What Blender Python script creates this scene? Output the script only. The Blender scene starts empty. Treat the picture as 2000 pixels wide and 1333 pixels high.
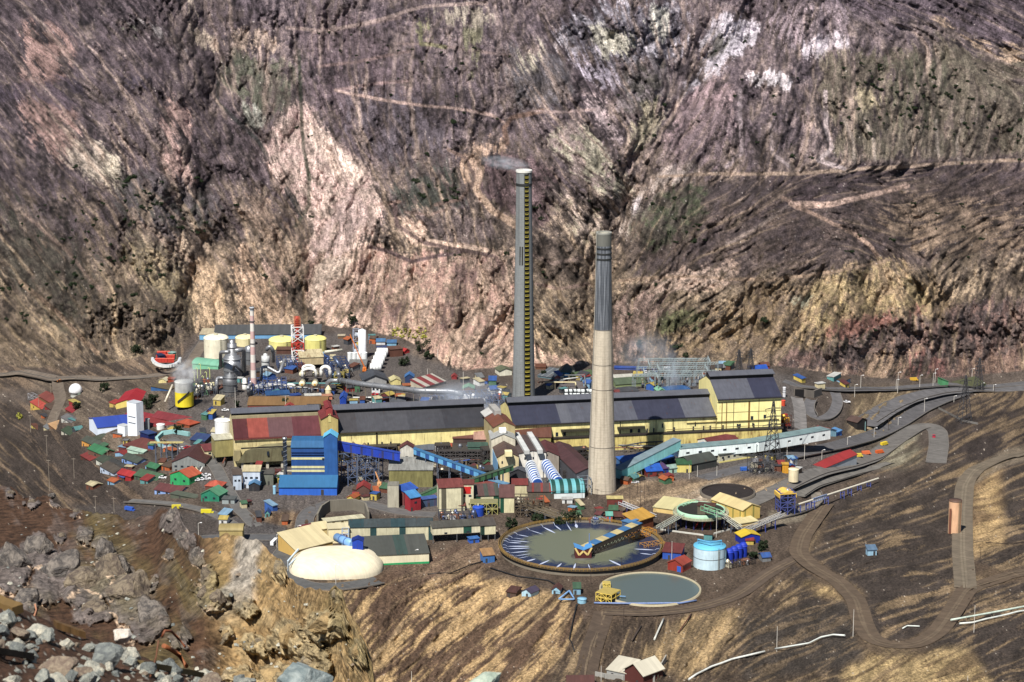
import bpy,bmesh,math,random
import numpy as np
from mathutils import Vector,Matrix
# ---------------------------------------------------------------- camera, light, exposure
SC=bpy.context.scene
COL=SC.collection
H=400.0
PITCH=math.radians(13.3)
FPX=2000*85/36.0
cam_d=bpy.data.cameras.new('camera');cam=bpy.data.objects.new('camera',cam_d);COL.objects.link(cam)
cam.location=(0,0,H);cam.rotation_euler=(math.pi/2-PITCH,0,0)
cam_d.lens=85;cam_d.sensor_width=36;cam_d.clip_start=0.5;cam_d.clip_end=9000
cam_d.dof.use_dof=True;cam_d.dof.focus_distance=1200;cam_d.dof.aperture_fstop=9
SC.camera=cam
SUN_EL=math.radians(54);SUN_AZ=math.radians(22)
sd=Vector((-math.sin(SUN_AZ)*math.cos(SUN_EL),-math.cos(SUN_AZ)*math.cos(SUN_EL),math.sin(SUN_EL)))
W=bpy.data.worlds.new('World');SC.world=W;W.use_nodes=True
nt=W.node_tree;bg=nt.nodes['Background']
sky=nt.nodes.new('ShaderNodeTexSky');sky.sky_type='NISHITA';sky.sun_disc=False
sky.sun_elevation=SUN_EL;sky.sun_rotation=math.atan2(sd.x,sd.y);sky.altitude=1500
nt.links.new(sky.outputs[0],bg.inputs[0]);bg.inputs[1].default_value=0.05
sl=bpy.data.lights.new('sun','SUN');sl.energy=5.0;sl.angle=math.radians(0.5);sl.color=(1,0.955,0.88)
so=bpy.data.objects.new('sun',sl);COL.objects.link(so);so.rotation_euler=sd.to_track_quat('Z','Y').to_euler()
SC.view_settings.view_transform='Standard';SC.view_settings.look='None'
SC.view_settings.exposure=0.62;SC.view_settings.gamma=1.0
R=random.Random(7)
NR=np.random.RandomState(11)
def lin(c):
 return tuple(((x/255.0)/12.92 if x/255.0<=0.04045 else((x/255.0+0.055)/1.055)**2.4)for x in c)
 # ---------------------------------------------------------------- rays: photo coordinates (2000 x 1333) to the place
CP,SP=math.cos(PITCH),math.sin(PITCH)
def ray(u,v):
 a=(u-1000.0)/FPX;b=(666.5-v)/FPX
 return a,CP+b*SP,-SP+b*CP
def pix(x,y,z):
 dz=z-H
 f=y*CP-dz*SP;up=y*SP+dz*CP
 return 1000+FPX*x/f,666.5-FPX*up/f
 # ---------------------------------------------------------------- numpy noise
def smooth(t):return t*t*(3-2*t)
def sstep(a,b,x):
 t=np.clip((x-a)/(b-a),0,1);return t*t*(3-2*t)
def samp(img,y,x):
 h,w=img.shape[:2]
 y=np.clip(y,0,h-1.001);x=np.clip(x,0,w-1.001)
 y0=y.astype(np.int32);x0=x.astype(np.int32);fy=y-y0;fx=x-x0
 if img.ndim==3:fy=fy[...,None];fx=fx[...,None]
 return(img[y0,x0]*(1-fx)+img[y0,x0+1]*fx)*(1-fy)+(img[y0+1,x0]*(1-fx)+img[y0+1,x0+1]*fx)*fy
def vnoise(shape,cell,rs=NR,cellx=None):
 cx=cellx or cell
 g=rs.rand(int(shape[0]/cell)+3,int(shape[1]/cx)+3)
 y=np.arange(shape[0])[:,None]/cell;x=np.arange(shape[1])[None,:]/cx
 y=y+0*x;x=x+0*y
 y0=y.astype(int);x0=x.astype(int);fy=smooth(y-y0);fx=smooth(x-x0)
 return(g[y0,x0]*(1-fx)+g[y0,x0+1]*fx)*(1-fy)+(g[y0+1,x0]*(1-fx)+g[y0+1,x0+1]*fx)*fy
def fbm(shape,cell,octs=4,gain=0.5,rs=NR):
 o=np.zeros(shape);a=1.0;t=0
 for _ in range(octs):
  if cell<1.2:break
  o+=a*vnoise(shape,cell,rs);t+=a;a*=gain;cell/=2.0
 return o/t
def blur(m,r):
 r=int(round(r))
 if r<1:return m
 for ax in(0,1):
  for _ in range(2):
   p=np.pad(m,[(r+1,r)if i==ax else(0,0)for i in(0,1)],mode='edge').cumsum(axis=ax)
   m=(p[2*r+1:]-p[:-(2*r+1)])/(2*r+1)if ax==0 else(p[:,2*r+1:]-p[:,:-(2*r+1)])/(2*r+1)
 return m
def norm01(a,lo=2,hi=98):
 p,q=np.percentile(a[::7,::7],[lo,hi]);return np.clip((a-p)/(q-p),0,1)
SC.cycles.volume_bounces=3
# ---------------------------------------------------------------- the valley: one sheet of ground
ST=1.75
U0,U1,V0,V1=-260.0,2260.0,-90.0,1500.0
NU=int((U1-U0)/ST)+1;NV=int((V1-V0)/ST)+1
SH=(NV,NU)
UU=U0+ST*np.arange(NU)[None,:]+np.zeros((NV,1))
VV=V0+ST*np.arange(NV)[:,None]+np.zeros((1,NU))
def poly_mask(pts,feather=4.0,warp=None):
 """soft mask of a patch outlined in photo coordinates"""
 m=np.zeros(SH)
 pts=[(float(a),float(b))for a,b in pts]
 pad=feather*3+30
 x0=max(0,int((min(p[0]for p in pts)-pad-U0)/ST));x1=min(NU,int((max(p[0]for p in pts)+pad-U0)/ST)+1)
 y0=max(0,int((min(p[1]for p in pts)-pad-V0)/ST));y1=min(NV,int((max(p[1]for p in pts)+pad-V0)/ST)+1)
 if x1<=x0 or y1<=y0:return m
 uu=UU[y0:y1,x0:x1];vv=VV[y0:y1,x0:x1]
 if warp is not None:
  uu=uu+(WX[y0:y1,x0:x1])*warp;vv=vv+(WY[y0:y1,x0:x1])*warp
 ins=np.zeros(uu.shape,bool);n=len(pts)
 for i in range(n):
  (xa,ya),(xb,yb)=pts[i],pts[(i+1)%n]
  if ya==yb:continue
  c=((ya>vv)!=(yb>vv))&(uu<(xb-xa)*(vv-ya)/(yb-ya)+xa)
  ins^=c
 m[y0:y1,x0:x1]=blur(ins.astype(float),feather/ST/1.6)
 return m
def line_dist(pts,reach=60.0):
 """distance (photo px) to a polyline, and how far along it"""
 d=np.full(SH,1e6)
 for(xa,ya),(xb,yb)in zip(pts[:-1],pts[1:]):
  x0=max(0,int((min(xa,xb)-reach-U0)/ST));x1=min(NU,int((max(xa,xb)+reach-U0)/ST)+1)
  y0=max(0,int((min(ya,yb)-reach-V0)/ST));y1=min(NV,int((max(ya,yb)+reach-V0)/ST)+1)
  if x1<=x0 or y1<=y0:continue
  uu=UU[y0:y1,x0:x1]+WX[y0:y1,x0:x1]*3;vv=VV[y0:y1,x0:x1]+WY[y0:y1,x0:x1]*3
  dx,dy=xb-xa,yb-ya;L=dx*dx+dy*dy+1e-9
  t=np.clip(((uu-xa)*dx+(vv-ya)*dy)/L,0,1)
  dd=np.hypot(uu-xa-t*dx,vv-ya-t*dy)
  d[y0:y1,x0:x1]=np.minimum(d[y0:y1,x0:x1],dd)
 return d
def line_mask(pts,w,soft=2.0):
 return 1-sstep(w/2-soft/2,w/2+soft,line_dist(pts,w+12))
WX=(fbm(SH,30,4,0.6)-0.5)*2;WY=(fbm(SH,30,4,0.6)-0.5)*2
FALL=[(0,0,40),(100,100,50),(0,300,48),(150,250,52),(300,100,50),(300,300,58),(450,250,52),(100,450,50),(0,600,48),(100,700,42),(250,450,55),(400,420,62),(550,420,55),(560,560,50),(480,600,62),(300,540,60),(230,640,88),(330,640,84),(410,600,92),(530,200,95),(500,60,92),(420,30,80),(600,60,92),(700,60,95),(650,200,70),(750,150,95),(850,100,90),(700,330,60),(640,400,75),(690,440,110),(620,540,118),(660,610,122),(740,560,102),(780,620,100),(860,560,88),(880,650,110),(950,600,95),(950,680,125),(800,250,80),(850,350,70),(800,430,60),(950,300,95),(920,450,80),(1000,430,55),(1080,430,52),(1120,300,48),(1180,360,45),(1060,560,50),(1120,650,52),(1100,150,60),(1200,200,60),(1200,80,70),(1260,330,125),(1330,250,128),(1400,130,125),(1300,60,75),(1480,60,110),(1460,250,95),(1550,130,88),(1620,250,85),(1560,290,110),(1700,150,92),(1850,150,95),(1800,280,92),(1950,250,105),(1960,120,25),(1880,30,22),(1750,10,24),(1600,360,172),(1800,350,170),(1950,400,165),(1400,400,150),(1300,440,115),(1250,500,120),(1400,500,160),(1550,480,165),(1700,440,20),(1850,460,160),(1300,560,150),(1400,620,145),(1250,640,95),(1450,680,125),(1560,600,120),(1650,590,100),(1700,620,105),(1780,560,60),(1880,560,130),(1800,650,90),(1950,620,95),(1650,700,88),(1950,700,85),(1750,800,140),(1700,760,130),(1900,820,160),(1950,900,160),(1700,930,160),(1650,990,165),(1750,1020,165),(1750,1120,170),(1650,1100,160),(1900,1000,172),(1960,1080,160),(1900,1180,160),(1600,1180,165),(1520,1250,160),(1700,1280,150),(1900,1290,160),(1500,1100,140),(1450,1180,130),(1400,1250,125),(1300,1170,100),(1200,1150,95),(1150,1230,115),(1050,1180,135),(1000,1250,140),(900,1200,145),(850,1280,140),(760,1200,125),(800,1130,150),(900,1100,150),(1000,1320,135),(1200,1300,100),(60,800,48),(150,880,45),(60,950,42),(220,950,38),(330,1000,25),(250,730,30),(100,740,30),(500,1000,140),(560,1010,110),(1790,860,150),(1840,880,160),(1300,940,170),(1500,930,160)]
def dir_field():
 cu=np.linspace(U0,U1,120);cv=np.linspace(V0,V1,80)
 gu,gv=np.meshgrid(cu,cv);c=0;s=0;w=0
 for(a,b,ang)in FALL:
  k=1.0/(((gu-a)**2+(gv-b)**2)/900.0+1)**1.7
  c=c+k*math.cos(2*math.radians(ang));s=s+k*math.sin(2*math.radians(ang));w=w+k
 yy=(VV-V0)/(V1-V0)*79;xx=(UU-U0)/(U1-U0)*119
 th=0.5*np.arctan2(samp(s/w,yy,xx),samp(c/w,yy,xx))
 th=np.where(th<-0.15,th+math.pi,th)
 t0=th+(fbm(SH,60,3)-.5)*.35
 th=th+(fbm(SH,70,3)-0.5)*0.7+(fbm(SH,14,3)-0.5)*0.6
 return np.cos(th),np.sin(th),np.cos(t0),np.sin(t0)
DX,DY,DX0,DY0=dir_field()
def lic(src,n):
 """drag a noise along the fall lines"""
 acc=src.copy();tot=1.0
 for sg in(1,-1):
  y=np.arange(NV)[:,None]+np.zeros(SH);x=np.arange(NU)[None,:]+np.zeros(SH)
  for i in range(n):
   yi=np.clip(y,0,NV-1).astype(np.int32);xi=np.clip(x,0,NU-1).astype(np.int32)
   dx=DX[yi,xi];dy=DY[yi,xi]
   y=y+sg*dy*1.5;x=x+sg*dx*1.5
   wgt=1-(i+1)/(n+1.0)
   acc+=wgt*src[np.clip(y,0,NV-1).astype(np.int32),np.clip(x,0,NU-1).astype(np.int32)];tot+=wgt
 return acc/tot
LF=norm01(lic(NR.rand(*SH),5),3,97)
RG=lambda c_,o_:1-np.abs(fbm(SH,c_,o_,.6)-.5)*2
LM=norm01(lic(fbm(SH,3,2),7),3,97)
LL=norm01(lic(RG(13,4),10),3,97)
LX=norm01(lic(RG(46,5),14),3,97)
NF=norm01(fbm(SH,2.4,1)+.6*fbm(SH,4.5,2));ISO=sstep(.42,.62,fbm(SH,55,3))
LM=LM*(1-.4*ISO)+NF*.4*ISO;LF=LF*(1-.4*ISO)+NR.rand(*SH)*.4*ISO
N1=norm01(fbm(SH,5,3,.7));NP=norm01(fbm(SH,12,4,.75));N2=fbm(SH,22,4);N3=fbm(SH,80,4)
SPK=NR.rand(*SH)
def drain(nz,cap=2.2):
 A=np.ones(NU);out=np.ones(SH);j=np.arange(NU)
 shf=np.clip(DX/np.maximum(DY,.12),-cap,cap)
 for i in range(NV-1):
  b=np.rint(j+shf[i]).astype(int);c3=np.clip(np.stack([b-1,b,b+1]),0,NU-1);pick=c3[np.argmin(nz[i+1][c3],0),j]
  A=1+np.bincount(pick,weights=A*.992,minlength=NU);out[i+1]=A
 return np.log1p(out)
D1=drain(fbm(SH,7,3,.7));D2=drain(fbm(SH,26,5,.62)+.15*N2)
BC=lambda m,r,g:np.clip(blur(m,r)*g,0,1)
F1=BC(np.clip((D1-2.0)/2.2,0,1),1,2.2);F2=BC(np.clip((D2-3.2)/2.0,0,1),1,3);F3=BC(np.clip((D2-4.6)/1.6,0,1),3,5);FW=BC(np.clip((D2-4.4)/2.0,0,1),8,8)
SV=norm01(lic(fbm(SH,3.2,2),26));SW=norm01(lic(fbm(SH,9,3),30));
def trace(n,l0,l1,w0,w1,seed):
 rs=np.random.RandomState(seed);F=np.zeros(SH,np.float32);m=6*n
 y=rs.rand(m)*(NV-2);x=rs.rand(m)*(NU-2);k=(rs.rand(m)<.1+1.6*(N2[y.astype(int),x.astype(int)]-.4)*2);y=y[k][:n];x=x[k][:n];n=len(y)
 L=l0+(l1-l0)*rs.rand(n)**2;W_=w0+(w1-w0)*rs.rand(n)**2;st_=.45+.55*rs.rand(n);ph=rs.rand(n)*6.28
 for i in range(int(l1*1.4)):
  t=i/1.4/L;a=t<1
  if not a.any():break
  yi=np.clip(y,0,NV-2).astype(int);xi=np.clip(x,0,NU-4).astype(int);v=st_*np.sin(math.pi*np.clip(t,0,1))**.6*a
  for o_ in range(-4,5):
   q=np.clip(W_*(.35+.9*t)-abs(o_)+.5,0,1)*v;xo=np.clip(xi+o_,0,NU-1);np.maximum.at(F,(yi,xo),q)
  x=x+(DX0[yi,xi]+.22*np.sin(i*.13+ph))*.72;y=y+DY0[yi,xi]*.72
 return blur(F,.6)*.4+F*.6
T1=trace(2100,14,80,.5,1.3,1);T2=trace(1900,12,90,.5,1.3,2);T3=trace(330,50,200,.8,3.4,3);T4=trace(160,60,180,.8,2.6,4)
MOD=.3+.9*sstep(.35,.65,fbm(SH,42,4))
# ---- slope (rise over run away from the camera) along each column of sight
fx=[-300,0,130,200,260,330,390,470,630,700,790,850,880,960,1060,1180,1300,1440,1560,1650,1790,1900,2050,2300]
fy=[700,716,722,716,702,690,652,641,638,642,664,700,728,722,716,712,712,712,722,735,742,737,722,716]
FOOT=np.interp(UU[0],fx,fy)[None,:]+(N2-0.5)[int((700-V0)/ST)][None,:]*8
up=sstep(2,-8,VV-FOOT)
S=up*0.66
S=S+poly_mask([(1180,715),(1200,560),(1330,545),(1560,560),(1760,510),(2000,560),(2300,520),(2300,760),(1180,740)],14)*up*0.22
S=S+poly_mask([(1500,722),(1560,680),(1660,650),(1780,610),(1900,620),(2300,600),(2300,760),(1500,740)],8)*up*0.45
S=S+poly_mask([(150,590),(345,590),(400,680),(250,720),(180,700)],10)*up*0.5
bench=poly_mask([(1240,530),(1330,360),(1500,335),(1750,338),(2300,320),(2300,470),(2000,500),(1700,520),(1400,535)],16)
S=S-bench*up*0.34
S=S-poly_mask([(1500,400),(1500,350),(1700,338),(1850,325),(1700,365)],8)*0.0
S=S-poly_mask([(960,230),(1060,240),(1040,330),(900,420),(760,430),(760,380),(880,300)],20)*0.12
low=1-up
leftb=poly_mask([(-400,770),(0,815),(70,880),(140,950),(240,1000),(330,1030),(420,1060),(420,1600),(-400,1600)],10)
S=S-low*leftb*0.13
rightb=poly_mask([(2300,745),(1920,765),(1850,800),(1700,880),(1640,960),(1560,1010),(1540,1090),(1600,1200),(1700,1330),(1700,1600),(2300,1600)],12)
S=S-low*rightb*0.09
S=S+low*poly_mask([(1030,1200),(1150,1185),(1400,1190),(1440,1230),(1340,1330),(1150,1400),(1000,1400),(900,1333)],20)*0.03
S=S+low*poly_mask([(680,1180),(760,1125),(940,1085),(1010,1150),(900,1333),(700,1400)],16)*0.16
a_,dy_,dz_=ray(UU,VV)
K=-dz_/dy_
ib=int((1060-V0)/ST)
Y=np.zeros(SH)
Y[ib]=H/K[ib]
for i in range(ib-1,-1,-1):
 Y[i]=Y[i+1]+Y[i+1]*(K[i+1]-K[i])/(S[i]+K[i])
for i in range(ib+1,NV):
 Y[i]=Y[i-1]-Y[i-1]*(K[i]-K[i-1])/(S[i]+K[i])
def blur_u(m,r):
 for _ in range(3):
  p=np.pad(m,[(0,0),(r+1,r)],mode='edge').cumsum(axis=1);m=(p[:,2*r+1:]-p[:,:-(2*r+1)])/(2*r+1)
 return m
Y=blur_u(Y,16);Y=blur(Y,1)
# ---- relief as metres nearer (-) or farther (+)
hill=np.clip(up,0,1)*sstep(0,60,FOOT-VV)
REL=np.zeros(SH)
def valley(pts,width,depth,m=None):
 global REL
 d=line_dist(pts,width*2.2)
 g=np.exp(-(d/width)**2)*depth
 REL=REL+g*(hill if m is None else m)
valley([(395,60),(425,140),(430,200),(470,260),(520,300),(560,380),(600,440),(640,490),(600,560),(608,660)],34,22)
valley([(583,60),(588,160),(588,280),(602,360),(600,420)],14,7)
valley([(1050,0),(1150,130),(1190,230),(1230,300),(1250,390),(1210,430),(1190,520),(1180,640),(1160,700)],46,26)
valley([(1480,20),(1400,120),(1320,230),(1270,300),(1230,390)],34,16)
valley([(1230,400),(1190,470),(1170,560)],24,10)
valley([(1610,90),(1600,180),(1612,270),(1600,310)],22,8)
valley([(1440,80),(1440,200),(1450,320)],24,6)
for x0,x1 in((1660,1680),(1700,1712),(1745,1730),(1780,1775),(1835,1830),(1880,1868),(1930,1915)):
 valley([(x0+12,215),(x1+4,260),(x1,305)],9,4.5)
valley([(330,200),(320,310),(330,380),(390,470),(440,520)],16,6)
valley([(220,250),(260,330),(300,390),(400,470)],14,6)
valley([(720,490),(740,560),(750,660)],12,7)
valley([(910,500),(915,580),(905,650)],12,7)
valley([(850,620),(840,690)],12,7)
valley([(1780,560),(1825,620),(1850,650)],14,9)
valley([(1900,540),(1830,600)],10,6)
valley([(0,540),(120,640),(200,700)],26,8)
valley([(540,250),(585,200),(660,290),(720,350),(740,420)],20,-9)
valley([(1090,150),(1180,260),(1240,330)],26,-8)
valley([(700,500),(660,560),(640,640)],14,-8)
valley([(800,500),(790,580),(800,650)],20,-9)
valley([(950,640),(880,700)],18,-8)
valley([(1230,480),(1330,420),(1500,400)],40,-8)
valley([(940,350),(985,300),(1020,240)],26,-7)
valley([(250,420),(330,520),(400,620)],30,-10)
valley([(80,350),(200,560),(300,660)],30,-9)
valley([(420,530),(470,640)],14,-7);valley([(500,500),(570,640)],14,-7)
SMO=np.clip(poly_mask([(585,195),(610,215),(660,285),(700,315),(730,350),(745,395),(728,450),(700,490),(620,500),(600,470),(610,430),(560,380),(525,300),(515,262),(540,230)],14,8)+poly_mask([(615,500),(720,485),(700,530),(640,580),(612,650),(600,600)],12,6)+poly_mask([(388,520),(430,560),(450,640),(390,655)],10,5)+poly_mask([(455,490),(520,560),(575,640),(500,645)],10,5)+.6*poly_mask([(900,300),(980,265),(1010,280),(960,300),(930,340)],10,4),0,1)
T1=T1*(1-.6*SMO);T2=T2*(1-.7*SMO);T3=T3*(1-.4*SMO)
amp=hill*(0.55+0.9*N3)*(1-.6*SMO)
REL+=(LX-0.5)*10*amp+((LL-0.5)*4+(LM-0.5)*2.4+(LF-0.5)*1.1+(NF-.5)*.6)*amp*MOD
REL+=(RG(95,3)-.75)*-20*hill
REL+=hill*(T2*1.6+T4*3.5+T3*1.6)
REL+=hill*(F1*1.5*MOD+F2*3.2+F3*3.6+FW*9)
REL+=(fbm(SH,120,3)-0.5)*40*hill+(N1-0.5)*2.0*amp
crag=poly_mask([(1500,722),(1560,685),(1660,655),(1780,612),(1900,620),(2300,600),(2300,760),(1500,740)],8)+poly_mask([(150,590),(345,590),(400,680),(250,720),(180,700)],10)+poly_mask([(1080,40),(1180,20),(1330,0),(1340,120),(1200,130),(1120,110)],20)*0.8+poly_mask([(620,500),(1020,500),(1180,720),(840,720),(640,640)],16)*0.35
REL+=crag*hill*((np.abs(fbm(SH,14,4,0.6)-0.5)*-26)+(norm01(lic(vnoise(SH,4),12))-0.5)*5)
bank=np.clip(leftb*sstep(0.6,1.0,leftb)+rightb+poly_mask([(600,1170),(760,1125),(940,1090),(1000,1140),(1100,1170),(1150,1190),(1400,1195),(1470,1150),(1540,1100),(1600,1200),(1700,1600),(500,1600)],12),0,1)*low
GRADED=[([(1560,1010),(1590,985),(1560,1080),(1640,1140),(1690,1250),(1760,1270),(1830,1230),(1880,1120),(1875,1040),(1870,930),(1960,890)],34),([(1630,915),(1760,830),(1810,830),(1835,870),(1830,905)],30),([(1150,1190),(1400,1190),(1500,1120)],24)]
road_flat=np.zeros(SH)
for pts,w in GRADED:road_flat=np.maximum(road_flat,line_mask(pts,w,14))
br=bank*(1-road_flat)
REL+=br*(T2*1.2+T4*1.6+F1*.8+F2*1.6+(SV-.5)*1.4+(SW-.5)*2.5+(LX-0.5)*3.5+(LL-0.5)*1.2+(LM-0.5)*1.5+(N2-0.5)*5+(N1-0.5)*1.2+(LF-0.5)*0.5)
mound=poly_mask([(480,1000),(560,965),(640,975),(600,1040),(500,1040)],8)+poly_mask([(1180,960),(1260,925),(1480,925),(1560,945),(1380,995),(1250,985)],10)*0.7+poly_mask([(1665,775),(1730,765),(1790,790),(1720,850),(1680,850)],6)+poly_mask([(60,1500),(0,700),(60,710),(330,700),(300,735),(60,760)],10)*0.5+poly_mask([(800,690),(960,760),(860,745),(790,720)],6)*.7
REL+=np.clip(mound,0,1)*low*((LL-0.5)*3+(N1-0.5)*3-1.5+(LM-0.5)*1.5)
REL+=low*(1-np.clip(bank+mound,0,1))*(N1-0.5)*0.12
def dent(pts,feather,metres):
 global REL
 REL=REL+poly_mask(pts,feather)*metres
dent([(1785,860),(1835,830),(1840,900),(1700,905)],8,-2.0)
dent([(1860,905),(2300,860),(2300,990),(1900,960)],14,-5)
dent([(1900,940),(1960,900),(2300,900),(2300,1100),(1910,1080)],8,-6)
dent([(1640,1170),(1700,1150),(1750,1190),(1760,1230),(1700,1210)],8,-4)
YB=Y+REL
KX=a_/dy_
PX=KX*YB;PY=YB;PZ=H-K*YB
def G(u,v,z=None):
 """the ground under photo point (u, v)"""
 i=(v-V0)/ST;j=(u-U0)/ST
 i=min(max(i,0),NV-2.001);j=min(max(j,0),NU-2.001)
 i0,j0=int(i),int(j);fi,fj=i-i0,j-j0
 y=(YB[i0,j0]*(1-fj)+YB[i0,j0+1]*fj)*(1-fi)+(YB[i0+1,j0]*(1-fj)+YB[i0+1,j0+1]*fj)*fi
 a,dy,dz=ray(u,v)
 if z is not None:y=(H-z)*dy/-dz
 return Vector((a*y/dy,y,H+dz*y/dy))
def ground_z(x,y,z=0.0):
 for _ in range(3):
  u,v=pix(x,y,z);z=G(u,v).z
 return z
 # ---------------------------------------------------------------- ground colours (rock and soil tones, with gully shade mixed in)
def C(*c):return np.array(lin(c))
col=np.zeros(SH+(3,))
t=sstep(0,640,VV)[...,None]
base=C(103,90,93)*(1-t)+C(104,90,78)*t
light=C(172,152,138)*(1-t)+C(168,146,116)*t
dark=C(60,53,60)*(1-t)+C(54,48,44)*t
stv=.5+(norm01(0.26*LM+0.1*LL+0.22*LF+0.24*NP+.22*NF)-.5)*MOD
big=N3*0.6+N2*0.4
k1=sstep(0.54,0.84,stv*0.8+(N3-.5)*0.5+(N2-.5)*.35+.1)[...,None];k0=sstep(0.50,0.2,stv*0.85+(N2-.5)*0.4+.08)[...,None]
col=base*(1-0.85*k1)+light*0.85*k1
col=col*(1-0.75*k0)+dark*0.75*k0
gl=(np.clip(F1*.5+F2*.7,0,1)*sstep(.38,.6,N2)*.65)[...,None];gd=(np.clip(F1*.6+F2*.8,0,1)*sstep(.55,.4,N2)*.7)[...,None]
col=col*(1-gl)+light*1.05*gl;col=col*(1-gd)+dark*.8*gd
def paint(pts,c,feather=8,strength=1.0,streak=0.5,warp=14,other=None,src=None):
 """a patch of differently coloured rock with ragged, streaked edges"""
 global col
 m=poly_mask(pts,feather*2.2+5,warp+6)if isinstance(pts,list)else pts
 s=norm01(LM*0.34+LL*0.3+LF*0.22+NP*0.16)if src is None else src
 mm=sstep(0.30,0.72,m*min(1.15,strength)+(s-0.5)*(0.8+0.9*streak)-0.1)*sstep(0.04,0.3,m)
 mm=(mm*min(0.9,strength))[...,None]
 cc=C(*c)*.9+C(112,98,92)*.1
 v=(0.42+0.55*LF+0.25*LM+0.2*N1+0.2*NP)[...,None]
 tgt=cc*v
 if other is not None:
  o=sstep(0.45,0.7,NP*0.5+LL*0.3+N1*0.2)[...,None];tgt=tgt*(1-o)+C(*other)*v*o
 col=col*(1-mm)+tgt*mm
def line(pts,w,c,strength=1.0,soft=2.0,ragged=0.4):
 global col
 m=line_mask(pts,w,soft)*strength*(1-ragged+ragged*np.clip(NP*1.4-0.3+N1*0.6,0,1))
 col=col*(1-m[...,None])+C(*c)*(0.85+0.3*N1)[...,None]*m[...,None]
MB_,YL,PK,WH=(70,60,68),(168,155,122),(178,152,142),(182,176,180)
paint([(-300,-90),(2300,-90),(2300,330),(1250,330),(900,430),(600,440),(-300,420)],(88,77,86),30,.7,.8)
paint([(-300,-90),(340,-90),(420,140),(520,300),(640,480),(560,470),(400,440),(200,520),(-300,560)],(72,62,68),20,.8,.9)
paint([(60,40),(140,90),(110,170),(170,330),(90,300),(30,200)],(150,118,106),10,1,1.1)
paint([(150,280),(235,290),(245,330),(225,390),(180,350),(110,300)],(160,148,128),8,1,.9)
paint([(330,180),(370,220),(350,290),(390,370),(350,380),(310,330),(320,250)],(160,130,118),8,1,.8)
paint([(215,300),(240,300),(235,380),(215,390)],(176,166,140),4,1,.8)
paint([(0,160),(160,160),(170,180),(130,215),(0,190)],(66,58,72),8,1,.4);paint([(220,160),(290,150),(290,175),(230,190)],(60,54,68),6,1,.4)
paint([(230,340),(420,370),(420,470),(300,440),(220,410)],(58,62,56),14,.95,.5,other=(78,72,74))
paint([(0,350),(60,420),(240,560),(200,660),(0,560)],(78,72,64),20,.9,.6,other=(54,56,46))
paint([(0,420),(120,520),(130,600),(0,520)],(72,68,58),16,.8,.8)
paint([(250,460),(310,480),(370,560),(385,650),(330,640),(260,540)],(150,134,98),12,1,.8,other=(112,102,84))
paint([(330,640),(130,600),(170,560),(350,580),(400,660),(390,690),(280,690)],(100,88,72),10,1,.7,other=(66,58,52))
paint([(160,600),(340,600),(350,670),(200,690)],(58,50,46),10,.8,1.5)
paint([(370,510),(400,515),(430,560),(455,640),(390,652),(372,600)],(182,154,120),5,1.2,.5)
paint([(450,488),(490,495),(530,560),(580,640),(500,645),(470,580)],(178,148,120),5,1.2,.5)
paint([(490,490),(530,500),(570,570),(560,580),(520,540)],(160,132,118),5,1,.8)
paint([(455,365),(520,380),(570,450),(620,520),(600,560),(540,500),(480,440)],(140,118,98),8,1,1.1)
paint([(0,600),(60,640),(180,700),(210,720),(0,720)],(84,72,60),10,1,.6);line([(40,550),(110,610),(190,690)],8,(150,122,100),.9)
line([(300,380),(390,470),(440,520)],6,(146,126,112),.8);line([(330,370),(355,410),(400,480)],6,(150,132,116),.8)
line([(250,420),(350,490),(390,530)],5,(150,128,112),.7)
line([(50,420),(130,490),(200,570)],6,(140,116,104),.7)
paint([(220,30),(270,40),(350,80),(380,110),(330,90),(250,60)],(128,124,122),8,1,.5)
paint([(240,40),(265,50),(262,80),(245,70)],(96,108,74),6,1,.3)
paint([(362,0),(385,0),(384,50),(400,70),(440,90),(425,110),(370,75),(372,40)],(184,168,142),5,1.2,.5)
paint([(390,90),(480,65),(540,75),(545,95),(450,100)],(172,150,128),6,1,.9)
paint([(425,120),(470,110),(590,130),(580,210),(520,240),(480,190),(440,160)],(104,98,84),10,1,.6,other=(80,84,66))
paint([(470,208),(500,205),(510,235),(500,252),(475,240)],(150,154,138),3,1.2,.2)
paint([(585,195),(610,215),(660,285),(700,315),(730,350),(745,395),(728,450),(700,490),(620,500),(600,470),(610,430),(560,380),(525,300),(515,262),(540,230)],(206,180,162),6,1.5,.2,other=(186,156,144))
paint([(610,220),(660,290),(710,330),(690,360),(640,330),(605,280)],(216,192,170),5,1,.6)
line([(430,130),(424,200),(440,215),(500,270),(520,300)],7,(48,52,50),.9);line([(584,100),(588,190),(592,290),(604,350)],6,(52,62,46),.9)
paint([(445,98),(478,100),(475,125),(450,130)],(52,62,46),4,1.1,.3);paint([(500,195),(515,180),(525,210),(510,235)],(62,70,52),4,1,.5)
line([(602,340),(603,400),(580,440)],7,(60,70,52),.8);line([(560,370),(590,420)],10,(50,56,56),.8)
paint([(600,500),(640,485),(720,478),(800,505),(900,490),(1000,500),(1010,560),(1000,640),(1060,690),(1180,725),(900,730),(840,690),(790,664),(700,642),(620,642),(605,600)],(190,160,140),6,1.4,.4,other=(158,124,112))
paint([(615,500),(700,490),(690,510),(640,560),(615,640),(608,600)],(186,166,148),4,1.1,.3)
paint([(635,560),(700,520),(720,600),(730,640),(640,640)],(190,160,144),6,1,.8)
for p in([(705,500),(740,530),(745,600),(730,640),(715,560)],[(905,510),(930,520),(925,560),(905,560)],[(760,590),(790,580),(800,620),(770,630)],[(880,560),(905,570),(900,640),(870,640)],[(960,500),(1000,500),(1000,560),(955,540)],[(975,570),(1005,590),(1005,620),(980,600)]):
 paint(p,(98,76,74),5,1,.9)
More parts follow.
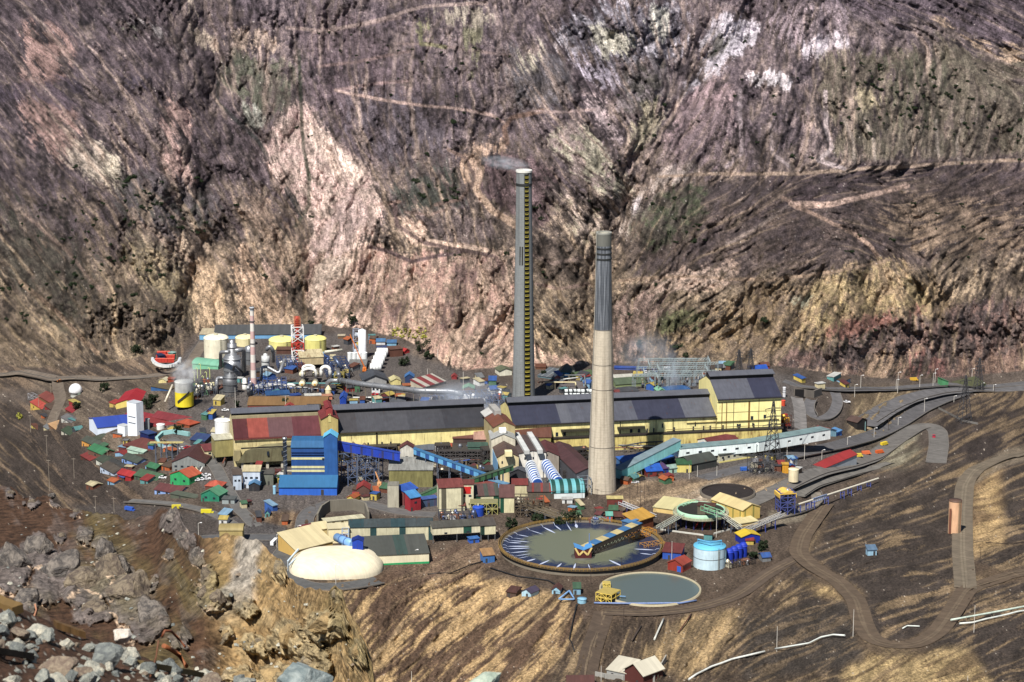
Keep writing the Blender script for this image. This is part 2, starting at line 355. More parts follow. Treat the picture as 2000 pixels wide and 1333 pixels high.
paint([(660,420),(690,380),(730,420),(700,480),(640,500),(600,500)],(176,152,144),8,1,.8)
paint([(600,20),(760,60),(830,200),(820,330),(700,300),(620,200),(590,60)],(92,78,84),16,1,.6)
paint([(690,150),(860,200),(870,300),(740,330),(680,240)],(82,76,84),20,.9,.4)
paint([(750,320),(880,330),(915,400),(770,420)],(84,76,74),16,.9,.5,other=(60,66,58))
paint([(815,380),(900,330),(915,340),(900,380),(850,400),(770,400),(780,378)],(44,52,44),5,1,.8)
line([(560,55),(640,60),(740,40),(830,12),(950,5)],5,(150,130,124),.8);line([(612,62),(700,50),(780,35)],7,(158,134,124),.6)
line([(655,178),(720,165),(800,158)],5,(150,124,118),.8);line([(690,185),(780,200),(870,210),(960,225),(985,240)],5,(158,132,120),.9)
line([(620,130),(700,120),(800,100)],5,(146,120,112),.7);line([(770,85),(850,88),(1000,110)],4,(140,118,110),.6)
for p in([(760,190),(765,230),(790,265)],[(775,70),(770,130),(768,180)],[(900,90),(898,140),(900,210)],[(965,10),(975,80),(968,200)],[(700,200),(710,290)]):
 line(p,7,(148,130,122),.6)
paint([(820,30),(850,30),(835,90),(822,90)],(110,112,70),4,1,.8);line([(822,86),(870,92)],7,(140,142,86),.7);paint([(910,30),(935,40),(925,150),(912,150)],(104,104,74),5,1,.9)
paint([(840,15),(950,5),(960,40),(880,45)],(140,132,112),8,1,.7)
paint([(900,300),(980,265),(1010,280),(960,300),(930,340),(920,380),(905,350)],(176,146,116),8,1.1,.4)
line([(1060,215),(1000,230),(985,250),(990,280)],9,(122,96,80),.9);line([(875,292),(910,310),(930,350),(900,390),(850,400)],6,(116,96,84),.9)
line([(940,330),(930,370),(960,410),(1005,440),(1030,450)],14,(176,148,122),.9)
paint([(940,320),(1020,290),(1080,330),(1060,440),(1010,430),(950,390)],(98,78,80),10,1,.5)
paint([(780,420),(960,410),(970,480),(870,475),(820,440)],(90,78,78),8,1.1,.4)
line([(735,400),(780,395)],6,(150,120,104),.8);line([(720,482),(760,492),(805,512),(860,500),(900,492)],6,(104,82,82),.95)
line([(770,400),(775,440),(830,475),(900,488),(960,500)],8,(110,88,84),.95);line([(790,415),(840,420),(880,405)],4,(140,116,104),.8)
paint([(780,430),(830,440),(850,470),(820,475),(780,455)],(186,158,136),5,1.1,.4)
line([(840,480),(900,478),(960,492),(1010,500)],8,(184,156,136),.9)
line([(1045,500),(1080,515),(1150,500)],6,(150,128,118),.8);line([(1045,555),(1090,565),(1150,555)],5,(146,120,110),.8)
paint([(1065,275),(1110,245),(1140,245),(1200,330),(1240,370),(1235,395),(1180,385),(1120,330)],(172,168,138),5,1.2,.8,other=(136,120,112))
paint([(1070,370),(1110,390),(1170,430),(1180,480),(1120,450)],(168,150,134),8,1,.9,other=(130,122,100))
paint([(1130,195),(1180,200),(1210,260),(1215,310),(1180,270),(1150,225)],(176,158,156),6,1,.5)
paint([(1060,90),(1110,130),(1130,190),(1060,210),(985,200),(985,90)],(100,94,92),12,1,.6,other=(84,82,86))
paint([(1010,90),(1040,80),(1050,120),(1020,130)],(158,152,128),6,.9,.9)
paint([(1080,40),(1180,15),(1330,0),(1345,110),(1220,130),(1150,130),(1100,100)],(92,90,102),14,1.1,.5,other=(150,148,156))
paint([(1150,60),(1200,35),(1245,80),(1235,110),(1190,95),(1165,120)],(186,184,160),5,1.2,.7)
paint([(1110,100),(1150,90),(1180,140),(1250,170),(1260,200),(1200,190),(1150,160)],(160,154,168),6,1,.9)
paint([(1255,0),(1300,10),(1320,60),(1300,90),(1265,60)],(176,176,160),5,1,.9)
paint([(1200,140),(1290,120),(1300,200),(1240,240),(1200,200)],(74,74,64),12,1,.5,other=(104,96,96))
paint([(1260,210),(1300,190),(1280,260),(1240,300),(1225,270)],(150,142,112),6,1,.9)
paint([(1395,30),(1470,45),(1475,75),(1440,110),(1400,150),(1350,195),(1315,215),(1330,180),(1370,130)],(184,180,188),4,1.3,.6)
paint([(1320,200),(1400,150),(1440,190),(1420,240),(1370,300),(1330,330),(1290,300)],(166,140,142),8,1.1,.7,other=(120,102,98))
paint([(1390,70),(1430,60),(1420,110),(1380,115)],(66,68,58),5,1.1,.4)
paint([(1230,400),(1300,330),(1350,310),(1370,330),(1300,380),(1250,430),(1200,480)],(166,152,140),6,1,.9)
paint([(1235,395),(1260,380),(1255,420),(1225,430)],(196,188,190),4,1,.9)
paint([(1340,220),(1420,210),(1450,320),(1330,330)],(112,96,100),10,.9,.8)
paint([(1455,150),(1500,143),(1545,150),(1545,172),(1500,165),(1470,175)],(196,190,192),3,1.3,.6)
paint([(1500,40),(1560,20),(1620,0),(1680,20),(1660,60),(1650,110),(1600,110),(1540,100)],(168,150,156),8,1.1,.8,other=(112,100,104))
paint([(1560,75),(1640,70),(1660,100),(1630,95),(1600,115),(1570,95)],(190,182,188),4,1.1,.9)
paint([(1600,110),(1640,120),(1700,110),(1860,70),(2010,110),(2010,300),(1850,310),(1640,310),(1612,220)],(112,102,84),10,1.1,.6,other=(94,88,70))
paint([(1665,180),(1725,185),(1720,215),(1670,215)],(156,144,106),6,1.1,.8)
paint([(1720,110),(1840,120),(1850,230),(1760,240),(1720,180)],(84,84,64),14,.9,.9)
paint([(1560,0),(1760,-60),(2300,-60),(2300,120),(2000,100),(1850,60),(1780,30),(1700,30)],(92,80,90),8,1.2,.6)
paint([(1800,35),(1880,65),(2000,100),(2000,118),(1920,98),(1860,72)],(170,144,112),4,1,.9)
line([(1612,180),(1614,250),(1625,290),(1600,315),(1650,330)],8,(158,144,142),.9);line([(1445,180),(1448,300),(1420,325)],7,(146,132,134),.8)
line([(1505,240),(1510,300),(1540,325)],6,(146,132,130),.8)
for x0,x1 in((1650,1665),(1690,1706),(1830,1830),(1880,1870)):line([(x0,235),(x1,270),(x1+3,315)],5,(158,146,130),.8)
paint([(1235,530),(1300,400),(1500,345),(1700,332),(1950,318),(2300,300),(2300,500),(1900,500),(1600,540),(1400,548)],(88,74,70),12,1.1,.6,other=(70,60,62))
paint([(1500,408),(1495,350),(1600,338),(1860,325),(1760,352),(1640,385)],(60,50,56),5,1.2,.3)
paint([(1320,370),(1500,345),(1500,395),(1340,392)],(62,54,56),8,1.1,.4)
paint([(1235,440),(1290,370),(1380,372),(1360,450),(1270,490)],(80,76,64),12,1.1,.6,other=(62,70,48))
line([(1290,345),(1400,340),(1560,340),(1700,330),(1850,320),(2000,312)],5,(150,130,108),.8)
line([(1555,405),(1620,400),(1690,385),(1770,362)],9,(178,148,130),.9);line([(1530,385),(1580,415),(1650,445),(1700,480),(1715,500)],7,(140,114,98),.8)
line([(1545,400),(1470,450),(1420,480)],6,(150,134,124),.6)
paint([(1700,400),(1860,390),(2000,420),(2000,500),(1800,480)],(126,106,84),16,.9,1.1)
line([(1210,548),(1330,540),(1420,545),(1500,548),(1640,530),(1740,508)],5,(146,122,98),.8)
paint([(1290,545),(1340,525),(1390,530),(1440,500),(1430,520),(1400,560),(1340,580),(1300,570),(1250,580),(1210,560)],(178,154,138),6,1.2,.6,other=(150,126,110))
paint([(1180,700),(1200,590),(1280,580),(1330,600),(1260,650),(1280,715)],(128,106,98),12,1,.8)
paint([(1300,650),(1480,560),(1640,545),(1700,525),(1760,520),(1840,560),(1870,610),(1830,640),(1780,620),(1660,650),(1560,685),(1440,700),(1330,690)],(150,126,92),8,1.2,.8,other=(104,88,74))
paint([(1600,540),(1740,512),(1800,560),(1830,630),(1760,600),(1680,610),(1600,660),(1560,640)],(176,154,104),8,1.1,.8,other=(140,118,88))
paint([(1540,590),(1600,585),(1580,605),(1560,605)],(160,164,140),4,1,.4)
paint([(1600,650),(1700,610),(1800,605),(1790,625),(1700,650),(1640,670)],(136,88,80),6,1.1,.6)
paint([(1300,610),(1350,600),(1390,615),(1330,650),(1300,655),(1285,640)],(88,96,58),6,1.2,.5)
paint([(1500,722),(1560,690),(1660,662),(1780,618),(1830,630),(1900,590),(2300,560),(2300,760),(1790,745),(1600,735)],(92,78,80),7,1.3,.4,other=(114,88,84))
paint([(1680,690),(1790,680),(1790,735),(1690,740)],(146,120,98),6,1,.6);paint([(1560,718),(1660,722),(1655,733),(1560,728)],(168,140,120),3,1.1,.3)
paint([(1760,705),(1830,690),(1850,740),(1770,740)],(128,82,80),8,1,.6);paint([(1850,700),(2000,690),(2000,740),(1880,735)],(110,86,74),10,.9,.6)
paint([(1610,716),(1645,712),(1650,718),(1625,727),(1612,724)],(20,18,24),2,1.3,.2);paint([(1822,655),(1850,650),(1872,655),(1850,660)],(24,20,22),2,1.2,.3)
tv=(N3*.7+.3)[...,None]
for T_,c_a,c_b,g_ in((T3,(190,166,148),(184,158,122),.75),(T1,(176,154,140),(174,148,116),.7)):
 g_=(T_*g_*up)[...,None];col=col*(1-g_)+(C(*c_a)*(1-t)+C(*c_b)*t)*(.7+.5*N1[...,None])*g_
g_=(np.maximum(T2*.7,T4*.6)*up)[...,None];col=col*(1-g_)+dark*g_
for p_,w_,c_ in(([(655,178),(690,185),(780,200),(870,210),(960,225),(985,240)],4,(176,150,136)),([(560,55),(640,60),(740,40),(830,12),(950,5)],5,(160,140,130)),([(1060,215),(1000,230),(985,250),(990,280)],7,(128,100,82)),([(875,292),(910,310),(930,350),(900,390),(850,400)],5,(112,92,82)),([(940,330),(930,370),(960,410),(1005,440),(1030,450)],11,(190,160,130)),([(770,400),(775,440),(830,475),(900,488),(960,500)],6,(96,78,76)),([(720,482),(760,492),(805,512),(860,500),(900,492)],5,(98,80,80)),([(780,425),(840,470),(920,484),(960,494)],5,(206,178,154)),([(1545,398),(1620,400),(1690,385),(1770,362)],8,(190,160,140)),([(1545,400),(1580,415),(1650,445),(1700,480),(1715,500)],6,(150,124,106)),([(1290,345),(1400,340),(1560,340),(1700,330),(1850,320),(2000,312)],5,(158,136,114)),([(1210,548),(1330,540),(1420,545),(1500,548),(1640,530),(1740,508)],4,(150,126,104)),([(600,500),(560,560),(545,640)],5,(150,126,110)),([(1612,180),(1614,250),(1625,290),(1600,315),(1650,330)],6,(166,152,148)),([(1160,215),(1100,220),(1040,215)],4,(160,138,130))):
 line(p_,w_,c_,.9,2,.25)
 # ---- down in the valley
vt=sstep(700,1333,VV)[...,None]
vb=C(82,73,68)*(1-vt)+C(78,64,52)*vt
vm=(0.65+0.35*N1+0.3*NP)[...,None]
lowm=sstep(0.4,0.9,low)[...,None]
col=col*(1-lowm)+vb*vm*lowm
def soil(pts,a,b,feather=10,src=None,lo=.42,hi=.62):
 """ground streaked with two soils"""
 global col
 m=(poly_mask(pts,feather,10)*low)[...,None]
 s=sstep(lo-.01,hi+.05,norm01(SV*.42+SW*.36+LF*0.12+N2*.35+N3*.3)if src is None else src)[...,None]
 tgt=(C(*a)*(1-s)+C(*b)*s)*(0.55+0.35*LF+0.25*N1+.3*NP)[...,None]
 col=col*(1-m)+tgt*m
soil([(-300,690),(330,690),(400,650),(330,740),(130,760),(-300,760)],(72,62,56),(110,92,76))
soil([(-300,760),(80,790),(180,880),(300,980),(420,1010),(420,1500),(-300,1500)],(60,52,48),(96,80,66),lo=.55,hi=.75)
soil([(600,1150),(760,1120),(900,1090),(950,1130),(1150,1180),(1100,1333),(600,1500),(560,1250)],(86,66,52),(168,138,92),lo=.42,hi=.7)
soil([(760,1110),(950,1050),(990,1060),(960,1110),(800,1150)],(92,72,60),(110,90,72))
soil([(1150,1190),(1400,1185),(1550,1120),(1600,1180),(1720,1333),(1700,1500),(1000,1500),(1080,1300)],(72,60,50),(124,104,76),lo=.58,hi=.78)
soil([(1330,1200),(1440,1160),(1450,1230),(1340,1330),(1250,1280)],(110,92,66),(156,130,88),lo=.4,hi=.6)
soil([(1560,1180),(1540,1090),(1600,1010),(1660,950),(1860,900),(2300,820),(2300,1500),(1700,1500)],(62,54,50),(120,100,74),lo=.62,hi=.82)
soil([(1880,920),(1960,900),(1960,1070),(1890,1080),(1900,1000)],(120,96,66),(160,132,86),lo=.4,hi=.6)
soil([(1560,1140),(1650,1140),(1700,1170),(1620,1170)],(120,98,66),(160,134,86));soil([(1660,1270),(1900,1270),(1950,1340),(1640,1350)],(110,90,62),(158,134,88))
soil([(1440,1200),(1660,1170),(1690,1290),(1450,1333)],(60,54,50),(92,78,62),lo=.55)
soil([(1180,955),(1260,925),(1480,925),(1600,935),(1380,1000),(1230,990)],(110,92,74),(150,128,100),lo=.4,hi=.6)
soil([(1660,760),(1800,760),(1720,860),(1660,850)],(96,82,64),(140,122,92));soil([(1700,880),(1790,830),(1800,905),(1720,910)],(120,116,98),(84,78,66),lo=.4,hi=.6)
soil([(1820,890),(1830,830),(1860,760),(1900,760),(2300,740),(2300,900),(1880,900)],(58,50,48),(112,94,72),lo=.6,hi=.8)
soil([(780,680),(820,690),(950,760),(860,750),(790,740)],(92,80,72),(120,104,90));soil([(480,1010),(560,965),(640,970),(600,1040)],(92,72,56),(122,100,76))
soil([(1290,985),(1400,940),(1420,950),(1330,1000)],(170,158,140),(130,112,94));soil([(60,740),(330,740),(330,860),(200,900)],(78,68,60),(100,88,76))
def slab(pts,c,feather=3,k=1.0):
 global col
 m=(poly_mask(pts,feather,2)*k)[...,None];col=col*(1-m)+C(*c)*(0.88+0.2*N1+0.08*LF)[...,None]*m
bk=np.clip(bank,0,1)
g_=(np.maximum(T1,T3)*.8*bk)[...,None];col=col*(1-g_)+C(146,122,90)*g_;g_=(np.maximum(T2,T4)*.8*bk)[...,None];col=col*(1-g_)+C(48,40,36)*g_
slab([(395,655),(700,650),(800,690),(960,745),(1010,760),(1400,720),(1560,735),(1560,880),(1700,860),(1600,930),(1200,940),(900,1010),(620,1000),(440,1000),(330,880),(330,780),(350,700)],(84,80,80),6,.9)
slab([(330,1010),(420,1000),(560,1030),(560,1100),(540,1140),(420,1060),(300,1050),(230,990)],(74,72,74));slab([(130,985),(300,985),(480,1030),(330,1060),(200,1020)],(70,64,62),5)
slab([(1500,1000),(1620,985),(1620,1010),(1500,1030)],(112,104,90),4);slab([(1600,985),(1560,1030),(1545,1080),(1600,1070),(1625,1000)],(84,70,56),5)
line([(1600,1000),(1575,1050),(1560,1090),(1640,1140),(1675,1180),(1690,1250),(1730,1270),(1790,1262),(1840,1220),(1880,1150),(1880,1050)],28,(90,74,58),.9,8)
line([(1575,1050),(1558,1085),(1640,1140),(1675,1180),(1690,1250),(1730,1270),(1790,1262),(1835,1215)],4,(132,112,84),.7,3)
line([(1600,1040),(1572,1085),(1650,1137),(1687,1180),(1700,1245),(1735,1262)],3,(132,112,84),.6,3)
line([(1880,1100),(1960,1130),(2060,1110)],22,(86,70,56),.9,6);line([(1880,1150),(1875,1060),(1880,1000),(1885,940),(1960,895),(2060,870)],26,(118,106,90),.9,6)
line([(1885,1170),(1880,1060)],30,(76,60,48),1,6);line([(1500,1110),(1440,1170),(1330,1190),(1150,1195)],30,(80,66,56),.9,10)
line([(1190,1190),(1160,1250),(1150,1333)],40,(88,72,58),.8,14)
st=(SPK>0.997)&(low>0.5)&(NP>0.55);col[st]=C(168,160,148);
st2=(SPK<0.002)&(up>0.5);col[st2]=C(176,166,156)
st3=(SPK>0.01)&(SPK<0.02)&(up>0.5)&(N2>.5);col[st3]=C(46,46,48)
lum=(col*np.array([.3,.55,.15])).sum(-1,keepdims=True)
tt=sstep(250,800,VV)[...,None]
col=lum*(np.array([1.0,.95,.99])*(1-tt)+np.array([1.04,.98,.92])*tt)+(col-lum)*0.72
con=((0.24*LM+0.32*LF)*(.5+.5*MOD)+.25*NF+0.35*NP+.25*N3-.2*F1-.15*F2)[...,None];con=0.30+0.98*norm01(con[...,0])[...,None]  # contrast pass: mottled tones, plus gully shade darkened into the colour
col=col*(con*(up[...,None])+(1-up[...,None])*(0.8+0.25*NP[...,None]+.15*LF[...,None]))
col=np.clip(col*.86,0.004,0.85)
def sheet(name,X,Yy,Z,colour,mat,skip=None):
 nv,nu=X.shape
 me=bpy.data.meshes.new(name)
 co=np.stack([X,Yy,Z],-1).reshape(-1,3).astype(np.float32)
 i=np.arange(nv-1)[:,None]*nu+np.arange(nu-1)[None,:]
 q=np.stack([i,i+nu,i+nu+1,i+1],-1).reshape(-1,4)
 if skip is not None:q=q[~skip.reshape(-1)]
 me.vertices.add(len(co));me.vertices.foreach_set('co',co.ravel())
 me.loops.add(q.size);me.loops.foreach_set('vertex_index',q.ravel().astype(np.int32))
 me.polygons.add(len(q));me.polygons.foreach_set('loop_start',(np.arange(len(q))*4).astype(np.int32))
 me.polygons.foreach_set('loop_total',np.full(len(q),4,np.int32))
 me.update(calc_edges=True)
 at=me.color_attributes.new('rock','FLOAT_COLOR','POINT')
 c4=np.ones((len(co),4),np.float32);c4[:,:3]=colour.reshape(-1,3);at.data.foreach_set('color',c4.ravel())
 me.polygons.foreach_set('use_smooth',np.ones(len(q),bool))
 me.materials.append(mat)
 o=bpy.data.objects.new(name,me);COL.objects.link(o);return o
def rock_mat(name,s1,s2,bump,dist):
 m=bpy.data.materials.new(name);m.use_nodes=True;n=m.node_tree.nodes;l=m.node_tree.links
 b=n['Principled BSDF'];b.inputs['Roughness'].default_value=0.95
 b.inputs['Specular IOR Level'].default_value=0.15
 a=n.new('ShaderNodeAttribute');a.attribute_name='rock'
 g=n.new('ShaderNodeNewGeometry')
 t1=n.new('ShaderNodeTexNoise');t1.inputs['Scale'].default_value=s1;t1.inputs['Detail'].default_value=6;t1.inputs['Roughness'].default_value=0.7
 t2=n.new('ShaderNodeTexVoronoi');t2.inputs['Scale'].default_value=s2
 l.new(g.outputs['Position'],t1.inputs['Vector']);l.new(g.outputs['Position'],t2.inputs['Vector'])
 r=n.new('ShaderNodeMapRange');r.inputs[1].default_value=0.36;r.inputs[2].default_value=0.64;r.inputs[3].default_value=0.42;r.inputs[4].default_value=1.6
 l.new(t1.outputs['Fac'],r.inputs[0])
 mu=n.new('ShaderNodeVectorMath');mu.operation='SCALE';l.new(a.outputs['Color'],mu.inputs[0]);l.new(r.outputs[0],mu.inputs['Scale'])
 l.new(mu.outputs[0],b.inputs['Base Color'])
 ad=n.new('ShaderNodeMath');ad.operation='MULTIPLY_ADD';ad.inputs[1].default_value=0.5
 l.new(t2.outputs['Distance'],ad.inputs[0]);l.new(t1.outputs['Fac'],ad.inputs[2])
 bp=n.new('ShaderNodeBump');bp.inputs['Strength'].default_value=bump;bp.inputs['Distance'].default_value=dist
 l.new(ad.outputs[0],bp.inputs['Height']);l.new(bp.outputs[0],b.inputs['Normal'])
 return m
M_GROUND=rock_mat('ground_rock',0.8,0.9,0.9,0.7)
ground=sheet('ground_terrain',PX,PY,PZ,col,M_GROUND);ground['kind']='structure';ground['label']='valley floor and the streaked bare mountainside behind the smelter'
# ---------------------------------------------------------------- builders
_MATS={}
def mat(c,var=0.12,dirt=0.25,rust=0.0,axis='w',panel=2.4,rough=0.6,metal=0.0,stripes=None,name=None,emit=None,alpha=None):
 """sheet metal, plaster or paint: panel-to-panel variation, run-down dirt and rust, all from noise"""
 key=(tuple(c),var,dirt,rust,axis,panel,rough,metal,str(stripes))
 if key in _MATS:return _MATS[key]
 g_=sum(c)/3;kf=.71 if axis!='w' else .90;c=[x*kf+g_*.10+2 for x in c]
 if stripes:g_=sum(stripes[0])/3;stripes=([x*kf+g_*.07+2 for x in stripes[0]],)+tuple(stripes[1:])
 m=bpy.data.materials.new(name or 'surface_%d'%len(_MATS));m.use_nodes=True
 n=m.node_tree.nodes;l=m.node_tree.links;b=n['Principled BSDF']
 b.inputs['Roughness'].default_value=rough;b.inputs['Metallic'].default_value=metal;b.inputs['Specular IOR Level'].default_value=0.3
 tc=n.new('ShaderNodeTexCoord');sp=n.new('ShaderNodeSeparateXYZ');l.new(tc.outputs['Object'],sp.inputs[0])
 def math_(op,a,bb=None,cc=None):
  q=n.new('ShaderNodeMath');q.operation=op
  for i,v in enumerate((a,bb,cc)):
   if v is None:continue
   if hasattr(v,'links')or hasattr(v,'node'):l.new(v,q.inputs[i])
   else:q.inputs[i].default_value=v
  return q.outputs[0]
 if axis=='x':ax=sp.outputs[0]
 elif axis=='y':ax=sp.outputs[1]
 else:ax=math_('ADD',sp.outputs[0],sp.outputs[1])
 fl=math_('FLOOR',math_('DIVIDE',ax,panel))
 wn=n.new('ShaderNodeTexWhiteNoise');wn.noise_dimensions='1D';l.new(fl,wn.inputs['W'])
 cb=n.new('ShaderNodeCombineXYZ')
 l.new(math_('MULTIPLY',ax,0.9),cb.inputs[0])
 dn=math_('MULTIPLY',math_('ADD',sp.outputs[2],sp.outputs[1]if axis=='x' else sp.outputs[0]if axis=='y' else 0.0),0.10);l.new(dn,cb.inputs[1])
 ns=n.new('ShaderNodeTexNoise');ns.inputs['Scale'].default_value=1.0;ns.inputs['Detail'].default_value=5;ns.inputs['Roughness'].default_value=0.65
 l.new(cb.outputs[0],ns.inputs['Vector'])
 nb=n.new('ShaderNodeTexNoise');nb.inputs['Scale'].default_value=0.22;nb.inputs['Detail'].default_value=5;l.new(tc.outputs['Object'],nb.inputs['Vector'])
 rgb=n.new('ShaderNodeRGB');rgb.outputs[0].default_value=(*lin(c),1)
 src=rgb.outputs[0]
 if stripes:
  c2,per,share=stripes
  fr=math_('FRACT',math_('DIVIDE',ax,per));g=math_('LESS_THAN',fr,share)
  mx=n.new('ShaderNodeMix');mx.data_type='RGBA';l.new(g,mx.inputs[0]);l.new(src,mx.inputs[6]);mx.inputs[7].default_value=(*lin(c2),1);src=mx.outputs[2]
 f=math_('MULTIPLY_ADD',wn.outputs[0],var,1-var/2)
 f2=n.new('ShaderNodeMapRange');f2.inputs[1].default_value=0.35;f2.inputs[2].default_value=0.7;f2.inputs[3].default_value=1.0;f2.inputs[4].default_value=1-dirt
 l.new(ns.outputs['Fac'],f2.inputs[0])
 f3=n.new('ShaderNodeMapRange');f3.inputs[1].default_value=0.3;f3.inputs[2].default_value=0.75;f3.inputs[3].default_value=1+dirt*0.3;f3.inputs[4].default_value=1-dirt*0.7
 l.new(nb.outputs['Fac'],f3.inputs[0])
 tot=math_('MULTIPLY',math_('MULTIPLY',f,f2.outputs[0]),f3.outputs[0])
 sc=n.new('ShaderNodeVectorMath');sc.operation='SCALE';l.new(src,sc.inputs[0]);l.new(tot,sc.inputs['Scale'])
 out=sc.outputs[0]
 if rust>0:
  rr=n.new('ShaderNodeMapRange');rr.inputs[1].default_value=0.62-0.25*rust;rr.inputs[2].default_value=0.74-0.2*rust;l.new(ns.outputs['Fac'],rr.inputs[0])
  r2=n.new('ShaderNodeMapRange');r2.inputs[1].default_value=0.42;r2.inputs[2].default_value=0.6;l.new(nb.outputs['Fac'],r2.inputs[0])
  rf=math_('MULTIPLY',math_('MULTIPLY',rr.outputs[0],r2.outputs[0]),0.85)
  mx=n.new('ShaderNodeMix');mx.data_type='RGBA';l.new(rf,mx.inputs[0]);l.new(out,mx.inputs[6]);mx.inputs[7].default_value=(*lin((104,62,38)),1);out=mx.outputs[2]
 l.new(out,b.inputs['Base Color'])
 wv=math_('SINE',math_('MULTIPLY',ax,2*math.pi/0.6))
 bp=n.new('ShaderNodeBump');bp.inputs['Strength'].default_value=0.25;bp.inputs['Distance'].default_value=0.05;l.new(wv,bp.inputs['Height']);l.new(bp.outputs[0],b.inputs['Normal'])
 _MATS[key]=m
 return m
def plain(c,rough=0.6,metal=0.0,var=0.04,dirt=0.15):return mat(c,var,dirt,0,'w',3.1,rough,metal)
class MB:
 def __init__(s):s.v=[];s.f=[]
 def add(s,vs,fs):
  o=len(s.v);s.v+=[tuple(p)for p in vs];s.f+=[tuple(i+o for i in f)for f in fs];return s
 def box(s,x0,x1,y0,y1,z0,z1):
  return s.add([(x0,y0,z0),(x1,y0,z0),(x1,y1,z0),(x0,y1,z0),(x0,y0,z1),(x1,y0,z1),(x1,y1,z1),(x0,y1,z1)],[(0,3,2,1),(4,5,6,7),(0,1,5,4),(1,2,6,5),(2,3,7,6),(3,0,4,7)])
 def prism(s,poly,y0,y1):
  n=len(poly)
  return s.add([(x,y0,z)for x,z in poly]+[(x,y1,z)for x,z in poly],[tuple(range(n)),tuple(range(2*n-1,n-1,-1))]+[(i,i+n,(i+1)%n+n,(i+1)%n)for i in range(n)])
 def prismx(s,poly,x0,x1):
  n=len(poly)
  return s.add([(x0,y,z)for y,z in poly]+[(x1,y,z)for y,z in poly],[tuple(range(n-1,-1,-1)),tuple(range(n,2*n))]+[(i,(i+1)%n,(i+1)%n+n,i+n)for i in range(n)])
 def prismz(s,poly,z0,z1):
  n=len(poly)
  return s.add([(x,y,z0)for x,y in poly]+[(x,y,z1)for x,y in poly],[tuple(range(n-1,-1,-1)),tuple(range(n,2*n))]+[(i,(i+1)%n,(i+1)%n+n,i+n)for i in range(n)])
 def beam(s,p,q,w=0.3,h=None):
  p=Vector(p);q=Vector(q);d=q-p
  if d.length<1e-6:return s
  h=h or w;d.normalize();a=d.cross(Vector((0,0,1)))
  a=Vector((1,0,0))if a.length<0.02 else a.normalized();b=a.cross(d).normalized()
  vs=[e+a*sx*w/2+b*sy*h/2 for e in(p,q)for sx,sy in((-1,-1),(1,-1),(1,1),(-1,1))]
  return s.add(vs,[(0,1,2,3),(7,6,5,4),(0,4,5,1),(1,5,6,2),(2,6,7,3),(3,7,4,0)])
 def tube(s,pts,r,n=10,cap=True):
  pts=[Vector(p)for p in pts];rs=r if isinstance(r,(list,tuple))else[r]*len(pts);vs=[];fs=[]
  for i,p in enumerate(pts):
   d=(pts[min(i+1,len(pts)-1)]-pts[max(i-1,0)]).normalized()
   a=d.cross(Vector((0,0,1)));a=Vector((1,0,0))if a.length<0.05 else a.normalized();b=a.cross(d).normalized()
   for k in range(n):
    t=2*math.pi*k/n;vs.append(p+(a*math.cos(t)+b*math.sin(t))*rs[i])
  for i in range(len(pts)-1):
   for k in range(n):
    fs.append((i*n+k,i*n+(k+1)%n,(i+1)*n+(k+1)%n,(i+1)*n+k))
  if cap:fs.append(tuple(range(n-1,-1,-1)));fs.append(tuple(range((len(pts)-1)*n,len(pts)*n)))
  return s.add(vs,fs)
 def lathe(s,prof,n=32,cx=0,cy=0,sx=1,sy=1,cap=False):
  vs=[(cx+r*sx*math.cos(2*math.pi*k/n),cy+r*sy*math.sin(2*math.pi*k/n),z)for r,z in prof for k in range(n)]
  fs=[(i*n+k,i*n+(k+1)%n,(i+1)*n+(k+1)%n,(i+1)*n+k)for i in range(len(prof)-1)for k in range(n)]
  if cap and prof[0][0]>0.01:fs.append(tuple(range(n-1,-1,-1)))
  if cap and prof[-1][0]>0.01:fs.append(tuple(range((len(prof)-1)*n,len(prof)*n)))
  return s.add(vs,fs)
 def build(s,name,m,parent=None,smooth=False,loc=None):
  me=bpy.data.meshes.new(name);me.from_pydata(s.v,[],s.f);me.materials.append(m)
  if smooth:
   me.polygons.foreach_set('use_smooth',[len(p.vertices)==4 for p in me.polygons])
  o=bpy.data.objects.new(name,me);COL.objects.link(o)
  if parent is not None:o.parent=parent
  if loc is not None:o.location=loc
  return o
def tag(o,label,cat,group=None,kind=None):
 o['label']=label;o['category']=cat
 if group:o['group']=group
 if kind:o['kind']=kind
 return o
def root(name,loc,rz,label,cat,group=None):
 o=bpy.data.objects.new(name,None);COL.objects.link(o);o.location=loc;o.rotation_euler=(0,0,rz);o.empty_display_size=1
 return tag(o,label,cat,group)
_KIDS={}
def kids(o):
 return[c for c in COL.objects if c.parent==o]
def dup(r0,loc,rz,label=None,sc=None,ch=None):
 r=r0.copy();COL.objects.link(r);r.location=loc;r.rotation_euler=(0,0,rz)
 if label:r['label']=label
 if sc:r.scale=(sc,sc,sc)if not isinstance(sc,tuple)else sc
 for c0 in(ch if ch is not None else kids(r0)):
  c=c0.copy();COL.objects.link(c);c.parent=r
  for g0 in(kids(c0)if ch is None else[]):
   g=g0.copy();COL.objects.link(g);g.parent=c
 return r
def mpp(p):return(p.y*CP-(p.z-H)*SP)/FPX
def frame2(p1,p2,d,z=None):
 a=G(*p1,z=z);b=G(*p2,z=z);zb=min(a.z,b.z)
 dx,dy=b.x-a.x,b.y-a.y;L=math.hypot(dx,dy);rz=math.atan2(dy,dx)
 nx,ny=-math.sin(rz),math.cos(rz)
 c=Vector(((a.x+b.x)/2+nx*d/2,(a.y+b.y)/2+ny*d/2,zb))
 return c,rz,L
GLASS=mat((38,46,56),0.0,0.1,rough=0.2);DOORM=mat((62,60,60),0.0,0.2)
def slab_roof(mb,pts_lo,pts_hi,th=0.3):pass
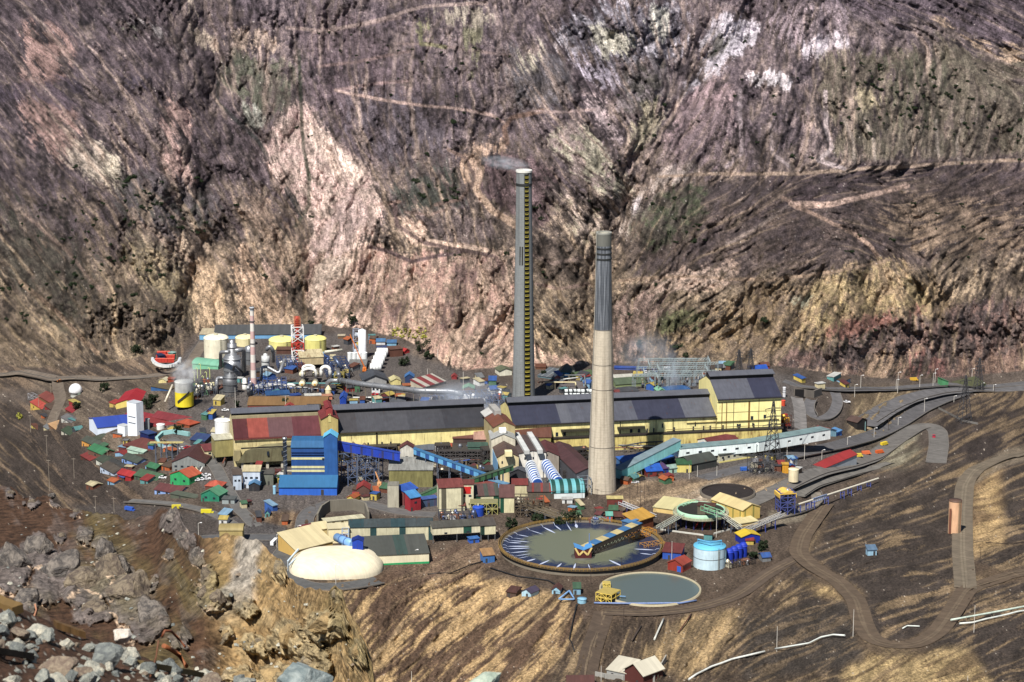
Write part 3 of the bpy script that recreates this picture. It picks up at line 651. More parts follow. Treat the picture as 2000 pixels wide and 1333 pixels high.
def gable(mbw,mbr,hx,hy,h,rh,ov,th=0.35,base=-2.0,ridge='x'):
 """walls and a two-sided roof, centred on the origin"""
 if ridge=='x':
  mbw.prismx([(-hy,base),(hy,base),(hy,h),(0,h+rh),(-hy,h)],-hx,hx)
  s=rh/hy;e=h-ov*s
  mbr.prismx([(-hy-ov,e+0.04),(0,h+rh+0.04),(hy+ov,e+0.04),(hy+ov,e+th),(0,h+rh+th),(-hy-ov,e+th)],-hx-ov,hx+ov)
 else:
  mbw.prism([(-hx,base),(hx,base),(hx,h),(0,h+rh),(-hx,h)],-hy,hy)
  s=rh/hx;e=h-ov*s
  mbr.prism([(-hx-ov,e+0.04),(0,h+rh+0.04),(hx+ov,e+0.04),(hx+ov,e+th),(0,h+rh+th),(-hx-ov,e+th)],-hy-ov,hy+ov)
def bld(name,label,p1,p2,d,hpx,roof='gable',rh=2.5,wall=(200,190,160),rf=(120,60,50),ridge='x',wins=0,door=1,ov=0.4,cat='house',group=None,z=None,dirt=0.3,rust=0.1,wrust=0.05,wrows=1,rstripes=None,wstripes=None,wh=1.2,chim=0,trim=None,lift=0.0):
 c,rz,L=frame2(p1,p2,d,z);h=hpx*mpp(c)/0.96
 r=root(name,c,rz,label,cat,group)
 hx,hy=L/2,d/2;w,q=MB(),MB();base=-1.6 if not lift else lift
 if roof=='gable':gable(w,q,hx,hy,h,rh,ov,ridge=ridge,base=base)
 elif roof=='shed':
  w.prismx([(-hy,base),(hy,base),(hy,h+rh),(-hy,h)],-hx,hx);s=rh/d
  q.prismx([(-hy-ov,h-ov*s+.04),(hy+ov,h+rh+ov*s+.04),(hy+ov,h+rh+ov*s+.35),(-hy-ov,h-ov*s+.35)],-hx-ov,hx+ov)
 elif roof=='side':
  a,b=(h,h+rh)if rh>0 else(h-rh,h);s=abs(rh)/L*(1 if rh>0 else-1)
  w.prism([(-hx,base),(hx,base),(hx,b),(-hx,a)],-hy,hy)
  q.prism([(-hx-ov,a-ov*s+.04),(hx+ov,b+ov*s+.04),(hx+ov,b+ov*s+.35),(-hx-ov,a-ov*s+.35)],-hy-ov,hy+ov)
 elif roof=='flat':
  w.box(-hx,hx,-hy,hy,base,h);q.box(-hx-ov,hx+ov,-hy-ov,hy+ov,h+.01,h+0.35)
 elif roof=='barrel':
  arc=[(hx*math.cos(math.pi*k/12),h+rh*math.sin(math.pi*k/12))for k in range(13)]if ridge=='y' else[(hy*math.cos(math.pi*k/12),h+rh*math.sin(math.pi*k/12))for k in range(13)]
  H2=hx if ridge=='y' else hy
  arc2=[(p*(1+.3/H2),z_+.3)for p,z_ in arc]
  if ridge=='y':
   w.prism([(-hx,base),(hx,base)]+arc,-hy,hy);q.prism(arc2[::-1]+[(p,z_+.03)for p,z_ in arc],-hy-ov,hy+ov)
  else:
   w.prismx([(-hy,base),(hy,base)]+arc,-hx,hx);q.prismx(arc2[::-1]+[(p,z_+.03)for p,z_ in arc],-hx-ov,hx+ov)
 elif roof=='hip':
  w.box(-hx,hx,-hy,hy,base,h);X,Y_=hx+ov,hy+ov;g=max(0.0,X-Y_)if ridge=='x' else 0.0;gy=0 if ridge=='x' else max(0.0,Y_-X)
  q.add([(-X,-Y_,h+.03),(X,-Y_,h+.03),(X,Y_,h+.03),(-X,Y_,h+.03),(-X,-Y_,h+.25),(X,-Y_,h+.25),(X,Y_,h+.25),(-X,Y_,h+.25),(-g,-gy,h+rh),(g,gy,h+rh)],[(3,2,1,0),(0,1,5,4),(1,2,6,5),(2,3,7,6),(3,0,4,7),(4,5,9,8),(5,6,9),(6,7,8,9),(7,4,8)])
 w.build('wall',mat(wall,.1,dirt,wrust,'w',stripes=wstripes),r)
 rax='y' if(roof in('gable','barrel')and ridge=='y')or roof=='side' else 'x'
 ro=q.build('roof',mat(rf,.16,dirt,rust,rax,1.9,stripes=rstripes),r)
 if chim:
  MB().tube([(hx*.4,hy*.1,h),(hx*.4,hy*.1,h+rh+chim)],0.35).build('chimney',plain((120,120,124)),ro)
 if wins:
  ww=min(1.6,L/(wins*1.9))
  for row in range(wrows):
   for i in range(wins):
    x=-hx+L*(i+0.6)/(wins+0.2);zc=h*(row+0.62)/wrows
    MB().box(x-ww/2,x+ww/2,-hy-0.07,-hy+0.05,zc-wh/2,zc+wh/2).build('window',GLASS,r)
 if door and not lift:
  x=-hx+L*0.12 if wins else R.uniform(-.5,.5)*hx;dh=min(h*.8,2.3)
  MB().box(x-.55,x+.55,-hy-.09,-hy+.05,0,dh).build('door',DOORM,r)
 if trim:
  MB().box(-hx-.06,hx+.06,-hy-.12,-hy+.02,-.2,0.9).build('skirting',plain(trim),r)
 if lift:
  lg=MB()
  for x in(-hx+.3,0,hx-.3):
   for y in(-hy+.3,hy-.3):lg.beam((x,y,-1),(x,y,lift),.35)
  lg.build('stilts',plain((90,92,96)),r)
 return r
def tank(name,label,u,v,rpx,hpx,wall=(220,210,170),roofc=None,top='dome',rh=None,cat='tank',group=None,ladder=True,bands=0,z=None,low=None,n=36):
 p=G(u,v,z=z);k=mpp(p);r_=rpx*k;h=hpx*k/.96;rh=r_*.25 if rh is None else rh
 p=Vector((p.x,p.y+r_,p.z));r=root(name,p,0,label,cat,group)
 MB().lathe([(r_,-1.5),(r_,h)],n).build('shell',mat(wall,.06,.22,.04,'w',4.0),r,True)
 if low:MB().lathe([(r_+.05,-1.5),(r_+.05,h*low[0])],n).build('painted_base',mat(low[1],.06,.15),r,True)
 if top=='dome':prof=[(r_+.15,h),(r_+.15,h+.15)]+[(r_*math.cos(a),h+.15+rh*math.sin(a))for a in[i*math.pi/2/7 for i in range(8)]];prof[-1]=(0.0,h+.15+rh)
 elif top=='cone':prof=[(r_+.15,h),(r_+.15,h+.2),(r_*.1,h+rh),(0,h+rh)]
 else:prof=[(r_+.12,h-.3),(r_+.12,h+.12),(0,h+.12)]
 MB().lathe(prof,n).build('roof',mat(roofc or wall,.05,.2),r,True)
 if top!='flat' and rpx>9:
  MB().lathe([(r_*.16,h+rh*.9),(r_*.16,h+rh+1.0),(0,h+rh+1.0)],12).build('vent',plain((180,176,150)),r)
 for i in range(bands):
  zz=h*(i+1)/(bands+1);MB().lathe([(r_+.12,zz-.12),(r_+.12,zz+.12)],n).build('band',plain((90,90,90)),r)
 if ladder:
  l=MB();x=r_*.5;y=-math.sqrt(max(r_*r_-x*x,0))-.35
  l.beam((x-.3,y,0),(x-.3,y,h+.8),.14);l.beam((x+.3,y,0),(x+.3,y,h+.8),.14)
  for i in range(int(h/.8)):l.beam((x-.3,y,i*.8+.4),(x+.3,y,i*.8+.4),.1)
  l.build('ladder',plain((110,104,84)),r)
 return r
def lattice(name,label,p1,p2,d,hpx,nx=4,ny=2,nz=3,c=(110,114,122),w=0.35,brace=True,deck=None,cat='steel frame',group=None,z=None,clutter=0,cc=None):
 """open steel frame with decks and whatever stands on them"""
 ce,rz,L=frame2(p1,p2,d,z);h=hpx*mpp(ce)/.96;r=root(name,ce,rz,label,cat,group)
 m=MB();hx,hy=L/2,d/2
 X=[-hx+L*i/nx for i in range(nx+1)];Yv=[-hy+d*i/ny for i in range(ny+1)];Z=[h*i/nz for i in range(nz+1)]
 few=(nx+1)*(ny+1)<=15
 for x in X:
  for y in Yv:
   m.beam((x,y,-1.5),(x,y,h),w)
   if few:m.build('column',plain(c),r);m=MB()
 if not few:m.build('column_grid',plain(c),r)
 m=MB()
 for zz in Z[1:]:
  for y in Yv:m.beam((-hx,y,zz),(hx,y,zz),w*.8)
  for x in X:m.beam((x,-hy,zz),(x,hy,zz),w*.8)
 m.build('beams',plain(c),r)
 if brace:
  m=MB()
  for i in range(nx):
   for j in range(nz):
    if(i+j)%2:m.beam((X[i],-hy,Z[j]),(X[i+1],-hy,Z[j+1]),w*.6)
    else:m.beam((X[i+1],-hy,Z[j]),(X[i],-hy,Z[j+1]),w*.6)
  m.build('bracing',plain(c),r)
 if deck:
  for j in range(1,nz+1):
   MB().box(-hx,hx,-hy,hy,Z[j]+w*.42,Z[j]+w*.42+.15).build('deck',plain(deck),r)
 cc=cc or[(150,150,154),(96,100,110),(180,172,150),(70,84,120),(120,80,60)]
 for i in range(clutter):
  x=R.uniform(-hx+1,hx-1);y=R.uniform(-hy+1,hy-1);zz=R.choice(Z[:-1]);s=R.uniform(.8,2.2);cl=R.choice(cc)
  if R.random()<.55:MB().lathe([(s*.6,zz),(s*.6,zz+s*1.6),(s*.3,zz+s*2),(0,zz+s*2)],12,x,y).build('vessel',plain(cl,.4,.3),r)
  else:MB().box(x-s,x+s,y-s*.6,y+s*.6,zz,zz+s*1.3).build('cabinet',plain(cl),r)
 return r
def gallery(name,label,A,B,w=3.2,h=3.0,wall=(40,80,190),rf=None,roof='gable',legs=3,legc=(90,96,110),cat='conveyor',stripes=None,wstripes=None,group=None,wins=0,open_=False):
 """a covered conveyor bridge between two points; A, B world points of its floor"""
 A=Vector(A);B=Vector(B);d=B-A;L=math.hypot(d.x,d.y);rz=math.atan2(d.y,d.x);s=d.z/L
 r=root(name,(A.x,A.y,A.z),rz,label,cat,group)
 def sl(mb,x0,x1,pts):
  n=len(pts);mb.add([(x0,y,z+s*x0)for y,z in pts]+[(x1,y,z+s*x1)for y,z in pts],[tuple(range(n-1,-1,-1)),tuple(range(n,2*n))]+[(i,(i+1)%n,(i+1)%n+n,i+n)for i in range(n)])
 hw=w/2
 if open_:
  f=MB();sl(f,0,L,[(-hw,0),(hw,0),(hw,.3),(-hw,.3)]);f.build('belt_deck',plain((70,70,72)),r)
  t=MB();n=max(3,int(L/4))
  for y in(-hw,hw):
   for zz in(0,h*.5):t.beam((0,y,zz+.3),(L,y,zz+.3+s*L),.2)
   for i in range(n):
    x=L*i/n;x2=L*(i+1)/n;t.beam((x,y,s*x),(x,y,s*x+h*.5+.3),.18)
    t.beam((x,y,s*x),(x2,y,s*x2+h*.5+.3),.14)
  t.build('truss',mat(wall,.05,.2),r)
 else:
  f=MB();sl(f,0,L,[(-hw,0),(hw,0),(hw,h),(-hw,h)]);f.build('wall',mat(wall,.12,.24,.06,'w',3.0,stripes=wstripes),r)
  q=MB()
  if roof=='gable':sl(q,-.3,L+.3,[(-hw-.25,h-.1),(0,h+w*.2),(hw+.25,h-.1),(hw+.25,h+.15),(0,h+w*.2+.25),(-hw-.25,h+.15)])
  elif roof=='round':
   pts=[((hw+.2)*math.cos(math.pi*k/10),h-.3+(hw+.2)*.9*math.sin(math.pi*k/10))for k in range(11)];sl(q,-.3,L+.3,pts)
  else:sl(q,-.3,L+.3,[(-hw-.2,h+.02),(hw+.2,h+.02),(hw+.2,h+.3),(-hw-.2,h+.3)])
  q.build('roof',mat(rf or wall,.14,.25,.04,'x',3.0,stripes=stripes),r)
  for i in range(wins):
   x=L*(i+.6)/(wins+.2);zz=s*x+h*.55
   MB().box(x-1.1,x+1.1,-hw-.08,-hw+.03,zz-.55,zz+.55).build('window',GLASS,r)
 for i in range(legs):
  x=L*(i+1)/(legs+1);zt=s*x;wp=A+d*((i+1)/(legs+1));zg=ground_z(wp.x,wp.y)-A.z-1
  if zt-zg>1.5:
   t=MB();t.beam((x-.1,-hw*1.2,zg),(x,-hw*.8,zt),.4);t.beam((x-.1,hw*1.2,zg),(x,hw*.8,zt),.4);t.beam((x,-hw*.95,(zt+zg)/2),(x,hw*.95,(zt+zg)/2+1),.3)
   t.build('trestle',plain(legc),r)
 return r
def pipe(name,label,pts,r_,c=(150,154,160),metal=.5,rough=.4,cat='pipe',group=None,legs=0,flange=0,n=12):
 """pts: world points"""
 o0=Vector(pts[0]);r=root(name,o0,0,label,cat,group)
 q=[Vector(p)-o0 for p in pts]
 out=[q[0]]
 for i in range(1,len(q)-1):
  a=(q[i-1]-q[i]);b=(q[i+1]-q[i]);k=min(r_*1.8,a.length*.45,b.length*.45);a.normalize();b.normalize()
  for t in(0,.25,.5,.75,1):out.append((q[i]+a*k)*(1-t)**2+q[i]*2*t*(1-t)+(q[i]+b*k)*t*t)
 out.append(q[-1])
 MB().tube(out,r_,n).build('duct',mat(c,.08,.3,.05,'w',3,rough,metal),r,True)
 for i in range(len(q)-1):
  for j in range(flange):
   t=(j+.5)/flange;p=q[i].lerp(q[i+1],t);d=(q[i+1]-q[i]).normalized()
   MB().tube([p-d*.25,p+d*.25],r_*1.12,n).build('flange',plain((110,114,120)),r)
 for j in range(legs):
  t=(j+.7)/(legs+.4)*(len(q)-1);i=min(int(t),len(q)-2);p=q[i].lerp(q[i+1],t-i);w=p+o0;zg=ground_z(w.x,w.y)-o0.z-1
  if p.z-r_-zg>1:
   m=MB();m.beam((p.x-r_,p.y,zg),(p.x-r_,p.y,p.z-r_*.7),.4);m.beam((p.x+r_,p.y,zg),(p.x+r_,p.y,p.z-r_*.7),.4);m.beam((p.x-r_,p.y,p.z-r_),(p.x+r_,p.y,p.z-r_),.4)
   m.build('support',plain((110,100,84)),r)
 return r
def drape_road(name,label,pts,w,c,lift=.12,wlist=None,kerb=True,rough=.9,line_=None):
 """a road laid over the ground; pts in photo coordinates, w in metres"""
 q=[]
 for i in range(len(pts)-1):
  a=G(*pts[i]);b=G(*pts[i+1]);n=max(2,int((b-a).length/4))
  for k in range(n):q.append(a.lerp(b,k/n))
 q.append(G(*pts[-1]))
 for _ in range(6):q=[q[0]]+[(q[i-1]+q[i]*2+q[i+1])/4 for i in range(1,len(q)-1)]+[q[-1]]
 V_,F,KB,KF=[],[],[],[]
 S_=4;zz=[ground_z(p.x,p.y,p.z)for p in q]
 for _ in range(5):zz=[zz[0]]+[(zz[i-1]+zz[i]+zz[i+1])/3 for i in range(1,len(zz)-1)]+[zz[-1]]
 nrm=[]
 for i,p in enumerate(q):
  d=q[min(i+1,len(q)-1)]-q[max(i-1,0)];d.z=0;d.normalize();nrm.append(Vector((-d.y,d.x,0)))
 for i,p in enumerate(q):
  ww=w if wlist is None else wlist[0]+(wlist[1]-wlist[0])*i/len(q)
  for k in range(S_+1):
   o_=p+nrm[i]*ww*(k/S_-.5);gz=ground_z(o_.x,o_.y,zz[i]);V_.append((o_.x,o_.y,max(zz[i],gz)+lift))
  for sgn in(-.5,.5):
   a=p+nrm[i]*ww*sgn;b=p+nrm[i]*(ww*sgn+math.copysign(.45,sgn));z0=V_[-1][2]
   KB+=[(a.x,a.y,z0-.5),(a.x,a.y,z0+.14),(b.x,b.y,z0+.14),(b.x,b.y,z0-.5)]
 n=len(q)
 for i in range(n-1):
  for k in range(S_):F.append((i*(S_+1)+k,(i+1)*(S_+1)+k,(i+1)*(S_+1)+k+1,i*(S_+1)+k+1))
  for s in range(2):
   for k in range(3):
    a=i*8+s*4+k;KF.append((a,a+1,a+9,a+8))
 me=bpy.data.meshes.new(name);me.from_pydata(V_,[],F);me.materials.append(mat(c,.04,.42,0,'w',9,rough));o=bpy.data.objects.new(name,me);COL.objects.link(o);o['kind']='structure';o['label']=label
 if kerb:
  me=bpy.data.meshes.new('kerb');me.from_pydata(KB,[],KF);me.materials.append(plain((104,98,92)));k=bpy.data.objects.new('kerb',me);COL.objects.link(k);k.parent=o
 return o
 # ---------------------------------------------------------------- the smelter hall
CONC=mat((186,178,160),.06,.2,0,'w',5,.9)
YELL=(236,220,146)
HA=G(455,912,z=0);HB=G(1525,862,z=0)
HD=HB-HA;HL=HD.length;HRZ=math.atan2(HD.y,HD.x)
hall=root('smelter_hall',(HA.x,HA.y,0),HRZ,'very long smelter hall with dark grey ridged roof and stained yellow sheet walls','factory building')
def hxu(u):
 lo,hi=-0.3,1.3
 for _ in range(40):
  m_=(lo+hi)/2;p=HA+HD*m_
  if pix(p.x,p.y,0)[0]<u:lo=m_
  else:hi=m_
 return lo*HL
EA,RI,DP=18.0,24.5,46.0
def hsec(u0,u1,wall,segs,ea=EA,ri=RI,par=hall,z0=-1.5,mon=True,dirt=.3,wr=.25):
 x0,x1=hxu(u0),hxu(u1)
 MB().prismx([(0,z0),(DP,z0),(DP,ea),(DP*.62,ri+.0),(DP*.40,ri),(0,ea)],x0,x1).build('wall',mat(wall,.12,dirt,wr,'w',4.2),par)
 for(a,b,c)in segs:
  a,b=hxu(a),hxu(b);s=(ri-ea)/(DP*.40)
  MB().prismx([(-.9,ea-.9*s+.05),(DP*.40,ri+.05),(DP*.40,ri+.4),(-.9,ea-.9*s+.4)],a,b).build('roof_panel',mat(c,.10,.22,.02,'x',3.2,.45),par)
 MB().prismx([(DP*.62,ri+.05),(DP+.9,ea-.3),(DP+.9,ea+.1),(DP*.62,ri+.4)],x0,x1).build('rear_roof',mat((70,72,78),.1,.2,0,'x'),par)
 if mon:
  MB().box(x0,x1,DP*.40+.4,DP*.62,ri,ri+2.6).build('clerestory',mat((34,34,38),.1,.1),par)
  MB().prismx([(DP*.40-1.2,ri+2.9),(DP*.51,ri+4.3),(DP*.62+1.2,ri+2.9),(DP*.62+1.2,ri+2.6),(DP*.51,ri+4.0),(DP*.40-1.2,ri+2.6)],x0-.5,x1+.5).build('monitor_roof',mat((104,106,116),.12,.2,0,'x',6,.45),par)
DK,NV1,LT=(84,84,92),(62,64,84),(102,104,114)
hsec(458,630,(206,190,136),[(458,487,(92,44,46)),(487,527,(164,76,64)),(527,575,(112,78,80)),(575,630,(108,56,62))],17.5,25)
hsec(655,955,YELL,[(655,700,(78,76,80)),(700,800,(84,84,90)),(800,870,(76,76,82)),(870,955,(66,66,72))])
hsec(1002,1397,YELL,[(1002,1095,NV1),(1095,1117,LT),(1117,1245,(92,94,106)),(1245,1337,NV1),(1337,1397,LT)])
def hbox(name,u0,u1,y0,y1,z0,z1,c,par=hall,**k):
 return MB().box(hxu(u0),hxu(u1),y0,y1,z0,z1).build(name,c if not isinstance(c,tuple)else mat(c,**k),par)
hbox('upper_wall',458,628,DP*.36,DP*.40+.3,24.6,26.3,(150,140,108))
hbox('ledge',1075,1527,-3.2,-.02,8.6,9.3,(46,40,38));hbox('annex_wall',1078,1524,-2.8,-.04,-1.5,8.6,(214,194,116),dirt=.42,rust=.4,panel=3.5)
hbox('gutter',1002,1398,-1.2,-.75,17.3,17.9,(50,46,46));hbox('gutter',655,955,-1.2,-.75,17.3,17.9,(70,62,44))
hbox('walkway',1095,1152,-2.4,-.05,12.6,13.8,(56,52,40));hbox('walkway',1205,1258,-2.4,-.05,12.6,13.8,(56,52,40))
hbox('walkway_rail',1300,1525,-1.0,-.8,10.6,10.9,(110,96,60));hbox('pipe_run',1340,1520,-.6,-.1,14.0,14.3,(120,104,60))
for u in(1275,1315,1352,1372,1410,1441,1470,1500,1262,1385):hbox('door',u,u+3,-.12,-.02,9.4,11.9,DOORM)
for u in(1292,1356):hbox('window',u,u+2.5,-.12,-.02,11.9,14.6,GLASS)
for u in(1085,1100,1150,1230,1245):hbox('window',u,u+5,-.12,-.02,9.6,12.0,GLASS)
for u in(670,718,745,762):hbox('window',u,u+3,-.12,-.02,8,11,GLASS)
hbox('lower_wall',655,780,-1.6,-.05,3.5,9.2,(150,128,92));hbox('ledge',655,782,-2.2,-.06,9.25,9.8,(50,46,40));hbox('bay_shade_panel',662,712,-1.75,-1.62,3.6,7.5,(24,24,26))  # thin near-black panel stands for the shade inside an open bay
hbox('post',735,738,-.35,-.05,9.9,17.6,(60,50,34));hbox('post',1210,1211.5,-.3,-.05,0,17,(60,54,40));hbox('post',1280,1281,-.3,-.05,9,17,(80,74,50));hbox('post',1313,1314.5,-.3,-.05,9,17,(80,74,50))
x0,x1=hxu(462),hxu(637)
MB().add([(x0,-.1,3),(x0+8,-.1,4),(x0+17,-.1,13),(x1,-.1,14.2),(x1,-8,4.4),(x0,-8,4.4),(x1,-.1,4.4),(x0+5,-9,12),(x1,-9,13.2)],[(5,4,8,7),(7,8,3,2),(0,5,7,2,1),(4,6,3,8)]).build('leaning_wall',mat((122,116,86),.1,.4,.2,'w',3.4),hall)
hbox('band',470,637,-9.2,-8.9,13.1,13.9,(36,32,34))
for u in(473,490,521,550,580,610):MB().beam((hxu(u),-6,-1.5),(hxu(u),-6,5),1.6).build('column',CONC,hall)
for u in(520,548):hbox('window',u,u+4,-9.25,-8.95,8.5,11,GLASS)
hbox('side_block',458,470,-3,-.1,4,10.5,(150,138,100))
hbox('roof_edge',458,632,-1.3,-.95,16.4,17.2,(104,52,50))
# ---- tall yellow block at the right end
tb=root('tall_furnace_building',(HA.x,HA.y,0),HRZ,'tallest yellow block at the right end of the smelter hall, rust-streaked','factory building')
hsec(1399,1524,(240,226,150),[(1399,1471,(98,100,112)),(1471,1524,(60,62,84))],28.5,35.5,par=tb,wr=.12,dirt=.14)
for u in(1408,1417,1460):MB().box(hxu(u),hxu(u+(3.4 if u==1460 else 1.6)),-.08,-.02,9.4,26.0).build('rust_streak',mat((168,120,52),.2,.4,.5,'x',.7),tb)
for u in(1431,1480):MB().box(hxu(u),hxu(u+1),-.14,-.02,9.4,28).build('downpipe',plain((96,90,66)),tb)
for z_ in(12.8,19.5,26):MB().box(hxu(1399),hxu(1524),-.12,-.02,z_,z_+.25).build('rail',plain((120,112,74)),tb)
for(u,z_)in((1465,14.5),(1490,15),(1438,10),(1443,10),(1500,10.2),(1468,10.2)):MB().box(hxu(u),hxu(u+(5 if z_>14 else 3)),-.16,-.02,z_,z_+2.2).build('window',GLASS,tb)
MB().box(hxu(1399),hxu(1526),-1.4,-.9,27.7,28.2).build('gutter',plain((40,38,44)),tb)
# ---- red-capped yellow tower over the hall
p=G(642,900,z=0);tw=root('conveyor_tower',(p.x,p.y+2,0),HRZ,'yellow sheet tower with red stepped gable roof rising through the hall left of centre','tower')
a_,b_=MB(),MB();gable(a_,b_,4.9,9,27.5,2.6,.5,ridge='y');a_.build('wall',mat((190,170,104),.2,.35,.1,'w',2.2),tw);b_.build('roof',mat((136,52,50),.14,.3,0,'y'),tw)
a_,b_=MB(),MB();gable(a_,b_,1.9,7.8,33.5,1.0,.3,ridge='y',base=27);a_.build('headhouse',mat((150,60,58),.1,.2),tw);b_.build('roof',mat((150,50,52),.1,.3,0,'y'),tw)
MB().box(-.8,.8,-9.2,-9.0,25.5,30.5).build('chute',mat((205,190,120)),tw)
# ---- crossing roofs in the middle (rusty, white and blue headhouses)
def P(u,v,z):return G(u,v,z=z)
def ridge_block(name,label,A,B,w,ze,rh,wall,rf,zb=-1.5,cat='industrial building',rust=.3,wstripes=None,rstripes=None,wins=0):
 """a gabled shed whose ridge runs from A to B (points on the ridge foot line, z ignored)"""
 A=Vector(A);B=Vector(B);d=B-A;d.z=0;L=d.length;rz=math.atan2(d.y,d.x)-math.pi/2
 c=(A+B)/2;r=root(name,(c.x,c.y,0),rz,label,cat)
 a_,b_=MB(),MB();gable(a_,b_,w/2,L/2,ze,rh,.4,base=zb,ridge='y')
 a_.build('wall',mat(wall,.12,.3,.15,'w',2.5,stripes=wstripes),r);b_.build('roof',mat(rf,.2,.3,rust,'y',2.2,stripes=rstripes),r)
 for i in range(wins):MB().box(-w*.3+i*w*.3,-w*.3+i*w*.3+.9,-L/2-.1,-L/2+.02,ze*.75,ze*.75+1.5).build('window',GLASS,r)
 return r
x=ridge_block('crossing_shed','long rusty-roofed shed crossing over the smelter hall roof towards the tall grey stack',P(985,842,22),P(966,792,31),13,24.5,3.2,(176,160,116),(128,74,58),rust=.8)
MB().box(-2,2,4,20,27,30).build('ridge_monitor',mat((190,186,180),.2,.3,.1,'y',1.6),x)
MB().prism([(-6.9,24.9),(-1.8,27.6),(-1.8,27.9),(-6.9,25.2)],9,21).build('roof_patch',mat((206,204,200),.2,.2,.2,'y',1.8),x)
x=ridge_block('headhouse_shed','white sheet headhouse with grey gable roof just below the rusty crossing shed',P(983,858,20),P(978,842,20),14,20,3,(208,200,178),(186,188,186),rust=.25,wins=2)
MB().box(-2,2,-6.3,-1,23,25).build('ridge_monitor',mat((236,234,228),.05,.1),x)
x=ridge_block('screening_house','brown gable-roofed screening house with cream front and pale blue side',P(992,898,14),P(984,872,16),12.5,15.5,3.4,(214,196,150),(98,76,68),rust=.4,wins=1)
MB().box(-6.5,-6.3,-14,12,0,14).build('side_wall',mat((112,160,200),.1,.2),x)
MB().box(-2,2,-15,-11,17,20).build('gable_box',mat((226,212,160),.05,.1),x)
x=bld('blower_house','cyan walled building with white slanted roof tucked behind the rusty crossing shed',(992,860),(1012,862),20,58,'side',-3,(96,176,206),(204,208,214),cat='industrial building',rust=0)
def shed(label,u0,u1,v,d,h,rf,wall,rh=2,name='lean_to_shed',z=0,rust=.4,wins=0,zb=None,roof='shed',**k):
 return bld(name,label,(u0,v),(u1,v),d,h,roof,rh,wall,rf,cat='shed',z=z,rust=rust,wins=wins,door=0,**k)
shed('rust brown corrugated lean-to roof right of the crossing shed, upper one',1001,1043,880,9,44,(110,68,58),(70,70,74),2.2)
shed('large rust brown lean-to with yellow wall beside the hall, lower one',1006,1076,893,12,38,(116,72,58),(150,140,80),3.5)
shed('maroon and rust roofed transfer house with a pinkish right half',885,953,893,9,36,(118,70,64),(70,56,54),3.2)
shed('long blue-grey roofed dust chamber topped by a white wall strip',885,952,872,7,45,(120,126,140),(222,220,214),1.4,rust=0)
shed('pinkish patched lean-to roof left of the white headhouse',926,953,896,8,37,(196,150,132),(90,70,60),3.2)
shed('green sheet shed on the steel frames between the rusty roofs',914,952,905,6,31,(66,96,84),(72,104,90),1.0,rust=.05)
shed('pale-topped blue control house with maroon base behind the blue conveyor',792,851,893,8,37,(150,176,190),(70,120,160),2.2,rust=.1)
shed('dark grey lower roof in front of the blue control house',795,852,899,5,20,(90,98,112),(92,56,58),1.6,rust=.1,wins=3)
shed('yellow sheet wing on the hall right of the blue control house',850,880,880,5,37,(160,146,80),(176,160,90),0.8)
shed('orange and blue equipment cabin on the frames by the control house',862,882,900,4,26,(196,84,60),(90,100,140),.8,name='equipment_cabin',rust=0)
lattice('pipe_rack','tangled steel pipe rack in the dark bay behind the pale blue conveyor',(858,908),(954,908),22,26,9,3,4,(72,68,68),clutter=26,deck=(60,56,54),w=.45,z=0)
lattice('pipe_rack','dark steel staging below the maroon transfer house',(800,925),(900,922),12,18,7,2,2,(66,60,60),clutter=14,w=.4,z=0)
lattice('steel_staging','braced blue-grey steel frame standing open right of the blue tower building',(680,950),(748,940),18,46,4,2,3,(84,98,128),clutter=10,w=.45,z=0)
x=ridge_block('skylight_shed','dark brown roofed shed with two white skylight ridges in the centre of the plant',P(1040,892,13),P(1022,852,16),16,15,1.5,(226,222,212),(92,76,74),rust=.15,wins=2)
for a in(-5.2,2.6):MB().box(a,a+3,-20,20,15.4,17.6).build('skylight',mat((226,228,226),.12,.15,0,'y',4),x)
ridge_block('maroon_shed','maroon gable-roofed shed directly right of the white skylight ridges',P(1070,896,11),P(1064,868,13),13,12.5,3,(150,140,128),(106,56,56),rust=.1)
bld('transfer_hall','windowless beige sheet wall of the transfer hall behind the two blue conveyor tubes',(1015,925),(1078,925),16,40,'flat',0,(182,164,112),(176,160,104),cat='industrial building',z=0)
ridge_block('converter_aisle','long maroon-roofed aisle running down beside the concrete stack',P(1147,930,9),P(1092,868,12),13,11,2.5,(74,76,84),(88,56,58),rust=.15)
lattice('aisle_columns','grey steel columns carrying the open side of the aisle beside the concrete stack',(1078,915),(1135,968),6,30,8,1,2,(120,128,138),z=0)
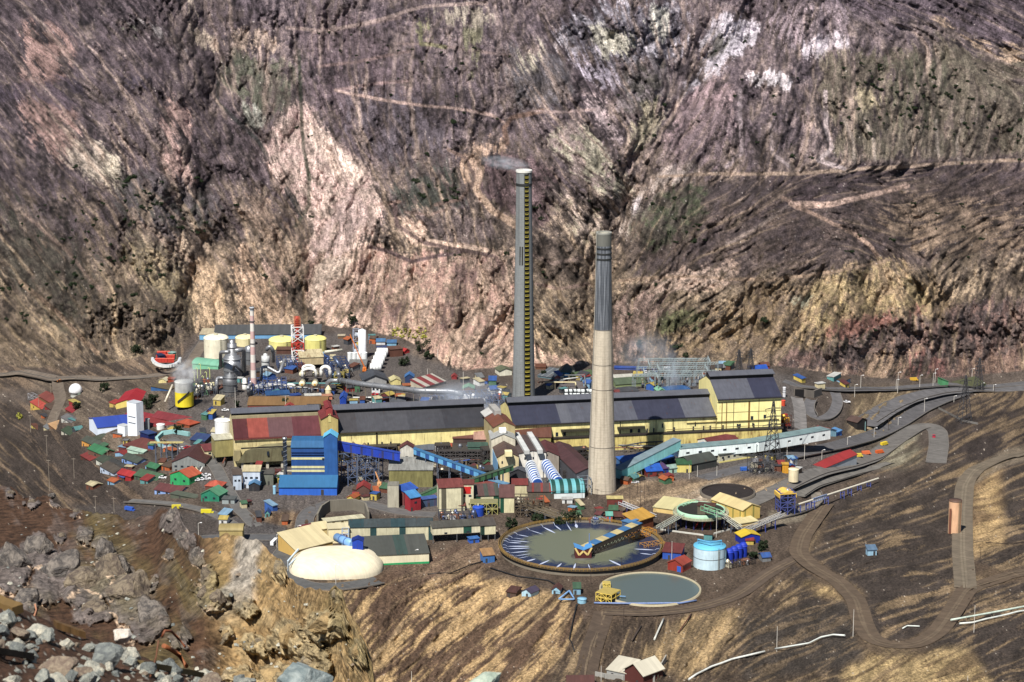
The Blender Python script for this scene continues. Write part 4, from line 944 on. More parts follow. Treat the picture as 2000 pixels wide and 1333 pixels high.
# ---- stacks
def stack2():
 p=G(1176,966,z=0);p.y+=7.8;r=root('concrete_stack',p,0,'cream concrete chimney with soot-blackened upper third, the nearer of the two tall stacks','chimney')
 h=149.0;zf=h*.635
 def rr(z):t=z/h;return 7.9*(1-t)**1.35*.52+7.9*.48+.2*(1-t)-.0 if False else 4.2+4.1*(1-t)**1.4
 MB().lathe([(rr(zf*i/24),zf*i/24-(2 if i==0 else 0))for i in range(25)],64).build('shaft',SHAFT,r,True)
 MB().lathe([(rr(zf+(h-zf)*i/12)+.05,zf+(h-zf)*i/12)for i in range(13)],64).build('sooty_shaft',SOOT_SHEEN,r,True)
 for z_ in(zf,h*.50,h*.405,h*.18):MB().lathe([(rr(z_)+.12,z_-.15),(rr(z_)+.2,z_),(rr(z_)+.12,z_+.15)],64).build('joint_ring',plain((112,104,94)),r)
 for z_,e in((h*.905,.35),(h*.925,.3),(h*.945,.3)):MB().lathe([(rr(z_),z_-.5),(rr(z_)+e,z_-.4),(rr(z_)+e,z_+.4),(rr(z_),z_+.5)],48).build('gallery_ring',plain((44,46,46)),r)
 MB().lathe([(rr(h)+.2,h-.2),(rr(h)+.2,h+.7),(rr(h)-.8,h+.7),(rr(h)-.9,h-3)],48).build('rim',plain((140,140,132)),r)
 MB().lathe([(rr(h)+.12,h*.955),(rr(h)+.12,h-.3)],48).build('cap_band',plain((104,104,98)),r)
 MB().lathe([(rr(h)-.9,h-.2),(0,h-.3)],32).build('mouth',plain((196,190,170)),r)
 l=MB()
 for s_ in(-.35,.35):
  for i in range(16):
   z0,z1=h*i/16,h*(i+1)/16;a=1.12*math.pi
   l.beam(((rr(z0)+.3)*math.cos(a),(rr(z0)+.3)*math.sin(a)+s_,z0),((rr(z1)+.3)*math.cos(a),(rr(z1)+.3)*math.sin(a)+s_,z1),.22)
 for i in range(90):
  z0=h*i/90;a=1.12*math.pi;l.beam(((rr(z0)+.3)*math.cos(a),(rr(z0)+.3)*math.sin(a)-.35,z0),((rr(z0)+.3)*math.cos(a),(rr(z0)+.3)*math.sin(a)+.35,z0),.15)
 l.build('ladder',plain((170,166,156)),r)
def shaft_mat(c,c2,scale,amt,name,rings=True):
 m=bpy.data.materials.new(name);m.use_nodes=True;n=m.node_tree.nodes;l=m.node_tree.links;b=n['Principled BSDF'];b.inputs['Roughness'].default_value=.85
 tc=n.new('ShaderNodeTexCoord');mp=n.new('ShaderNodeMapping');mp.inputs['Scale'].default_value=(1,1,.022);l.new(tc.outputs['Object'],mp.inputs[0])
 t=n.new('ShaderNodeTexNoise');t.inputs['Scale'].default_value=scale;t.inputs['Detail'].default_value=6;l.new(mp.outputs[0],t.inputs[0])
 t2=n.new('ShaderNodeTexNoise');t2.inputs['Scale'].default_value=.5;t2.inputs['Detail'].default_value=8;t2.inputs['Roughness'].default_value=.75;l.new(tc.outputs['Object'],t2.inputs[0])
 sp=n.new('ShaderNodeSeparateXYZ');l.new(tc.outputs['Object'],sp.inputs[0])
 r_=n.new('ShaderNodeMapRange');r_.inputs[1].default_value=.5-amt*.1;r_.inputs[2].default_value=.68;l.new(t.outputs['Fac'],r_.inputs[0])
 mx=n.new('ShaderNodeMix');mx.data_type='RGBA';l.new(r_.outputs[0],mx.inputs[0]);mx.inputs[6].default_value=(*lin(c),1);mx.inputs[7].default_value=(*lin(c2),1)
 q=n.new('ShaderNodeMapRange');q.inputs[1].default_value=.3;q.inputs[2].default_value=.7;q.inputs[3].default_value=.82;q.inputs[4].default_value=1.12;l.new(t2.outputs['Fac'],q.inputs[0])
 s1=n.new('ShaderNodeVectorMath');s1.operation='SCALE';l.new(mx.outputs[2],s1.inputs[0]);l.new(q.outputs[0],s1.inputs['Scale'])
 fr=n.new('ShaderNodeMath');fr.operation='PINGPONG';fr.inputs[1].default_value=.75;l.new(sp.outputs[2],fr.inputs[0])
 g=n.new('ShaderNodeMapRange');g.inputs[1].default_value=0;g.inputs[2].default_value=.16;g.inputs[3].default_value=.86;g.inputs[4].default_value=1;l.new(fr.outputs[0],g.inputs[0])
 s2=n.new('ShaderNodeVectorMath');s2.operation='SCALE';l.new(s1.outputs[0],s2.inputs[0]);l.new(g.outputs[0],s2.inputs['Scale'])
 l.new(s2.outputs[0],b.inputs['Base Color']);return m
SHAFT=shaft_mat((186,175,157),(150,139,123),.6,.4,'concrete_shaft');SOOT_SHEEN=shaft_mat((84,88,95),(150,154,162),1.6,.5,'sooty_sheen_concrete');SOOT_SHEEN.node_tree.nodes['Principled BSDF'].inputs['Roughness'].default_value=.42;SOOT_SHEEN.node_tree.nodes['Principled BSDF'].inputs['Metallic'].default_value=.25  # pale streaks over the soot tone stand in for a highlight
GREY=shaft_mat((122,125,126),(100,103,104),.5,.4,'grey_concrete')
stack2()
def stack1():
 p=G(1023,792,z=0);r=root('grey_stack',(p.x,p.y+7,0),0,'farther tall grey concrete chimney with a dark ladder slot full of yellow landings','chimney')
 h=152.0
 def rr(z):return 4.9+2.5*(1-z/h)**1.2
 a0,a1=math.radians(-87),math.radians(-52)
 seg=[];N=40;full=2*math.pi-(a1-a0)
 angs=[a1+full*i/N for i in range(N+1)];ZZ=[h*i/20-(2 if i==0 else 0)for i in range(21)]
 m=MB();vs=[(rr(max(z,0))*math.cos(a),rr(max(z,0))*math.sin(a),z)for z in ZZ for a in angs]
 m.add(vs,[(i*(N+1)+k,i*(N+1)+k+1,(i+1)*(N+1)+k+1,(i+1)*(N+1)+k)for i in range(20)for k in range(N)])
 m.build('shaft',GREY,r,True)
 m=MB()
 for k_ in(.80,):
  vs=[]
  for z in ZZ:
   q=rr(max(z,0));vs+=[(q*math.cos(a1),q*math.sin(a1),z),(q*k_*math.cos(a1),q*k_*math.sin(a1),z),(q*k_*math.cos(a0),q*k_*math.sin(a0),z),(q*math.cos(a0),q*math.sin(a0),z)]
  m.add(vs,[(i*4+k,i*4+k+1,i*4+4+k+1,i*4+4+k)for i in range(20)for k in range(3)])
 m.build('ladder_slot',plain((40,42,42)),r)
 am=(a0+a1)/2
 for i in range(50):
  z=4+(h-8)*i/49;q=rr(z);w=(a1-a0)*.36
  m=MB();poly=[(q*f*math.cos(am+s_*w),q*f*math.sin(am+s_*w))for s_,f in((-1,.82),(1,.82),(1,1.02),(-1,1.02))]
  m.prismz(poly,z,z+.22)
  for s_ in(-1,1):m.beam((q*1.02*math.cos(am+s_*w),q*1.02*math.sin(am+s_*w),z+.2),(q*1.02*math.cos(am+s_*w),q*1.02*math.sin(am+s_*w),z+1.2),.14)
  m.beam((q*1.02*math.cos(am-w),q*1.02*math.sin(am-w),z+1.2),(q*1.02*math.cos(am+w),q*1.02*math.sin(am+w),z+1.2),.16)
  m.build('landing',plain((176,160,58)),r)
 for z_ in(h*.945,):MB().lathe([(rr(z_),z_-1),(rr(z_)+.25,z_-.8),(rr(z_)+.25,z_+.6),(rr(z_),z_+.8)],48).build('collar',plain((44,46,46)),r)
 MB().lathe([(rr(h),h-.8),(rr(h)+.35,h-.6),(rr(h)+.35,h+.6),(rr(h)-.8,h+.6),(rr(h)-1,h-2)],48).build('rim',plain((214,212,204)),r)
 MB().lathe([(rr(h)-.9,h-.2),(0,h-.3)],32).build('mouth',plain((196,196,190)),r)
 for a in(-100,-115):MB().beam((rr(95)*math.cos(math.radians(a))*1.0,rr(95)*math.sin(math.radians(a))*1.0,92),(rr(104)*math.cos(math.radians(a)),rr(104)*math.sin(math.radians(a)),104),1.0,.3).build('port',plain((56,56,54)),r)
 for i in range(5):MB().lathe([(1.0,2),(.2,4.2),(0,4.2)],8,-6.6+i*2.2,-7.6).build('rusty_hopper',plain((92,52,42)),r)
stack1()
# ---------------------------------------------------------------- blue tower building and the conveyors
BL,BLD,BLL=(38,84,152),(34,72,140),(46,112,166)
c,rz,L=frame2((545,968),(658,968),12,z=0)
x=root('blue_bin_building',c,rz,'big deep blue sheet building with three yellow stripes and a sloping front annex','industrial building')
hx=L/2
def bx(name,x0,x1,y0,y1,z0,z1,c_,par,**k):return MB().box(x0,x1,y0,y1,z0,z1).build(name,c_ if not isinstance(c_,tuple)else mat(c_,**k),par)
w,q=MB(),MB();w.prismx([(-6,-1.5),(3,-1.5),(3,9),(-6,4.6)],-hx,hx);w.build('annex_wall',mat((40,96,200),.05,.2,0,'w',2),x)
q.prismx([(-6.5,4.6),(3,9.1),(3,9.5),(-6.5,4.95)],-hx-.2,hx+.2);q.build('annex_roof',mat((40,110,166),.06,.15,0,'x',3),x)
xa,xb=-hx+L*.2,hx-L*.235
MB().prismx([(3.02,-1),(14,-1),(14,29),(7,28),(3.02,25.5)],xa,xb).build('wall',mat((32,72,134),.05,.2,0,'w',2),x)
MB().prismx([(2.6,25.4),(7,28.1),(14,29.1),(14,29.4),(7,28.5),(2.6,25.8)],xa-.2,xb).build('roof',mat((44,104,160),.06,.2,0,'x',3),x)
for z0 in(18.5,13.4,11.2):bx('yellow_strip',xa,xb+.3,2.85,3.0,z0,z0+1.3,(206,200,146),x)
for z0 in(22.8,21.4):bx('ledge',xa,xb,2.4,3.01,z0,z0+.35,(28,60,116),x)
bx('tower_wall',xb,hx+.02,2.9,10.5,-1,31.5,(36,84,150),x,axis='w',panel=2.0,var=.05)
a_=MB();a_.prism([(xb-.3,31.4),((xb+hx)/2,34.2),(hx+.3,31.4),(hx+.3,31.8),((xb+hx)/2,34.6),(xb-.3,31.8)],2.5,11);a_.build('tower_roof',mat((84,166,206),.05,.1),x)
MB().prism([(xb,31.5),(hx,31.5),((xb+hx)/2,34.1)],2.9,10.5).build('tower_gable',mat((36,84,150)),x)
bx('door',hx-9,hx-7.4,-6.12,-5.95,.2,3.4,DOORM,x);bx('window',xb-1,xb+.2,2.7,2.9,18.4,19.4,GLASS,x)
tank('water_tank','small pale blue tank by the left corner of the deep blue building',536,966,3,15,(140,190,216),cat='tank',ladder=False,z=0)
p=G(558,955,z=0);r=root('spiral_duct',p,0,'upright silver duct wound with a spiral strake left of the deep blue building','duct')
MB().lathe([(1.1,-1),(1.1,29),(1.3,29),(1.3,30.5),(.9,30.5)],16).build('duct',plain((150,154,160),.35,.6),r,True)
s_=MB();s_.tube([(1.2*math.cos(i*.5),1.2*math.sin(i*.5),12+i*.22)for i in range(76)],.16,5);s_.build('strake',plain((104,112,126)),r)
bx('bracket',-1.5,5,-.4,.4,10.4,11,plain((190,184,160)),r)
gallery('blue_conveyor','royal blue enclosed conveyor sloping down from the blue tower to the white headhouse',P(657,878,21.5),P(781,900,14),3.4,4.6,(32,62,178),(40,74,190),'flat',2,wstripes=((52,60,120),6.0,.22))
r=bld('concrete_bin_house','block of dirty yellow-green sheeting with grey roof carrying the white headhouse',(760,952),(845,952),14,33,'shed',3.4,(132,126,78),(160,160,154),cat='industrial building',z=0,dirt=.45,door=0)
r=bld('bin_headhouse','tall dirty white headhouse with maroon hipped roof where the blue conveyors meet',(782,922),(808,922),7,46,'gable',2.4,(206,202,190),(118,64,62),'y',cat='headhouse',z=0,wins=1,dirt=.4,door=0)
gallery('pale_blue_conveyor','pale blue conveyor with a lattice edge running down from the white headhouse into the plant',P(809,886,17),P(948,936,4),3.4,3.0,(90,158,206),(64,130,186),'flat',5,wstripes=((40,78,140),5.2,.45))
gallery('green_conveyor','dark green conveyor rising from the red-roofed mill to the brown screening head',P(905,950,3),P(1002,918,11),2.8,2.6,(50,92,58),(76,92,74),'flat',4,wstripes=((30,50,36),3.6,.35))
gallery('green_conveyor','short green conveyor climbing from the blue-roofed hut into the cream mill',P(818,976,2),P(858,958,7),2.6,2.6,(58,106,66),(84,108,80),'flat',1)
gallery('blue_conveyor','short pale blue conveyor lying right of the red-roofed mill',P(949,945,3),P(992,956,1.5),4,3,(86,140,188),(104,156,196),'flat',1)
bld('drive_hut','small brown-roofed red head house where the green conveyor ends',(997,920),(1018,920),6,22,'gable',1.6,(110,44,42),(74,62,60),'y',cat='headhouse',z=0,wins=1,door=0)
bld('drive_hut','open dark grey-roofed drive house below the brown-roofed head house',(995,948),(1028,948),8,24,'gable',2.2,(50,50,56),(88,92,104),'y',cat='headhouse',z=0,door=0)
bx('belt_hood',-3,3,-5.2,-4,1,4,plain((190,190,186)),[o for o in COL.objects if o.name.startswith('drive_hut')][-1])
def tube_conv(label,a,b,za,zb,dark):
 A=P(a[0],a[1],za);B=P(b[0],b[1],zb);d=B-A;L=math.hypot(d.x,d.y);rz=math.atan2(d.y,d.x)
 r=root('tube_conveyor',A,rz,label,'conveyor','royal blue tube conveyors with white hoops');s=d.z/L
 def arc(x,w):return[(x,w*math.cos(math.pi*k/10),s*x+1.6+w*math.sin(math.pi*k/10))for k in range(11)]+[(x,-w,s*x-.5),(x,w,s*x-.5)]
 def ring(x0,x1,w,m,nm):
  m_=MB();a1,a2=arc(x0,w),arc(x1,w);n=13;m_.add(a1+a2,[tuple(range(n)),tuple(range(2*n-1,n-1,-1))]+[(i,i+n,(i+1)%n+n,(i+1)%n)for i in range(n)]);m_.build(nm,m,r)
 n=9
 for i in range(n):
  c_=(56,62,84)if i<dark else(34,74,150);ring(L*i/n+.02,L*(i+1)/n-.02,3.0,mat(c_,.05,.2,0,'w',3),'hood')
  ring(L*(i+.5)/n-.35,L*(i+.5)/n+.35,3.2,plain((196,204,214)),'white_hoop')
 bx('ridge_pipe',0,L,-.15,.15,0,.1,plain((40,44,60)),r)
 for i in range(4):
  xx=L*(i+.5)/4;m_=MB()
  for y in(-2.5,2.5):m_.beam((xx,y,s*xx-.4),(xx,y,-A.z-1),.4)
  m_.build('leg',plain((90,94,104)),r)
tube_conv('left tube conveyor, dark at the top then royal blue, with white hoops',(1036,914),(1050,952),11,4,3)
tube_conv('right tube conveyor, all royal blue with white hoops',(1066,912),(1091,948),11,5,0)
r=bld('striped_store','barrel-roofed store striped dark green, cyan and white at the foot of the tube conveyors',(1078,975),(1142,973),16,10,'barrel',5.4,(206,214,214),(110,196,206),'x',cat='warehouse',z=0,rstripes=((26,82,74),4.6,.5),dirt=.12,rust=0,door=0)
bld('pump_house','white box by the foot of the striped barrel store',(1098,984),(1118,984),4,8,'flat',0,(214,216,214),(200,200,196),cat='hut',z=0)
bld('concrete_tower','windowless pale concrete tower block with faint cracks, left of the red and blue huts',(757,992),(779,992),8,42,'flat',0,(176,170,150),(150,146,132),cat='tower',z=0,ov=0,dirt=.3,door=0)
bld('control_hut','narrow red hut under a pale blue gable roof, front one of the pair',(802,1000),(822,996),6,26,'shed',2.2,(158,40,50),(70,150,220),cat='hut',z=0,wins=1,wstripes=None)
bld('control_hut','maroon hut with a deep blue roof standing behind the narrow red one',(789,988),(816,980),6,26,'shed',2.0,(122,70,70),(46,92,196),cat='hut',z=0,rust=0)
bld('belt_shed','low blue and green sheet shed right of the narrow red hut',(823,992),(855,988),5,15,'flat',0,(60,80,110),(70,100,180),cat='shed',z=0,wstripes=((70,70,100),4,.4))
bld('site_hut','brick-red gabled hut with brown base by the orange crane truck',(697,972),(722,972),9,16,'gable',2.4,(96,70,62),(166,56,52),'y',cat='hut',z=0,rust=0,wins=0)
bld('guard_hut','tiny red-roofed kiosk just in front of the brick-red gabled hut',(689,974),(700,974),4,6,'gable',1,(190,170,170),(180,50,52),'x',cat='kiosk',z=0,rust=0)
bld('cream_mill','tall cream mill building with maroon roof and grey upright stripes, leftmost of its row',(858,1000),(905,998),11,46,'shed',1.6,(214,206,170),(138,68,62),cat='industrial building',z=0,wstripes=((96,92,76),11,.25),door=0)
r=bld('cream_mill','stepped cream block with red stair tower in the middle of the mill row',(900,995),(925,995),9,48,'flat',0,(210,202,168),(128,66,58),cat='industrial building',z=0,wins=2,wrows=3,door=0)
bx('red_panel',-3,2,-4.7,-4.52,9,13,plain((196,36,34)),r)
bld('mill_annex','low maroon-roofed annex in front of the cream mill row',(874,998),(908,998),6,10,'shed',1.6,(190,184,150),(134,72,64),cat='industrial building',z=0,door=0)
bld('mill_wing','long flat maroon-roofed upper wing at the right of the cream mill',(918,962),(966,962),8,14,'shed',1.6,(204,196,160),(140,70,64),cat='industrial building',z=0,door=0)
bld('mill_wing','maroon and green patched roof over a dark green wall, right end of the mill row',(918,992),(975,990),10,22,'shed',3.6,(204,198,160),(104,74,72),cat='industrial building',z=0,rstripes=((78,84,76),6,.4),wstripes=((30,74,58),18,.6),door=0)
bld('transfer_tower','cream tower with one dark green stripe and maroon roof right of the mills',(976,1002),(1004,1002),9,30,'shed',4.2,(214,206,164),(110,72,68),cat='tower',z=0,wstripes=((28,80,60),8.2,.26),door=0)
bld('transfer_tower','small red-roofed cream top house beside the dark belt roof',(1000,970),(1030,970),7,22,'shed',1.4,(200,190,150),(134,56,52),cat='tower',z=0,door=0)
bld('belt_house','long low roof patched red and grey leading to the striped barrel store',(1030,975),(1082,975),8,14,'shed',2.4,(90,84,74),(96,78,74),cat='shed',z=0,rstripes=((150,62,56),5,.25),door=0)
for i in range(3):
 gallery('open_conveyor',('upper','middle','lower')[i]+' of the three rusty open belt conveyors below the striped store',P(1008+i*10,975+i*9,7-i),P(1090+i*8,1004+i*8,4-i),2.2,2,(120,106,84),legs=3,open_=True,cat='conveyor')
lattice('crusher_stand','dark timber and steel crusher frame under the open belt conveyors',(1005,1012),(1062,1012),12,34,5,2,3,(84,72,58),clutter=16,z=0,w=.5)
lattice('mill_staging','yellow railed platforms in front of the mill row',(918,1006),(972,1006),8,22,5,2,2,(166,160,92),clutter=8,z=0,w=.3,deck=(120,116,80))
lattice('hopper_rack','dark machinery frame behind the green-roofed gallery',(858,1018),(930,1016),8,14,6,2,1,(60,62,72),clutter=20,z=0,w=.35)
tank('blue_bin','royal blue rounded bin above the green-roofed gallery',934,1010,11,16,(26,66,176),top='dome',cat='bin',ladder=False,z=0)
r=bld('green_gallery','long green-roofed two-tier store with cream wall panels',(682,1058),(845,1055),9,27,'shed',1.4,(196,190,158),(72,82,84),cat='warehouse',z=0,wstripes=((40,70,72),15.5,.22),rstripes=((52,78,84),22,.35),door=0)
r=bld('elevated_gallery','raised cream gallery with green panels on stilts leading right',(845,1062),(940,1056),7,30,'shed',1.2,(208,200,168),(90,88,80),cat='conveyor',z=0,lift=4.6,wins=2,wh=.9,wstripes=((30,76,62),26,.17),door=0)
r=bld('gallery_head','cream box with dark green stripe on dark stilts ending the raised gallery',(939,1058),(968,1056),8,30,'shed',1.6,(214,206,168),(92,84,78),cat='headhouse',z=0,lift=3.6,wstripes=((30,60,50),8,.26),door=0)
bld('blue_store','small bright blue hut under the raised gallery',(918,1062),(936,1060),4,8,'flat',0,(46,96,196),(60,120,200),cat='hut',z=0)
r=bld('concentrate_store','wide dark grey-green roofed store with cream wall on green footing',(712,1106),(838,1100),24,19,'shed',2.6,(214,204,172),(84,86,80),cat='warehouse',z=0,trim=(40,150,90),dirt=.15,rust=.02,rstripes=((64,84,78),30,.2),door=0)
bx('green_post',-14.5,-12.6,-13.2,-13.0,-.5,4.3,plain((40,150,96)),r)
MB().add([(hx_,-8,4),(hx_+13,6,1),(hx_+13,13,2),(hx_,13,11),(hx_,-8,-1),(hx_+13,6,-2)],[(0,1,2,3),(4,5,1,0)])if False else None
bld('concentrate_store','cream shed with one big sloping cream roof and ochre wall beside the dome',(578,1090),(650,1072),16,14,'shed',5.5,(196,158,84),(226,208,158),cat='warehouse',z=0,dirt=.1,rust=0,door=0)
r=bld('dryer_house','cream box house with maroon doorway and rounded top feeding the blue tube',(642,1062),(682,1060),9,28,'flat',0,(228,212,164),(230,216,170),cat='industrial building',z=0,dirt=.08,rust=0,door=0)
bx('dark_doorway',-1,4.6,-4.65,-4.52,1.5,5,plain((92,40,40)),r)
bld('ramp_building','small cream lean-to left of the cream box house',(618,1052),(644,1048),6,16,'shed',2,(214,190,130),(228,212,160),cat='shed',z=0,rust=0,dirt=.1)
A=P(658,1050,8);B=P(690,1064,9);r=root('blue_tube',A,0,'pale blue round conveyor tube dropping towards the dome','conveyor')
q0=B-A;MB().tube([(0,0,0),q0],2.3,16).build('tube',plain((110,156,210),.4),r,True)
for t in(.3,.62):MB().tube([q0*t,q0*(t+.03)],2.5,16).build('hoop',plain((60,90,150)),r)
r=bld('tube_cab','deep blue cab with pitched roof standing on the cream dome',(688,1072),(709,1072),5,15,'gable',1.2,(22,58,172),(20,50,150),'y',cat='cabin',z=9,door=0)
lattice('stair_tower','pale blue stair frame between the cream box house and the green gallery',(668,1070),(681,1070),4,34,1,1,5,(150,170,196),z=0,w=.25)
c=G(657,1109,z=0);k=mpp(c);r=root('storage_dome',c,math.radians(3),'large oblong cream dome building in front of the plant','dome')
MB_V=MB();nU,nW=48,12;a_x,a_y,hz=92*k,19.5,9.0;vs=[]
for j in range(nW+1):
 ph=math.pi/2*j/nW
 for i in range(nU):
  t=2*math.pi*i/nU;ct,st_=math.cos(t),math.sin(t);sq=(abs(ct)**2.6+abs(st_)**2.6)**(-1/2.6)
  q=math.cos(ph)**.62;vs.append((a_x*ct*sq*(q*.80+.20*(1-(1-q)**1))if True else 0,a_y*st_*sq*q,hz*math.sin(ph)))
MB_V.add([(x_,y_,z_-(1.5 if i<nU else 0))for i,(x_,y_,z_)in enumerate(vs)],[(j*nU+i,j*nU+(i+1)%nU,(j+1)*nU+(i+1)%nU,(j+1)*nU+i)for j in range(nW)for i in range(nU)])
MB_V.build('shell',mat((214,202,174),.08,.2,0,'w',4,.8),r,True)
MB().lathe([(1,-1.6),(1,.7),(.985,.7)],48,0,0,a_x*1.0,a_y*1.0).build('ring_wall',plain((190,182,166)),r)
m_=MB();m_.beam((-a_x*1.02,-4,-1),(-a_x*1.02,-4,5),.3);m_.beam((-a_x*1.02,-4,5),(-a_x*.8,4,9),.8);m_.beam((-a_x*.98,-8,4.5),(-a_x*.85,-2,6),.8);m_.build('stair',plain((176,190,200)),r)
bld('gas_kiosk','pale yellow block of two ribbed hoods standing by the road left of the dome',(429,1060),(474,1060),9,22,'barrel',2.2,(168,148,92),(176,156,98),'x',cat='hut',dirt=.2,rust=0,door=0)
r=bld('striped_annex','pale cream low building with brown upright stripes on a green base',(635,1030),(712,1022),6,10,'flat',0,(224,214,170),(226,218,180),cat='industrial building',z=0,wstripes=((120,104,70),5.0,.28),trim=(50,150,90),rust=0,door=0)
bld('side_house','maroon-roofed pale blue-walled house left of the cream box house',(594,1048),(618,1044),6,9,'shed',1.5,(150,170,196),(130,50,54),cat='house',z=0)
def strip_wall(name,label,pts,h0,h1,th,c_,closed=False,cat='wall'):
 o0=G(*pts[0]);r=root(name,o0,0,label,cat);m_=MB();q=[G(*p_)-o0 for p_ in pts]
 for i in range(len(q)-1):
  a,b=q[i],q[i+1];d=(b-a);d.z=0;d.normalize();n_=Vector((-d.y,d.x,0))*th
  m_.add([(a.x,a.y,a.z+h0),(b.x,b.y,b.z+h0),(b.x,b.y,b.z+h1),(a.x,a.y,a.z+h1),(a.x+n_.x,a.y+n_.y,a.z+h0),(b.x+n_.x,b.y+n_.y,b.z+h0),(b.x+n_.x,b.y+n_.y,b.z+h1),(a.x+n_.x,a.y+n_.y,a.z+h1)],[(0,1,2,3),(7,6,5,4),(3,2,6,7),(0,4,5,1),(1,5,6,2),(0,3,7,4)])
 m_.build('panels',plain(c_,.9),r);return r
strip_wall('retaining_wall','curved concrete retaining wall of the cutting behind the striped cream annex',[(622,1026),(630,1010),(645,1000),(690,997),(712,1004),(718,1022)],-1,6.5,1,(112,106,94))
for i,(a,b,d_,h_,lb)in enumerate([((668,905),(775,903),9,30,'dark steel framework against the hall wall under the royal blue conveyor'),((852,906),(880,905),7,34,'narrow dark frame beside the yellow hall wing'),((860,938),(975,932),10,14,'low dark machine racks in front of the tangled pipe rack'),((1080,905),(1150,900),7,22,'dark frame between the maroon aisle and the hall'),((785,905),(850,903),5,16,'dark frame in front of the blue control house'),((1100,940),(1146,955),6,20,'dark pipes and frame at the foot of the concrete stack'),((945,915),(990,912),9,34,'dark braced frame left of the brown screening house')]):
 lattice('dark_rack',lb,a,b,d_,h_,6,2,3,(58,54,54),clutter=14,w=.5,z=0,deck=(52,48,46))
for i,(u,v,h_,lb)in enumerate([(690,905,34,'left'),(712,903,30,'middle'),(760,902,26,'right')]):
 tank('hopper','rusty steel hopper on legs under the royal blue conveyor, %s of three'%lb,u,v,6,h_,(104,88,70),top='cone',rh=2,ladder=False,z=0,group='three rusty hoppers')
shed('dirty yellow low wing stepping out below the left hall wall',662,705,893,5,20,(92,86,66),(150,134,84),1)
shed('dark lean-to with a grey roof left of the pale-topped control house',735,785,893,6,26,(84,84,88),(64,58,52),1.5)
shed('rust-patched grey shed roof between the frames and the yellow wing',848,884,900,6,18,(110,96,84),(74,60,54),1.5)
# ---------------------------------------------------------------- thickeners, ponds and what stands round them
RAIL=plain((140,110,54));
def water_mat(c,c2,rough=.25):
 m=bpy.data.materials.new('slurry');m.use_nodes=True;n=m.node_tree.nodes;l=m.node_tree.links;b=n['Principled BSDF'];b.inputs['Roughness'].default_value=rough;b.inputs['Specular IOR Level'].default_value=.3
 tc=n.new('ShaderNodeTexCoord');vl=n.new('ShaderNodeVectorMath');vl.operation='LENGTH';l.new(tc.outputs['Object'],vl.inputs[0])
 t=n.new('ShaderNodeTexNoise');t.inputs['Scale'].default_value=.09;t.inputs['Detail'].default_value=7;t.inputs['Roughness'].default_value=.7;t.inputs['Distortion'].default_value=1.2;l.new(tc.outputs['Object'],t.inputs[0])
 ma=n.new('ShaderNodeMath');ma.operation='MULTIPLY_ADD';l.new(t.outputs['Fac'],ma.inputs[0]);ma.inputs[1].default_value=26;l.new(vl.outputs['Value'],ma.inputs[2])
 r_=n.new('ShaderNodeMapRange');r_.inputs[1].default_value=40;r_.inputs[2].default_value=46;l.new(ma.outputs[0],r_.inputs[0])
 mx=n.new('ShaderNodeMix');mx.data_type='RGBA';l.new(r_.outputs[0],mx.inputs[0]);mx.inputs[6].default_value=(*lin(c),1);mx.inputs[7].default_value=(*lin(c2),1)
 l.new(mx.outputs[2],b.inputs['Base Color'])
 w=n.new('ShaderNodeTexNoise');w.inputs['Scale'].default_value=.5;l.new(tc.outputs['Object'],w.inputs[0]);bp=n.new('ShaderNodeBump');bp.inputs['Strength'].default_value=.15;bp.inputs['Distance'].default_value=.2;l.new(w.outputs['Fac'],bp.inputs['Height']);l.new(bp.outputs[0],b.inputs['Normal'])
 return m
pc=G(1135,1075,z=0);PRX=154*mpp(pc)
Z1=3.0
r=root('thickener_tank',(pc.x,pc.y,0),0,'huge round thickener basin of grey-green slurry ringed by a yellow railed walkway','basin')
MB().lathe([(PRX+.9,-6),(PRX+.9,Z1),(PRX,Z1),(PRX,Z1-2.5)],96).build('rim_wall',plain((96,88,76),.9),r,True)
MB().lathe([(PRX+.3,Z1-.9),(0,Z1-.9)],96).build('slurry',water_mat((92,96,80),(30,38,62)),r)
rl=MB();N=132
for i in range(N):
 a,a2=2*math.pi*i/N,2*math.pi*(i+1)/N
 for rad in(PRX+1.0,PRX+1.9):
  p0=(rad*math.cos(a),rad*math.sin(a));p1=(rad*math.cos(a2),rad*math.sin(a2))
  rl.beam((*p0,Z1),(*p0,Z1+1.3),.22)
  for z_ in(Z1+.7,Z1+1.3):rl.beam((*p0,z_),(*p1,z_),.16)
rl.build('railing',RAIL,r)
MB().lathe([(PRX+.9,Z1-.2),(PRX+2.0,Z1-.2),(PRX+2.0,Z1+.05),(PRX+.9,Z1+.05)],96).build('walkway',plain((84,68,46)),r)
fo=MB()
